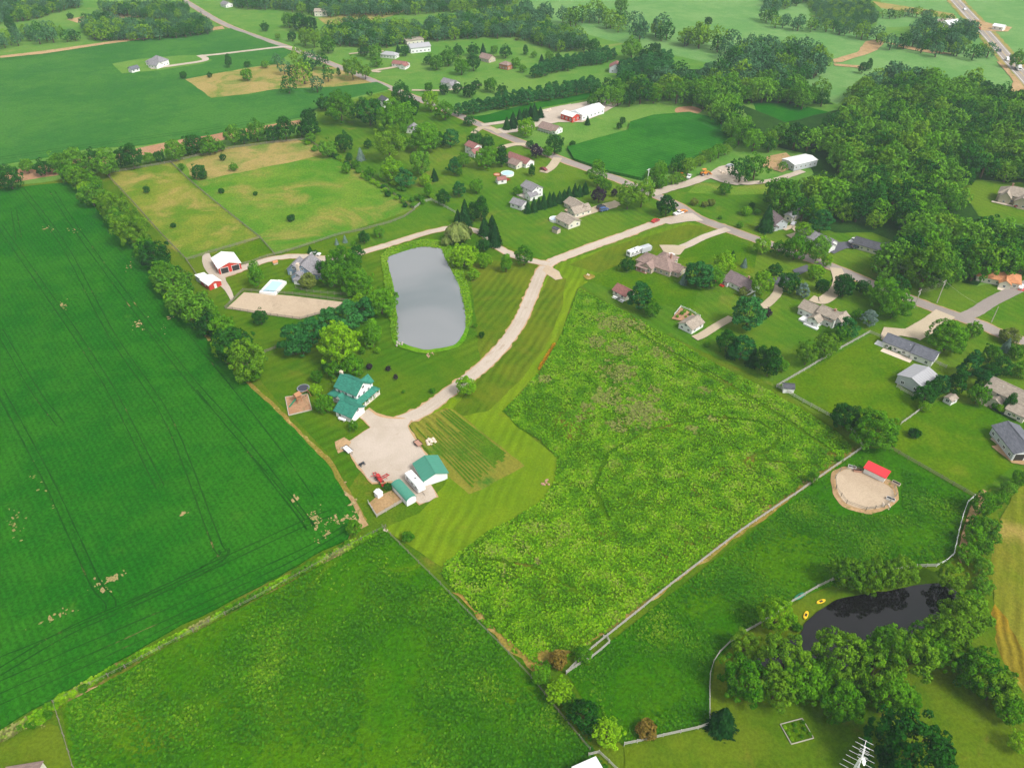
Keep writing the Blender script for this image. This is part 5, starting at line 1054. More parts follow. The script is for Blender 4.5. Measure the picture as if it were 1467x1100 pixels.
# barns and sheds of the same yard
building('barn', 'white metal barn with a green metal roof beside the gravel yard', 'barn', (616.5, 668), (-12, -20), [M(L=9.4, W=8.8, h=3.1, rh=1.7, o=0.5, win=False)], 'white_metal_siding', 'green_metal_roof', sc=.82,
    extra=many(slab('skirting_board', 0, -4.35, 9.0, .06, .9, plain_mat('brown_skirting', (.25, .12, .1, 1)))))
building('storage_shed', 'long narrow white shed with a rounded green roof at the pen', 'shed', (578, 701), (22, 24), [M(L=8.6, W=3.2, h=2.1, rh=1.0, type='arch', win=False)], 'white_metal_siding', 'green_metal_roof')
building('small_shed', 'tiny white shed beside the dirt dog run', 'shed', (542, 705), (8, 7), [M(L=2.2, W=2.2, h=1.8, rh=.5, o=.1, win=False)], 'white_metal_siding', 'white_metal_roof', sc=.8)
# stable yard
building('horse_barn', 'red metal barn with a white roof at the paddock corner', 'barn', (323, 371), (-9, -13), [M(L=11, W=9.6, h=3.2, rh=1.7, o=.35, doors={3: 'bigdoor'}, win=True)], 'red_metal_siding', 'white_metal_roof', wsp=3.4)
building('small_barn', 'small red barn with white roof and white door by the hedgerow', 'barn', (301, 400), (-9, -6), [M(L=7.0, W=5.6, h=2.4, rh=1.1, o=.3, doors={3: 'white_door'}, win=True)], 'red_metal_siding', 'white_metal_roof', wsp=6)
building('lean_to_shed', 'white-roofed lean-to shelter behind the small red barn', 'shed', (289, 395), (-9, -6), [M(L=4, W=4, h=2.2, rh=.5, type='shed', o=.2, win=False)], 'grey_siding', 'white_metal_roof')
building('farmhouse', 'blue-grey farmhouse with several grey gables and a stone chimney', 'house', (440, 379), (13.8, -15.6), [
    M(L=12, W=9, h=5.0, rh=3.4, attic=True), M(x=1.5, y=6.8, L=8.5, W=7, h=3.4, rh=2.8, attic=True, doors={3: 'white_door'}), M(x=-6.6, y=1.8, L=5.5, W=6, h=3.2, rh=2.4, attic=True), M(x=-8.8, y=0.6, L=5, W=4.6, h=2.7, rh=1.2, type='hip', wall='white_siding'),
    M(x=-1.2, y=-6.2, L=6, W=6, h=3.4, rh=2.6, ax='y', attic=True), M(x=4.0, y=-6.0, L=4, W=4.5, h=2.8, rh=1.4, ax='y')], 'blue_siding', 'grey_shingles',
    extra=many(chimney(-6.0, 2.0, 9.0, 0, 1.7, STONE), slab('terrace', -1, -10, 6, 3.5, .3, BRICK)), hmid=5.8, wsp=2.6)
# houses along the drive and village road
building('ranch_house', 'sprawling tan brick house with brown hip roofs and a covered patio', 'house', (943, 374), (34, 12), [
    M(L=20, W=10, h=3.0, rh=3.0, type='hip', o=.6), M(x=1, y=6.5, L=10, W=9, h=3.0, rh=2.7, ax='y', type='hip', o=.6), M(x=-2.2, y=-5.2, L=6, W=6.4, h=3.0, rh=2.1, ax='y'), M(x=10.5, y=1.0, L=7, W=7.5, h=2.9, rh=2.0), M(x=-4.2, y=-8.2, L=6.0, W=3, h=2.4, rh=.5, type='shed', open='front')],
    'tan_brick', 'brown_shingles', extra=many(chimney(4, 6, 6.8, 2), slab('patio', -4.2, -8.2, 6.6, 3.6, .2, BRICK), vent(-5, 2, 4.5)), hmid=4.0)
building('garden_building', 'small maroon-roofed outbuilding with cream walls above the meadow', 'shed', (894, 414), (17, 9), [M(L=7.0, W=5.4, h=2.5, rh=1.7, attic=False)], 'cream_siding', 'maroon_shingles')
building('ranch_house', 'white bungalow with a tan L-shaped roof and a garage below it', 'house', (827, 292), (20, 12), [
    M(L=15, W=8.5, h=2.9, rh=2.2), M(x=5.8, y=-2.6, L=12, W=7.5, h=2.9, rh=2.3, ax='y', attic=True)], 'cream_siding', 'tan_shingles', extra=many(slab('deck', 0, -6.0, 5, 3.5, .7, DECK), vent(-2, 1, 5)), hmid=3.6)
building('detached_garage', 'cream garage with a tan roof next to the round pool cover', 'garage', (814, 312), (17, 9), [M(L=9.5, W=7.5, h=2.7, rh=1.5)], 'cream_siding', 'tan_shingles')
building('small_shed', 'little dark box-shaped shed on the lawn below the cream garage', 'shed', (797, 327), (9, 4), [M(L=3.4, W=2.4, h=2.0, rh=.5, o=.15, win=False)], 'tan_brick', 'black_shingles')
building('two_storey_house', 'white two-storey house with grey roof at the end of the spruce screen', 'house', (762, 267), (18, 9), [M(L=11, W=8.5, h=5.2, rh=2.2, attic=True), M(x=4.6, y=-4.2, L=6, W=5.5, h=3.0, rh=1.6, ax='y')], 'white_siding', 'grey_shingles', extra=slab('deck', -1, -6.5, 7, 4, .8, WOOD), hmid=5.5)
building('detached_garage', 'small grey-roofed white garage half behind a round bush', 'garage', (744, 288), (16, 5), [M(L=7, W=6, h=2.6, rh=1.5)], 'white_siding', 'grey_shingles')
building('ranch_house', 'long maroon-roofed white house facing the village road', 'house', (745, 226), (30, 11), [M(L=19, W=8, h=3.0, rh=2.2), M(x=2.5, y=-6.2, L=8, W=8, h=2.8, rh=2.0, roof='brown_shingles', wall='cream_siding')], 'white_siding', 'maroon_shingles', extra=slab('deck', -6.5, -5.5, 6, 4, .6, WOOD), hmid=3.8)
building('small_shed', 'white garden shed with a dark ridge roof beside the round pool', 'shed', (718, 255), (13, -2), [M(L=5, W=3.6, h=2.2, rh=1.2, o=.2)], 'white_siding', 'maroon_shingles')
building('two_storey_house', 'tall maroon-roofed white house among garden trees', 'house', (678, 208), (20, 8), [M(L=9, W=7.5, h=5.4, rh=2.0), M(x=5.5, y=-2.6, L=7.5, W=6, h=3.4, rh=1.8, ax='y')], 'white_siding', 'maroon_shingles', hmid=5.6)
building('ranch_house', 'brown-roofed long white house with a columned porch by the barn', 'house', (789, 180), (24, 7), [M(L=16, W=8.5, h=3.2, rh=2.2, attic=True), M(x=-1, y=-5.1, L=13, W=1.8, h=2.6, rh=.35, type='shed', o=.1, open='front')], 'white_siding', 'brown_shingles')
building('long_barn', 'long white barn with white metal roof', 'barn', (842, 156), (24, -8), [M(L=22, W=10, h=3.6, rh=1.7, o=.3)], 'white_metal_siding', 'white_metal_roof')
building('barn', 'short red-walled barn wing ending the long white barn', 'barn', (817, 163), (16, 5), [M(L=10, W=7, h=3.4, rh=1.3, o=.3)], 'red_metal_siding', 'white_metal_roof')
HS = [
 ('two_storey_house', 'white house with a black roof mostly hidden behind yard trees', 'house', (551, 141), (12, 6), [M(L=9, W=7, h=4.8, rh=2.2)], 'white_siding', 'black_shingles'),
 ('ranch_house', 'small white house glimpsed between large yard trees', 'house', (590, 181), (10, -9), [M(L=9, W=6, h=3, rh=1.8)], 'white_siding', 'grey_shingles'),
 ('ranch_house', 'grey-roofed white house among conifers by the crop strip', 'house', (645, 116), (20, 5), [M(L=15, W=8, h=2.9, rh=2.4), M(x=5, y=-3, L=8, W=6, h=2.9, rh=2.2, ax='y')], 'white_siding', 'grey_shingles'),
 ('ranch_house', 'white bungalow with maroon roof on a pale drive', 'house', (574, 90), (22, 3), [M(L=15, W=7.5, h=2.8, rh=1.8), M(x=6, y=-4, L=7, W=6, h=2.8, rh=1.6, ax='y')], 'white_siding', 'maroon_shingles'),
 ('ranch_house', 'pale house with a light grey roof above the maroon-roofed bungalow', 'house', (558, 76), (20, 2), [M(L=16, W=8, h=2.9, rh=2.2, type='hip')], 'white_siding', 'grey_metal_roof'),
 ('barn', 'white pole barn with a blue-grey roof near the tree belt', 'barn', (600, 64), (20, -2), [M(L=17, W=10, h=4.2, rh=2.0)], 'white_metal_siding', 'grey_metal_roof'),
 ('storage_shed', 'tan open-fronted shed behind the blue-grey pole barn', 'shed', (593, 56), (18, -2), [M(L=15, W=7, h=3.4, rh=.8, type='shed')], 'cream_siding', 'tan_shingles'),
 ('ranch_house', 'brown-roofed house among trees left of the orange brick house', 'house', (698, 80), (16, 4), [M(L=13, W=9, h=3.2, rh=3.0)], 'tan_brick', 'brown_shingles'),
 ('brick_house', 'orange brick house at the head of the pine row', 'house', (725, 90), (14, 3), [M(L=10, W=8, h=4.0, rh=2.2, type='hip')], 'orange_brick', 'brown_shingles'),
 ('barn', 'grey barn with a reddish roof between two pine blocks', 'barn', (883, 92), (3, -14), [M(L=9, W=9.5, h=4.2, rh=2.6)], 'grey_siding', 'maroon_shingles'),
 ('farmhouse', 'large grey hip-roofed white house alone in the far soybean field', 'house', (226, 84), (24, 4), [M(L=14, W=11, h=4.2, rh=4.0, type='hip'), M(x=3, y=-7, L=11, W=7, h=2.9, rh=2.4, doors={2: 'garage'}), M(x=-7.5, y=-2, L=7, W=7, h=3.0, rh=2.4, type='hip')], 'white_siding', 'grey_shingles'),
 ('small_shed', 'little white shed beside the house in the far soybean field', 'shed', (191, 97), (12, -3), [M(L=6.5, W=4.6, h=2.5, rh=1.4)], 'white_siding', 'dark_grey_shingles'),
 ('barn', 'pale metal-roofed barn in the trees at the top left', 'barn', (184, 10), (15, 0), [M(L=14, W=10, h=4.5, rh=1.8)], 'cream_siding', 'grey_metal_roof'),
 ('ranch_house', 'far white house by the road at the very top', 'house', (324, 4), (14, 4), [M(L=13, W=9, h=3.2, rh=2.4)], 'white_siding', 'grey_shingles'),
 ('barn', 'far pale barn in the woods along the top edge', 'barn', (460, 14), (12, 0), [M(L=12, W=9, h=4.5, rh=1.6)], 'cream_siding', 'tan_shingles'),
 ('warehouse', 'low building with a flat white roof in the right-hand clearing', 'building', (1146, 229), (28, -6), [M(L=17, W=10, h=3.2, rh=.8, o=.2)], 'grey_siding', 'white_metal_roof'),
 ('barn', 'white metal barn among trees beside the highway', 'barn', (1362, 32), (14, -2), [M(L=16, W=12, h=5, rh=2.5)], 'white_metal_siding', 'white_metal_roof'),
 ('storage_shed', 'long pale shed next to the white barn by the highway', 'shed', (1345, 38), (12, 2), [M(L=12, W=7, h=3, rh=1)], 'cream_siding', 'white_metal_roof'),
 ('roadside_stand', 'small white roadside building on a dirt patch across the highway', 'building', (1432, 37), (12, 2), [M(L=9, W=6, h=3, rh=1.4)], 'white_siding', 'white_metal_roof'),
 ('two_storey_house', 'small blue-grey house hidden behind a tall conical spruce', 'house', (1114, 311), (12, 10), [M(L=11, W=7.5, h=4.2, rh=2.6, attic=True), M(x=4, y=-4.5, L=5, W=4, h=2.6, rh=1.0)], 'grey_siding', 'purple_grey_shingles'),
 ('mobile_home', 'long pale mobile home at the edge of the large wood', 'mobile home', (1139, 304), (16, -9), [M(L=12, W=4, h=2.8, rh=.5)], 'cream_siding', 'grey_metal_roof'),
 ('ranch_house', 'white house with dark grey roof beside the black driveway fork', 'house', (1174, 338), (28, 12), [M(L=18, W=9, h=3, rh=2.3), M(x=8.2, y=-3.6, L=6, W=6.5, h=2.9, rh=1.9, doors={2: 'garage'})], 'white_siding', 'grey_shingles'),
 ('ranch_house', 'long low cream house with black roof under the wood', 'house', (1249, 348), (28, 8), [M(L=17, W=8.5, h=3, rh=2.0), M(x=8.5, y=1.5, L=7, W=8, h=3, rh=1.9, ax='y')], 'cream_siding', 'black_shingles'),
 ('ranch_house', 'white house with a wide orange shingle roof at the right edge', 'house', (1432, 392), (30, 6), [M(L=19, W=10, h=3.1, rh=2.2, type='hip', o=.8), M(x=3, y=-4.5, L=6, W=5, h=3, rh=1.6, ax='y')], 'cream_siding', 'orange_shingles'),
 ('farmhouse', 'big tan many-gabled house on its lawn inside the wood', 'house', (1456, 274), (14, 3), [M(L=17, W=11, h=4.5, rh=4.0, type='hip'), M(x=-4, y=-5.5, L=7, W=6, h=4.2, rh=2.8, ax='y'), M(x=5, y=-6.5, L=8, W=7, h=3.8, rh=2.6, ax='y')], 'tan_brick', 'tan_shingles'),
 ('ranch_house', 'purple-grey-roofed white house with a red deck', 'house', (1064, 400), (28, 14), [M(L=15, W=9.5, h=3.0, rh=2.8), M(x=-6.5, y=-3.8, L=5, W=5, h=2.8, rh=1.3)], 'white_siding', 'purple_grey_shingles'),
 ('two_storey_house', 'white farmhouse with a long tan roof and gabled porch wing', 'house', (1175, 443), (32, 14), [M(L=17, W=8, h=3.6, rh=2.4), M(x=5, y=0.2, L=9, W=7.6, h=5.0, rh=2.0), M(x=9.6, y=2.0, L=7, W=6, h=3.6, rh=2, ax='y'), M(x=2.0, y=-5.8, L=6, W=5, h=3.2, rh=1.8, ax='y', attic=True)], 'white_siding', 'tan_shingles'),
 ('garden_building', 'tan-roofed white outbuilding beside the fenced vegetable bed', 'house', (991, 460), (18, -11), [M(L=9, W=7.4, h=2.7, rh=1.9, attic=True)], 'white_siding', 'tan_shingles'),
 ('ranch_house', 'long white house with dark grey roof beside the concrete drive', 'house', (1296, 490), (34, 13), [M(L=15, W=8, h=3.1, rh=2.1), M(x=9.6, y=-.6, L=9, W=8.5, h=3.3, rh=2.2, ax='x', attic=True)], 'white_siding', 'dark_grey_shingles'),
 ('pole_barn', 'grey pole barn with white-edged grey metal roof below the long house', 'barn', (1317, 537), (-20, 13), [M(L=10.5, W=9.5, h=3.3, rh=1.5, o=.3)], 'grey_siding', 'grey_metal_roof'),
 ('two_storey_house', 'cream two-storey house with tan roofs and a planted terrace', 'house', (1447, 556), (26, 12), [M(L=14, W=9.5, h=5.2, rh=2.6, attic=True), M(x=7.5, y=-5.5, L=7, W=8, h=3.2, rh=1.8), M(x=-1, y=-6, L=4.5, W=5, h=2.8, rh=1.3, ax='y')], 'cream_siding', 'tan_shingles'),
 ('pole_barn', 'slate-roofed grey barn standing on a pale apron at the right edge', 'barn', (1458, 627), (-13, -16), [M(L=13, W=8.5, h=3.2, rh=1.8, o=.4, doors={3: 'bigdoor'})], 'grey_siding', 'dark_grey_shingles'),
 ('small_shed', 'small white shed at the foot of the dark conifers', 'shed', (1363, 569), (9, -5), [M(L=3.6, W=2.8, h=1.9, rh=.6, o=.2)], 'white_siding', 'tan_shingles'),
 ('small_shed', 'white shed with a black roof in the paddock fence corner', 'shed', (1130, 552), (13, 1), [M(L=3.6, W=3.0, h=2.0, rh=.9, o=.2, win=False)], 'white_siding', 'black_shingles'),
]
def put_ex(lab):
    if 'red deck' in lab: return many(slab('deck', -8.5, -5.5, 6.5, 5.5, .6, REDD), chimney(3, .5, 7.0, 2.5))
    if 'long tan roof' in lab: return many(slab('deck', -2.0, -6.6, 6, 4.5, .8, TRIM), chimney(7, 0, 8.0, 3), slab('deck', 2, -9.4, 7, 2.2, .6, TRIM))
    if 'beside the concrete drive' in lab: return many(slab('patio', 0, -6.2, 13, 3.6, .15, STONE), slab('deck', -8.8, -2.4, 4, 4, .3, TRIM), vent(3, -1.5, 4.4))
    if 'orange shingle' in lab: return many(chimney(3, 1, 6.4, 3, 1.1, TRIM), slab('terrace', 3, -8.4, 5, 3, .2, STONE), slab('deck', 12, -3, 5, 6, .5, REDD))
    if 'many-gabled' in lab: return many(slab('terrace', -2, -9.5, 16, 2, .3, STONE), chimney(-3, 0, 10, 4))
    if 'cream two-storey' in lab: return many(slab('terrace', -5, -7.5, 5, 4, .2, STONE), vent(-2, -2.0, 6.6))
    return None
for nm, lab, cat, uv, dr, vols, wl, rf in HS: building(nm, lab, cat, uv, dr, vols, wl, rf, extra=put_ex(lab))
building('run_in_shed', 'long red-roofed run-in shelter beside the sandy dry lot', 'shed', (1256, 674), (29, 14), [M(L=6.3, W=2.7, h=1.9, rh=.7, type='shed', o=.35, win=False)], 'white_siding', 'red_metal_roof')
building('large_shed', 'white flat-roofed building corner at the bottom edge of the view', 'building', (846, 1110), (20, -9), [M(L=5.6, W=6, h=3, rh=.6, o=.1, win=False)], 'white_siding', 'white_metal_roof')
building('small_shed', 'pinkish roof corner showing at the bottom left edge', 'shed', (30, 1108), (24, -4), [M(L=7, W=4, h=2.6, rh=.8, o=.2, win=False)], 'cream_siding', 'brown_shingles')
# ------------------------------------------------------------------ fences
RAILW = plain_mat('pale_fence_wood', (0.40, 0.385, 0.35, 1), rough=0.9, var=0.2, scale=1); RAILD = plain_mat('dark_fence_wood', (0.20, 0.18, 0.14, 1), rough=0.9, var=0.25, scale=1)
STEEL = plain_mat('galvanised_steel', (0.46, 0.47, 0.47, 1), rough=0.4, metal=0.6, var=0.1)
_post = {}
def fence(name, label, pts, mat, h=1.35, rails=(0.45, 0.85, 1.25), gap=3.2, rail_h=0.14, closed=False, post_s=0.14, mesh=False):
    pg = [Vector(p) for p in poly(pts)]
    if closed: pg.append(pg[0])
    c0 = pg[0]; rt = root(name, label, 'fence', (c0.x, c0.y, 0))
    key = (mat.name, h, post_s)
    if key not in _post: b = MB(); b.box((0, 0, h/2 - .2), (post_s, post_s, h + .4)); b.box((0, 0, h + .04), (post_s*1.2, post_s*1.2, .08)); _post[key] = b.mesh('post', mat)
    st = []; 
    for a, b in zip(pg[:-1], pg[1:]):
        n = max(1, round((b - a).length/gap))
        for i in range(n): st.append(a + (b - a)*i/n)
    st.append(pg[-1]); r = random.Random(len(st)); zz = [GZ(p.x, p.y) for p in st]
    for i, p in enumerate(st[:300]): link('post', _post[key], rt, (p.x - c0.x, p.y - c0.y, zz[i]), r.uniform(-.2, .2))
    for rh in rails:
        m = MB()
        for i in range(len(st) - 1):
            a, b = st[i], st[i+1]; d = b - a; ang = math.atan2(d.y, d.x); q = len(m.v)
            m.box((0, 0, 0), (d.length, 0.06, rail_h)); sl = (zz[i+1] - zz[i])/max(d.length, .1)
            m.xf(Matrix.Translation((a.x + d.x/2 - c0.x, a.y + d.y/2 - c0.y, rh + (zz[i] + zz[i+1])/2)) @ Matrix.Rotation(ang, 4, 'Z') @ Matrix.Rotation(-math.atan(sl) + r.uniform(-.006, .006), 4, 'Y'), q)
        m.build('rail', mat, rt)
    return rt
def whitefence(label, pts): return fence('rail_fence', label, pts, RAILW)
whitefence('pale rail fence between the weedy meadow and the pasture', [(811,965),(838,938),(870,912),(960,840),(1060,763),(1150,702),(1236,642),(1222,620),(1196,602),(1150,577),(1112,555)])
whitefence('pale rail fence from the shed corner up to the long grey-roofed house', [(1112,555),(1160,527),(1205,500),(1245,478),(1262,486)])
whitefence('small pale fence loop at the bottom meadow corner', [(864,914),(870,915),(873,922),(862,932),(848,943),(826,956),(811,966)])
whitefence('curving pale fence round the dark pond and the bottom pasture', [(1341,812),(1312,813),(1265,820),(1223,828),(1191,833),(1170,843),(1153,853),(1134,864),(1110,882),(1067,907),(1045,922),(1030,937),(1022,949),(1017,966),(1016,984),(1016,1039),(1000,1044),(950,1055),(894,1068)])
fence('tape_fence', 'thin white fence curving along the dirt lane', [(1394,714),(1385,722),(1379,738),(1373,760),(1365,796),(1354,806),(1341,812)], TRIM, rails=(.6, 1.2), gap=3.5, rail_h=.12)
fence('board_fence', 'dark board fence dividing the two green paddocks', [(1274,643),(1300,659),(1331,676),(1365,696),(1396,713)], RAILD)
fence('rail_fence', 'short fence between the large tree and the dark conifers', [(1290,609),(1304,599),(1319,588)], RAILW)
fence('rail_fence', 'fence joining the long house to the dark conifers', [(1337,519),(1346,524),(1355,528)], RAILW)
fence('rail_fence', 'fence round the garden below the grey pole barn', [(1284,555),(1290,560),(1307,569)], RAILW)
fence('board_fence', 'dark fence across the dry paddocks down to the red barn', [(245,234),(272,260),(305,288),(340,316),(373,342),(394,366)], RAILD)
fence('board_fence', 'dark fence closing the top of the paddocks below the tree row', [(152,250),(200,242),(245,234),(290,223),(335,213),(390,206),(440,201)], RAILD)
fence('board_fence', 'dark fence beside the hedgerow left of the dry paddock', [(152,250),(190,290),(230,335),(267,373),(284,398),(298,410)], RAILD)
fence('board_fence', 'dark fence behind the red barn', [(267,374),(300,364),(340,352),(373,342)], RAILD)
fence('board_fence', 'dark fence along the drive below the mixed paddock', [(330,386),(352,380),(394,366),(430,356),(480,339),(520,331),(560,320),(580,312),(594,302)], RAILD)
fence('board_fence', 'dark fence along the scrubby right side of the paddock', [(440,201),(470,220),(500,236),(530,256),(560,276),(594,302)], RAILD)
fence('board_fence', 'fence stepping round the small mown paddock above the pond', [(594,300),(605,291),(618,288),(636,297),(652,306)], RAILW)
fence('arena_fence', 'low rail fence round the sand riding arena', [(323,443),(349,417.5),(385,420.5),(420,423),(460,428),(498,433),(484,444),(430,459),(378,452)], RAILD, closed=True)
fence('board_fence', 'fence running from hedgerow to the pine row', [(380,506),(394,501),(408,494)], RAILD)
fence('garden_fence', 'thin fence across the lawn below the blue-grey house', [(424,414),(440,419),(470,422),(498,424)], RAILD, rails=(.5, 1.1))
fence('wire_fence', 'dark wire fence between pasture and meadow', [(548,756),(585,793),(631,838),(670,878),(713,921),(761,972),(800,1020),(845,1075)], RAILD, rails=(.6, 1.1), rail_h=.07, gap=4, post_s=.14)
fence('wire_fence', 'wire fence along the weeds below the soybeans', [(553,756),(500,784),(430,824),(300,893),(180,957),(78,1008),(92,1054),(106,1100)], RAILD, rails=(.6, 1.1), rail_h=.05, gap=4, post_s=.14)
fence('pen_fence', 'wooden fence round the dirt dog run beside the rounded shed', [(528,722),(540,741),(579,718),(572,708)], RAILW, rails=(.4, .8, 1.2))
fence('garden_fence', 'white picket fence round the vegetable bed', [(966,452),(975,441),(988,446),(1003,455)], TRIM, rails=(.4, .8), h=1)
fence('pen_fence', 'pen fence at the bottom beside the white building', [(843,1083),(858,1079),(872,1092),(884,1104)], RAILW)
fence('dry_lot_fence', 'low wire fence round the sandy dry lot', [(1197,700),(1196,686),(1203,676),(1222,672),(1246,680)], RAILD, rails=(.6, 1.1), rail_h=.08, gap=3.5, post_s=.14)
fence('dry_lot_fence', 'low fence along the lower rim of the sandy dry lot', [(1197,702),(1212,722),(1240,732),(1266,728),(1283,712),(1280,700),(1262,686)], RAILD, rails=(.6, 1.1), rail_h=.08, gap=3.5, post_s=.14)

# ------------------------------------------------------------------ vehicles
CARP = {}
def car_paint(k, col): CARP[k] = plain_mat('paint_' + k, col, rough=0.25, spec=0.6, var=0.02)
for k, c in {'white': (.78,.78,.78,1), 'red': (.45,.03,.03,1), 'dark': (.03,.035,.05,1), 'blue': (.05,.10,.25,1), 'silver': (.45,.47,.5,1), 'orange': (.72,.25,.03,1), 'maroon': (.2,.02,.03,1)}.items(): car_paint(k, c)
TYRE = plain_mat('tyre_rubber', (.02, .02, .02, 1)); RIM = plain_mat('wheel_rim', (.5, .5, .52, 1), metal=.5, rough=.4); LAMP = glass_mat('lamp_glass', (.6, .6, .55, 1)); REDL = glass_mat('tail_lamp', (.5, .02, .02, 1))
wb = MB(); wb.tube((0, -.11, 0), (0, .11, 0), .34, 14); WHEEL = wb.mesh('tyre', TYRE); wb = MB(); wb.tube((0, -.125, 0), (0, .125, 0), .2, 10); RIMM = wb.mesh('rim', RIM)
def wheel(rt, x, y, r=.34):
    o = link('wheel', WHEEL, rt, (x, y, r)); o.scale = (r/.34,)*3; link('rim', RIMM, o)
BODY = {
 'car': (4.6, 1.8, [(-2.3,.35),(2.25,.35),(2.3,.6),(2.2,.78),(1.2,.92),(.5,1.42),(-.9,1.45),(-1.7,1.0),(-2.25,.9),(-2.3,.6)], [(1.05,.95),(.48,1.38),(-.86,1.40),(-1.55,1.0)], 1.4),
 'suv': (4.7, 1.9, [(-2.35,.4),(2.3,.4),(2.35,.7),(2.25,.95),(1.25,1.08),(.75,1.68),(-1.9,1.72),(-2.3,1.1),(-2.35,.7)], [(1.1,1.1),(.7,1.62),(-1.85,1.66),(-2.2,1.12)], 1.45),
 'pickup': (5.6, 1.95, [(-2.8,.5),(2.75,.5),(2.8,.8),(2.7,1.05),(1.5,1.15),(1.0,1.75),(-.4,1.78),(-.6,1.15),(-2.75,1.12),(-2.8,.8)], [(1.35,1.18),(.95,1.7),(-.36,1.72),(-.5,1.18)], 1.75),
 'van': (5.4, 2.0, [(-2.7,.4),(2.6,.4),(2.7,.8),(2.5,1.2),(1.8,2.1),(-2.65,2.2),(-2.7,.8)], [(2.35,1.25),(1.75,2.0),(.6,2.02),(.6,1.25)], 1.7)}
_body = {}
def vehicle(kind, paint, uv, dr, label, cat=None, name=None):
    L, W, prof, gl, wx = BODY[kind]; key = (kind, paint)
    if key not in _body:
        m = MB(); m.prism_x([(0, 0)], 0, 0) if False else None
        n = len(prof); vs = []
        for y, s in ((-W/2, 1), (W/2, 1)):
            for x, z in prof: vs.append((x, y*(0.84 if z > 1.2 else 1.0), z))
        m.add(vs, [tuple(range(n)), tuple(range(2*n-1, n-1, -1))] + [(k, n + k, n + (k+1) % n, (k+1) % n) for k in range(n)])
        if kind == 'pickup': m.box((-1.7, 0, 1.14), (1.9, W - .3, .06))
        g_ = MB(); k = len(gl)
        vs = [(x, y*(0.88 if z > 1.25 else 1.02), z) for y in (-W/2, W/2) for x, z in gl]
        g_.add(vs, [tuple(range(k)), tuple(range(2*k-1, k-1, -1))])
        fx = MB(); a, b = gl[0], gl[1]; fx.add([(a[0]+.08, -W*.42, a[1]), (a[0]+.08, W*.42, a[1]), (b[0]+.08, W*.38, b[1]), (b[0]+.08, -W*.38, b[1])], [(0, 1, 2, 3)])
        a, b = gl[-1], gl[-2]
        bx = MB(); bx.add([(a[0]-.1, -W*.42, a[1]), (a[0]-.1, W*.42, a[1]), (b[0]-.1, W*.38, b[1]), (b[0]-.1, -W*.38, b[1])], [(3, 2, 1, 0)])
        hl = MB(); hl.box((0, 0, 0), (.12, .4, .16))
        _body[key] = (m.mesh('body', CARP[paint]), g_.mesh('side_window', PANE), fx.mesh('windscreen', PANE), bx.mesh('rear_window', PANE), hl.mesh('headlight', LAMP), hl.mesh('tail_light', REDL))
    bd, gs, fs, rs, hl, tl = _body[key]; x, y = P(uv[0], uv[1], .7); z = GZ(x, y)
    rt = root(name or ('pickup_truck' if kind == 'pickup' else kind), label, cat or ('truck' if kind == 'pickup' else 'car'), (x, y, z), yaw_of(uv[0], uv[1], *dr))
    link('body', bd, rt); link('side_window', gs, rt); link('windscreen', fs, rt)
    if kind != 'van': link('rear_window', rs, rt)
    for s in (-1, 1):
        link('headlight', hl, rt, (L/2 - .04, s*W*.36, .68)); link('tail_light', tl, rt, (-L/2 + .04, s*W*.38, .8))
        for a in (-1, 1): wheel(rt, a*wx, s*(W/2 - .1))
    return rt
vehicle('pickup', 'white', (972,305.5), (8,-2.5), 'white pickup truck waiting where the gravel drive meets the road')
vehicle('car', 'orange', (978.5,303), (8,-2), 'orange car just beyond the white pickup on the road edge')
vehicle('car', 'red', (939,316.5), (9,-4), 'red car driving on the long gravel drive')
vehicle('suv', 'dark', (861,297.5), (8,-2.5), 'black car, upper of two parked beside the tan-roofed bungalow')
vehicle('suv', 'blue', (865,301), (9,-2), 'dark blue car, lower of two parked beside the tan-roofed bungalow')
vehicle('car', 'white', (452,364), (9,1), 'white car parked behind the blue-grey farmhouse')
vehicle('car', 'white', (960,366), (6,-3), 'white car in front of the brown hip-roofed house')
vehicle('car', 'maroon', (779,243), (8,3), 'maroon car on the drive of the long maroon-roofed house')
vehicle('pickup', 'white', (987,253), (4,-6), 'white pickup parked at the roadside gravel yard')
vehicle('car', 'silver', (1046,238), (6,-1), 'silver car at the back of the gravel yard')
vehicle('car', 'dark', (1227,354.5), (8,0), 'black car on the dark driveway by the black-roofed house')
vehicle('pickup', 'white', (1222,346), (8,-5), 'white truck behind the black car on the dark driveway')
vehicle('car', 'silver', (1137,320), (5,-6), 'silver car beside the pale mobile home')
vehicle('suv', 'white', (1148,334), (8,-3), 'white car in front of the dark grey-roofed house')
vehicle('car', 'white', (1464,411), (8,-6), 'white car beside the orange-roofed house')
vehicle('car', 'maroon', (1459,296), (8,0), 'maroon car on the terrace of the big tan house')
vehicle('car', 'silver', (1452,587), (8,2), 'silver car beside the cream two-storey house')
vehicle('pickup', 'white', (1382,14), (26,28), 'white truck farthest up the highway')
vehicle('car', 'red', (1403,41), (26,28), 'red car on the highway beside the white barn trees')
vehicle('suv', 'dark', (1432,73), (28,34), 'black car on the highway below the red one')
vehicle('van', 'white', (1443,86), (28,34), 'white van between the black car and the box truck', 'van')
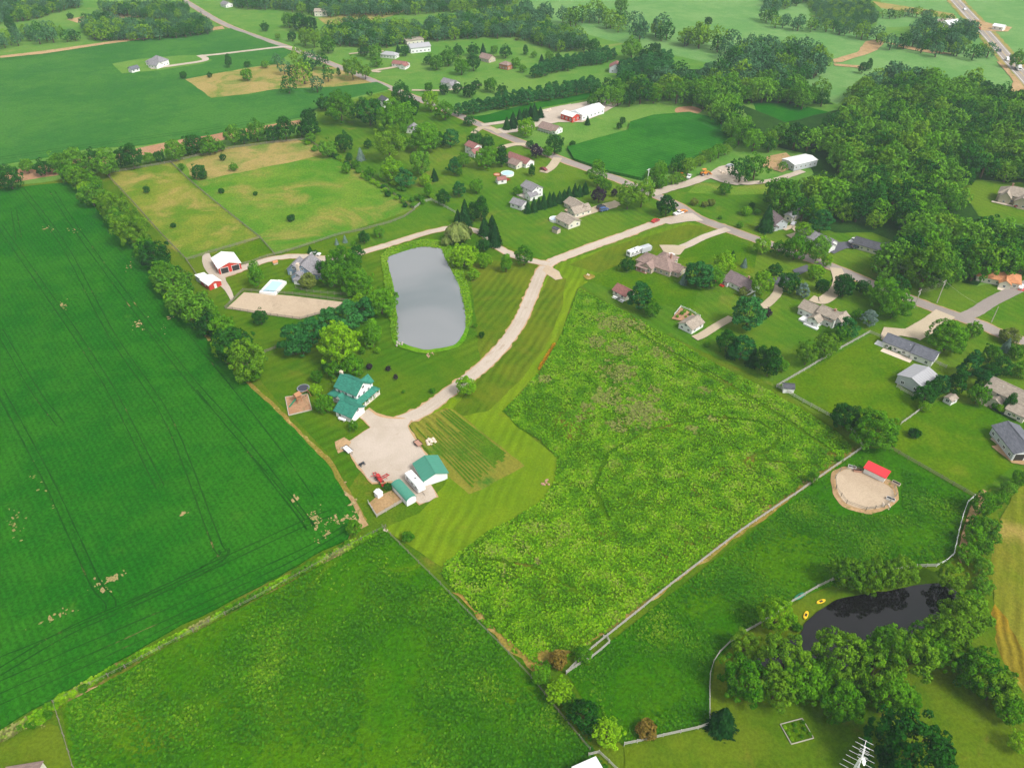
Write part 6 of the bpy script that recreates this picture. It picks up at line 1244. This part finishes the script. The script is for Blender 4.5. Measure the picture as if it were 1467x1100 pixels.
def box_truck(uv, dr, label):
    x, y = P(*uv); rt = root('box_truck', label, 'truck', (x, y, GZ(x, y)), yaw_of(uv[0], uv[1], *dr))
    b = MB(); b.box((-1.4, 0, 2.3), (6.6, 2.5, 2.7)); b.build('cargo_box', CARP['white'], rt)
    c = MB(); c.prism_x([(-1.15, .6), (1.15, .6), (1.15, 2.3), (.95, 2.6), (-.95, 2.6), (-1.15, 2.3)], 2.05, 4.0); c.build('cab', CARP['white'], rt)
    g_ = MB(); g_.box((4.02, 0, 1.95), (.05, 1.9, .8)); g_.build('windscreen', PANE, rt); f = MB(); f.box((-.4, 0, .75), (8.4, 1.6, .25)); f.build('chassis', TYRE, rt)
    for a in (3.0, -1.8, -3.0):
        for s in (-1, 1): wheel(rt, a, s*1.05, .48)
box_truck((1458,101), (28,34), 'white box truck nearest on the highway at the right edge')
# travel trailer beside the green-roofed barn
def travel_trailer(uv, dr, label, L=7.6, name='travel_trailer', dark=True, col='white'):
    x, y = P(uv[0], uv[1], 2.6); rt = root(name, label, 'trailer', (x, y, GZ(x, y)), yaw_of(uv[0], uv[1], *dr))
    h = 2.9; pf = [(-1.2, .5), (1.2, .5), (1.2, h - .15), (1.05, h), (-1.05, h), (-1.2, h - .15)]
    b = MB(); b.prism_x(pf, -L/2, L/2 - .5); b.prism_x([(-1.15, .9), (1.15, .9), (1.1, h - .5), (-1.1, h - .5)], L/2 - .5, L/2); b.build('body', CARP[col], rt)
    if dark:
        s = MB(); s.box((0, -1.215, 1.15), (L - 1.2, .02, .5)); s.box((0, 1.215, 1.15), (L - 1.2, .02, .5)); s.build('stripe', plain_mat('trailer_stripe', (.3, .28, .3, 1)), rt)
        for t in (-.3, .05, .33):
            for sy in (-1, 1): w_ = MB(); w_.box((t*L, sy*1.22, 1.95), (1.0, .04, .55)); w_.build('window', PANE, rt)
        for t in (-.33, 0.02, .3): v_ = MB(); v_.box((t*L, .1, h + .08), (.55, .55, .16)); v_.build('roof_vent', DARKD if t == 0.02 else TRIM, rt)
        ac = MB(); ac.box((.12*L, -.2, h + .15), (1.0, .8, .28)); ac.build('air_conditioner', TRIM, rt)
        rw = MB(); rw.box((-L/2 - .01, 0, 1.9), (.04, 1.5, .8)); rw.build('rear_window', PANE, rt)
    for a in (-.5, .5):
        for s in (-1, 1): wheel(rt, a - .4, s*1.08, .36)
    t = MB(); t.tube((L/2, 0, .55), (L/2 + 1.2, 0, .5), .06, 6); t.tube((L/2 + 1.1, 0, .5), (L/2 + 1.1, 0, 0), .04, 6); t.build('hitch', TYRE, rt)
travel_trailer((594.5,687.5), (20,22), 'white camper trailer with dark roof vents beside the green-roofed barn', 7.4)
travel_trailer((909,358), (18,-7), 'white camper trailer on the lawn above the brown-roofed house', 7.2)
travel_trailer((925,353.5), (13,-4), 'grey-green enclosed trailer behind the white camper', 5.6, 'cargo_trailer', False, 'silver')
# orange construction machine and yellow bits in the roadside yard
def loader(uv, dr, label, paint, s=1.0, name='loader'):
    x, y = P(*uv); rt = root(name, label, 'loader', (x, y, GZ(x, y)), yaw_of(uv[0], uv[1], *dr)); rt.scale = (s, s, s)
    b = MB(); b.box((-.6, 0, 1.0), (2.4, 1.1, .7)); b.box((.9, 0, .9), (1.0, .8, .5)); b.build('engine_body', CARP[paint], rt)
    c = MB()
    for px in (-1.2, .2):
        for py in (-.5, .5): c.box((px, py, 1.9), (.08, .08, 1.3))
    c.box((-.5, 0, 2.6), (1.8, 1.3, .1)); c.build('cab', CARP[paint], rt); st = MB(); st.box((-.7, 0, 1.5), (.5, .5, .5)); st.build('seat', TYRE, rt)
    for sy in (-.62, .62): a = MB(); a.tube((.2, sy, 1.6), (2.2, sy, 1.2), .08, 6); a.tube((2.2, sy, 1.2), (2.7, sy, .5), .08, 6); a.build('arm', CARP[paint], rt)
    k = MB(); k.prism_x([(-.9, .1), (.9, .1), (.9, .75), (-.9, .75)], 2.6, 2.75); k.prism_x([(-.9, .08), (.9, .08), (.9, .16), (-.9, .16)], 2.7, 3.3); k.build('bucket', CARP[paint], rt)
    for px, r in ((-1.3, .65), (1.2, .45)):
        for sy in (-.75, .75): wheel(rt, px, sy, r)
loader((544,690), (9,9), 'red tractor with front bucket parked at the edge of the gravel yard', 'red', .8, 'tractor')
loader((1009,252), (12,-2), 'orange loader in the roadside gravel yard', 'orange', 1.25)
loader((977,253), (6,2), 'small orange machine left of the roadside yard pickup', 'orange', 0.7, 'skid_steer')
def implement(uv, dr, label):
    x, y = P(*uv); rt = root('farm_implement', label, 'farm machine', (x, y, GZ(x, y)), yaw_of(uv[0], uv[1], *dr))
    f = MB(); f.box((0, 0, .5), (3.0, .2, .2)); f.box((0, .8, .5), (2.6, .15, .2)); f.box((-1.2, .4, .5), (.15, 1, .15)); f.box((1.2, .4, .5), (.15, 1, .15)); f.tube((0, .8, .5), (0, -1.2, .7), .08); f.build('frame', CARP['red'], rt)
    for k in range(7): b = MB(); b.tube((-1.3 + k*.43, .75, .3), (-1.3 + k*.43, .85, .3), .3, 10); b.build('disc', STEEL, rt)
implement((552,686), (9,-5), 'red disc implement beside the red tractor'); implement((537,684), (4,8), 'red farm implement lying left of the red tractor')
# yard clutter
def trailer_flat(uv, dr, label, col, L=3.4):
    x, y = P(*uv); rt = root('flat_trailer', label, 'trailer', (x, y, GZ(x, y)), yaw_of(uv[0], uv[1], *dr))
    b = MB(); b.box((0, 0, .6), (L, 1.8, .1)); b.build('bed', col, rt); e = MB(); e.box((0, .88, .75), (L, .06, .25)); e.box((0, -.88, .75), (L, .06, .25)); e.box((-L/2 + .03, 0, .75), (.06, 1.7, .25)); e.build('side_rail', TYRE, rt)
    for s in (-1, 1): wheel(rt, -.3, s*.95, .3)
    t = MB(); t.tube((L/2, .5, .55), (L/2 + 1, 0, .5), .04); t.tube((L/2, -.5, .55), (L/2 + 1, 0, .5), .04); t.build('hitch', TYRE, rt)
trailer_flat((498,646), (7,6), 'small flat trailer with a white bed on the left rim of the gravel yard', TRIM)
trailer_flat((599,637.5), (7,7), 'dark little trailer on the right rim of the gravel yard', BRICK, 2.6)
def quad(uv, label):
    x, y = P(*uv); rt = root('quad_bike', label, 'quad bike', (x, y, GZ(x, y)), .8)
    b = MB(); b.box((0, 0, .6), (1.5, .5, .3), taper=.8); b.box((-.6, 0, .78), (.5, .8, .05)); b.box((.6, 0, .78), (.4, .8, .05)); b.build('body', CARP['dark'], rt); s = MB(); s.box((-.1, 0, .85), (.7, .35, .15)); s.build('seat', TYRE, rt)
    h = MB(); h.tube((.4, -.35, 1.05), (.4, .35, 1.05), .03); h.tube((.4, 0, .7), (.4, 0, 1.05), .03); h.build('handlebar', STEEL, rt)
    for a in (-.6, .6):
        for q in (-.45, .45): wheel(rt, a, q, .28)
quad((519,667), 'black quad bike on the left rim of the gravel yard')
def boulders(uv, n, spread, label, mat, seed=1, smin=.25, smax=.8, name='rock_pile'):
    r = random.Random(seed); x, y = P(*uv); rt = root(name, label, 'rocks', (x, y, GZ(x, y)))
    for k in range(n):
        a, d = r.uniform(0, 6.28), spread*math.sqrt(r.random()); s = r.uniform(smin, smax); m = MB()
        m.add([tuple(Vector(p)*s*r.uniform(.75, 1.1)) for p in IV0], [tuple(f) for f in IF0.tolist()]); m.build('rock', mat, rt, loc=(math.cos(a)*d, math.sin(a)*d, s*.3))
boulders((617,633.5), 20, 1.5, 'pile of pale boulders beside the gravel yard', STONE, 2)
boulders((616,509), 9, 1.6, 'ring of brown stones on the lawn below the pond', plain_mat('brown_stone', (.45, .28, .2, 1), var=.3), 3, .2, .4, 'fire_pit')
boulders((571,494), 14, 1.6, 'grey stones at the lower left pond shore', plain_mat('grey_stone', (.38, .33, .3, 1), var=.3), 4, .2, .5)
boulders((1057,258), 16, 4.0, 'scattered boulders in the roadside landscaping yard', STONE, 5, .3, .9)
boulders((1036,248), 10, 3.0, 'pile of stone blocks below the silver car', STONE, 6, .3, .9)
boulders((783,692.5), 8, 1.5, 'little heap of reddish stones at the mown meadow corner', BRICK, 7, .2, .5)
boulders((876,149), 12, 3.0, 'heap of brown rubble behind the long white barn', BRICK, 8, .4, 1.0)
boulders((785,160), 10, 2.6, 'heap of clutter beside the barn spruces', STONE, 9, .4, 1.0)
boulders((553,759), 6, .8, 'few stones at the corner of the dog run', STONE, 10, .15, .4)
boulders((493,644), 5, .9, 'pale stones left of the flat trailer', STONE, 12, .3, .6)
boulders((842,395.5), 6, .9, 'stones of the fire pit on the lawn by the brown-roofed house', STONE, 13, .15, .35, 'fire_pit')
boulders((1269,727), 7, 1.4, 'pale stones at the right rim of the dry lot', STONE, 14, .2, .5)
# brush pile far left
r5 = random.Random(5); bx, by = P(250, 42); brt = root('brush_pile', 'brown brush pile beside the far lane', 'brush pile', (bx, by, 0))
for k in range(14):
    m = MB(); a = r5.uniform(0, 3.14); c = Vector((r5.uniform(-6, 6), r5.uniform(-2.5, 2.5), r5.uniform(.5, 2.0))); d = Vector((math.cos(a)*3, math.sin(a)*3, r5.uniform(-.6, .6))); m.tube(c - d, c + d, .35, 5, .15); m.build('branch', plain_mat('dead_branches', (.28, .2, .16, 1)) if k == 0 else bpy.data.materials['dead_branches'], brt)
# propane tank
x, y = P(490, 600.5, .8); rt = root('propane_tank', 'white propane tank on the lawn below the farmhouse', 'tank', (x, y, GZ(x, y)), yaw_of(490, 600, 9, 3))
m = MB(); prof = [(-1.5, .05), (-1.38, .3), (-1.1, .45), (1.1, .45), (1.38, .3), (1.5, .05)]; n = 14
vs = [(px, math.cos(2*math.pi*k/n)*pr, .8 + math.sin(2*math.pi*k/n)*pr) for px, pr in prof for k in range(n)]
m.add(vs, [(i*n + k, i*n + (k+1) % n, (i+1)*n + (k+1) % n, (i+1)*n + k)[::-1] for i in range(5) for k in range(n)] + [tuple(range(n)), tuple(range(6*n-1, 5*n-1, -1))]); m.build('tank', TRIM, rt, smooth=True)
m = MB(); m.tube((0, 0, 1.22), (0, 0, 1.42), .2, 10); m.build('valve_dome', TRIM, rt)
for s in (-.8, .8): m = MB(); m.box((s, 0, .2), (.15, .7, .4)); m.build('foot', STONE, rt)
# trampoline
x, y = P(434.5, 556, .9); rt = root('trampoline', 'round black trampoline on the lawn above the playground', 'trampoline', (x, y, GZ(x, y)))
m = MB(); n = 28; vs = [(math.cos(2*math.pi*k/n)*1.75, math.sin(2*math.pi*k/n)*1.75, .9) for k in range(n)]; m.add(vs, [tuple(range(n))]); m.build('jumping_mat', plain_mat('black_mesh', (.05, .05, .07, 1)), rt)
m = MB(); vs = [(math.cos(2*math.pi*k/n)*r_, math.sin(2*math.pi*k/n)*r_, z) for r_, z in ((1.75, .92), (2.1, .92), (2.1, .8), (1.75, .86)) for k in range(n)]
m.add(vs, [(a*n + k, b*n + k, b*n + (k+1) % n, a*n + (k+1) % n) for a, b in ((0, 1), (1, 2), (2, 3)) for k in range(n)]); m.build('padding', plain_mat('pad_grey', (.22, .24, .26, 1)), rt)
for k in range(6): a = k*1.047; m = MB(); m.tube((math.cos(a)*1.95, math.sin(a)*1.95, 0), (math.cos(a)*1.95, math.sin(a)*1.95, .85), .04); m.build('leg', STEEL, rt)
# playset
x, y = P(428, 577); rt = root('playset', 'wooden playset with green slide on the orange-brown play area', 'playset', (x, y, GZ(x, y)), yaw_of(428, 577, 10, -6))
LUM = plain_mat('playset_wood', (.36, .17, .08, 1), var=.2)
m = MB()
for px in (-.8, .8):
    for py in (-.8, .8): m.box((px, py, 1.6), (.14, .14, 3.2))
m.box((0, 0, 1.5), (1.7, 1.7, .1)); m.build('tower', LUM, rt); m = MB(); m.prism_x([(-1.1, 3.0), (1.1, 3.0), (0, 3.9)], -1.1, 1.1); m.build('tower_roof', LUM, rt)
m = MB(); m.tube((.8, 0, 2.6), (4.2, 0, 2.4), .08); m.tube((4.2, 0, 2.4), (4.4, 1.1, 0), .07); m.tube((4.2, 0, 2.4), (4.4, -1.1, 0), .07); m.build('swing_beam', LUM, rt)
for q in (1.9, 3.0): m = MB(); m.box((q, 0, .6), (.5, .2, .05)); m.tube((q - .22, 0, .6), (q - .22, 0, 2.5), .015); m.tube((q + .22, 0, .6), (q + .22, 0, 2.5), .015); m.build('swing', TYRE, rt)
m = MB(); m.prism_x([(-.3, 0), (.3, 0), (.3, .08), (-.3, .08)], -1.7, 1.7); m.xf(Matrix.Translation((-2.2, 0, .85)) @ Matrix.Rotation(-.48, 4, 'Y')); m.build('slide', plain_mat('slide_green', (.02, .2, .1, 1)), rt)
rt = None
fr = poly([(409,570),(441,566),(447,588),(414,596)]); c0 = fr[0]; rt = root('playground_border', 'timber border framing the play area', 'border', (c0[0], c0[1], 0))
for a, b in zip(fr, fr[1:] + fr[:1]):
    a = Vector(a); b = Vector(b); d = b - a; m = MB(); m.box((a.x + d.x/2 - c0[0], a.y + d.y/2 - c0[1], .35), (d.length, .2, .3), math.atan2(d.y, d.x)); m.build('timber', WOOD, rt)
# above-ground pools
x, y = P(391, 410.5, 1.2); rt = root('swimming_pool', 'rectangular above-ground swimming pool with white surround on the lawn', 'swimming pool', (x, y, GZ(x, y)), yaw_of(391, 410, 15, -16))
WATER = NT('pool_water'); WATER.b.inputs['Base Color'].default_value = (.42, .60, .70, 1); WATER.b.inputs['Roughness'].default_value = .1
m = MB(); L, W = 10.0, 6.0
m.box((0, -W/2, .55), (L, .9, 1.1)); m.box((0, W/2, .55), (L, .9, 1.1)); m.box((-L/2 + .3, 0, .55), (.9, W - .9, 1.1)); m.box((L/2 - .3, 0, .55), (.9, W - .9, 1.1)); m.build('pool_surround', TRIM, rt)
m = MB(); m.box((0, 0, .45), (L - 1.5, W - .9, .9)); m.build('pool_water', WATER.m, rt)
m = MB(); m.box((L/2 + .8, 0, .5), (1.2, 2.0, .12)); m.box((L/2 + 1.3, 0, .25), (.3, 2.0, .12)); m.build('step', TRIM, rt)
def round_pool(uv, r_, label, rim, wtr, h=1.1, name='round_pool'):
    x, y = P(uv[0], uv[1], h); rt = root(name, label, 'swimming pool', (x, y, GZ(x, y))); n = 24
    m = MB(); vs = [(math.cos(2*math.pi*k/n)*q, math.sin(2*math.pi*k/n)*q, z) for q, z in ((r_, 0), (r_ + .05, h), (r_ - .2, h), (r_ - .2, h - .2)) for k in range(n)]
    m.add(vs, [(a*n + k, a*n + (k+1) % n, (a+1)*n + (k+1) % n, (a+1)*n + k) for a in range(3) for k in range(n)]); m.build('pool_wall', rim, rt)
    m = MB(); m.add([(math.cos(2*math.pi*k/n)*(r_ - .18), math.sin(2*math.pi*k/n)*(r_ - .18), h - .15) for k in range(n)], [tuple(range(n))]); m.build('pool_water', wtr, rt)
round_pool((727,248), 3.4, 'round light blue above-ground pool behind the maroon-roofed house', TRIM, WATER.m)
round_pool((795,313), 2.6, 'round pale covered pool left of the cream garage', TRIM, plain_mat('pool_cover', (.5, .58, .68, 1)), name='covered_pool')
round_pool((712,250), 1.8, 'low round reddish sandpit left of the blue pool', REDD, plain_mat('sandpit_sand', (.5, .3, .2, 1)), .3, 'sandpit')
# chicken coop, benches, hay feeders and so on
building('chicken_coop', 'little pink-roofed hutch on the lawn behind the pool', 'hutch', (394, 375), (7, -2), [M(L=2.0, W=1.4, h=1.0, rh=.5, o=.15, win=False)], 'tan_brick', 'orange_shingles')
for uv, lab in (((883,428.5), 'white slatted bench, left of two below the maroon-roofed outbuilding'), ((889,431.5), 'white slatted bench, right of two below the maroon-roofed outbuilding')):
    x, y = P(*uv); rt = root('bench', lab, 'bench', (x, y, GZ(x, y)), yaw_of(uv[0], uv[1], 10, 5))
    m = MB(); m.box((0, 0, .7), (3.4, .8, .07)); m.build('table_top', TRIM, rt)
    for s in (-.8, .8): m = MB(); m.box((0, s, .45), (3.4, .3, .06)); m.build('seat', TRIM, rt)
    for s in (-1.1, 1.1): m = MB(); m.box((s, 0, .35), (.1, 1.6, .1)); m.box((s, .3, .35), (.1, .1, .7)); m.box((s, -.3, .35), (.1, .1, .7)); m.build('leg', TRIM, rt)
def trough(uv, dr, label, col):
    x, y = P(*uv); rt = root('water_trough', label, 'trough', (x, y, GZ(x, y)), yaw_of(uv[0], uv[1], *dr))
    m = MB(); m.box((0, -.45, .35), (2.2, .06, .7)); m.box((0, .45, .35), (2.2, .06, .7)); m.box((-1.1, 0, .35), (.06, .9, .7)); m.box((1.1, 0, .35), (.06, .9, .7)); m.build('tub', col, rt); m = MB(); m.box((0, 0, .3), (2.1, .84, .5)); m.build('water', w2.m, rt)
trough((1220,671.5), (10,3), 'white trough at the top left rim of the dry lot', TRIM); trough((1228,676), (7,1), 'dark-framed feeder beside the white trough', BRICK); trough((1275,717), (8,3), 'white trough at the right side of the dry lot', TRIM)
trough((1283,694), (6,3), 'pale trough right of the red-roofed run-in shelter', STONE)
# kayaks and canoe
def kayak(uv, dr, label, col, L=3.2, W=.8, name='kayak'):
    x, y = P(*uv); rt = root(name, label, name, (x, y, GZ(x, y) + .02), yaw_of(uv[0], uv[1], *dr)); m = MB(); n = 12; vs = []
    for i in range(n + 1):
        t = i/n*2 - 1; w_ = W/2*math.sqrt(max(0, 1 - t*t))**.8 + .01
        for yy, zz in ((-w_, .30 + .1*t*t), (-w_*.6, .02), (w_*.6, .02), (w_, .30 + .1*t*t), (0, .36 + .1*t*t)): vs.append((t*L/2, yy, zz))
    m.add(vs, [(i*5 + k, i*5 + (k+1) % 5, (i+1)*5 + (k+1) % 5, (i+1)*5 + k)[::-1] for i in range(n) for k in range(5)]); m.build('hull', col, rt)
    m = MB(); m.box((0, 0, .37), (.9, W*.5, .05)); m.build('cockpit', TYRE, rt)
YEL = plain_mat('yellow_plastic', (.80, .50, .02, 1), rough=.4)
kayak((1154,882.5), (3,-8), 'yellow kayak on the pond bank, lower of the two', YEL, 2.6, .95); kayak((1175.5,863), (10,-4), 'yellow kayak on the pond bank, upper of the two', YEL, 2.6, .95)
kayak((1145,855.5), (12,-8), 'green canoe leaning by the white pond fence', plain_mat('green_canoe_paint', (.02, .25, .13, 1)), 3.6, 1.2, 'canoe')
# utility poles and wires
def pole(u, v, h, label, arm=True, name='utility_pole', mat=WOOD, dr=(10, 4)):
    x, y = P(u, v); rt = root(name, label, 'pole', (x, y, GZ(x, y)), yaw_of(u, v, *dr) + math.pi/2)
    m = MB(); m.tube((0, 0, -.3), (0, 0, h), .2, 8, .13); m.build('pole', mat, rt)
    if arm:
        m = MB(); m.box((0, .12, h - .6), (2.4, .12, .14)); m.build('crossarm', mat, rt)
        for q in (-1.1, -.4, .4, 1.1): m = MB(); m.tube((q, .12, h - .53), (q, .12, h - .3), .07); m.build('insulator', TRIM, rt)
        m = MB(); m.tube((.3, 0, h - 2.2), (.3, 0, h - 1.3), .25, 10); m.build('transformer', STEEL, rt)
    return (x, y, GZ(x, y) + h)
p1 = pole(1342, 434, 10, 'wooden utility pole with crossarm beyond the road'); p2 = pole(1309.5, 441, 8, 'shorter utility pole at the near road edge'); p3 = pole(1129, 308, 11, 'utility pole at the edge of the wood by the mobile home', mat=WOOD); p4 = pole(927, 266, 9, 'pale utility pole by the road below the cornfield', mat=TRIM)
p5 = pole(1420, 462, 7, 'thin utility pole on the grass below the side road', False)
def wires(a, b, label, n=3, sag=1.2):
    rt = root('power_line', label, 'power line', a)
    for k in range(n):
        m = MB(); off = (k - (n-1)/2)*.9; pr = None
        for i in range(13):
            t = i/12; q = Vector(((b[0]-a[0])*t, (b[1]-a[1])*t + off, (b[2]-a[2])*t - .3 - sag*4*t*(1-t)))
            if pr is not None: m.tube(pr, q, .016, 4)
            pr = q
        m.build('wire', WOOD, rt)
wires(p1, p2, 'wires between the two poles near the side road'); e1 = P(1260, 398); wires(p1, (e1[0], e1[1], 9), 'overhead wires running left from the tall road pole'); e2 = P(1412, 470); wires(p1, (e2[0], e2[1], 8), 'overhead wires running right over the road junction', 2)
# TV aerial mast close to the drone, on its lattice tower
ax, ay = P(1233, 1086, 19); rt = root('antenna_mast', 'white television aerial on a lattice mast at the bottom edge', 'antenna', (ax, ay, 0), 1.0); rt.scale = (1.6,)*3
m = MB(); hgt = 12.0
for k in range(3):
    a = k*2.094; m.tube((math.cos(a)*.3, math.sin(a)*.3, 0), (math.cos(a)*.15, math.sin(a)*.15, hgt), .035)
for i in range(24):
    z0, z1 = hgt*i/24, hgt*(i+1)/24
    for k in range(3):
        a, b = k*2.094, (k+1)*2.094; q0, q1 = .3 - .15*i/24, .3 - .15*(i+1)/24; m.tube((math.cos(a)*q0, math.sin(a)*q0, z0), (math.cos(b)*q1, math.sin(b)*q1, z1), .018, 4)
m.build('lattice_tower', TRIM, rt)
m = MB(); m.tube((-2.2, 0, hgt + .3), (2.2, 0, hgt + .3), .028); m.build('boom', TRIM, rt)
for k in range(7): q = -2.1 + k*.7; l = 1.9 - .18*k; m = MB(); m.tube((q, -l, hgt + .3), (q, l, hgt + .3), .018); m.build('element', TRIM, rt)
m = MB(); m.tube((-.9, 0, hgt + 1.1), (.9, 0, hgt + 1.1), .035); m.tube((0, 0, hgt), (0, 0, hgt + 1.2), .05); m.build('upper_boom', TRIM, rt)
for k in range(5): q = -.8 + k*.4; m = MB(); m.tube((q, -.5, hgt + 1.1), (q, .5, hgt + 1.1), .022); m.build('element', TRIM, rt)
n = 14; m = MB(); m.add([(0, 0, 0)] + [(math.cos(2*math.pi*k/n)*.45, math.sin(2*math.pi*k/n)*.45, .15) for k in range(n)], [(0, k+1, (k+1) % n + 1) for k in range(n)]); m.xf(Matrix.Translation((.5, -.4, hgt - 1.2)) @ Matrix.Rotation(1.0, 4, 'X')); m.build('dish', TRIM, rt)
# garden bed in the bottom right lawn
gx, gy = P(1141, 1048); rt = root('raised_bed', 'small rail-edged flower bed on the bottom lawn', 'garden bed', (gx, gy, GZ(gx, gy)), .25)
for (cx, cy, lx, ly) in ((0, 2.2, 5.3, .12), (0, -2.2, 5.3, .12), (2.6, 0, .12, 4.2), (-2.6, 0, .12, 4.2)): m = MB(); m.box((cx, cy, .15), (lx, ly, .3)); m.build('timber', WOOD, rt)
m = MB(); m.box((0, 0, .06), (5, 4.2, .12)); m.build('soil', MAT['meadow_floor'], rt)
for k in range(9):
    o = link('plant', crown_of('shrub' if k % 3 else 'yellow', k)[0], rt, (-2 + (k % 3)*2 + .3*math.sin(k), -1.3 + (k//3)*1.3, .1)); o.scale = (.9, .9, .7)
# garden plants at houses
def clump_plants(label, pts, kind='shrub', w_=1.4, name='flower_bed'):
    x0, y0 = P(*pts[0]); rt = root(name, label, 'garden plants', (x0, y0, GZ(x0, y0)))
    for i, p in enumerate(pts):
        x, y = P(*p); o = link('plant', crown_of(kind if i % 2 else 'yellow', i)[0], rt, (x - x0, y - y0, 0), i*1.3); q = w_*(1 + .3*math.sin(i*2.1)); o.scale = (q, q, q)
clump_plants('row of garden bushes along the long house patio', [(1268,498),(1275,501),(1281,503),(1288,506),(1296,508),(1303,512),(1310,514)])
clump_plants('planted beds round the terrace of the cream two-storey house', [(1421,574),(1428,578),(1436,582),(1424,586),(1432,590),(1442,594),(1450,598),(1460,592),(1454,588)], w_=2.4)
clump_plants('low foundation bushes at the farmhouse porch', [(520,580),(526,577),(531,574),(535,571),(529,570)], w_=1.3)
clump_plants('vegetable rows in the fenced bed', [(970,456),(976,452),(982,456),(988,453),(980,449),(992,457)], w_=1.3)
clump_plants('bushes against the white farmhouse with tan roof', [(1158,462),(1166,466),(1187,470),(1194,468),(1200,466)], w_=1.3)
clump_plants('bushes in front of the orange-roofed house', [(1411,400),(1415,401),(1441,407),(1446,408)], w_=2.4)
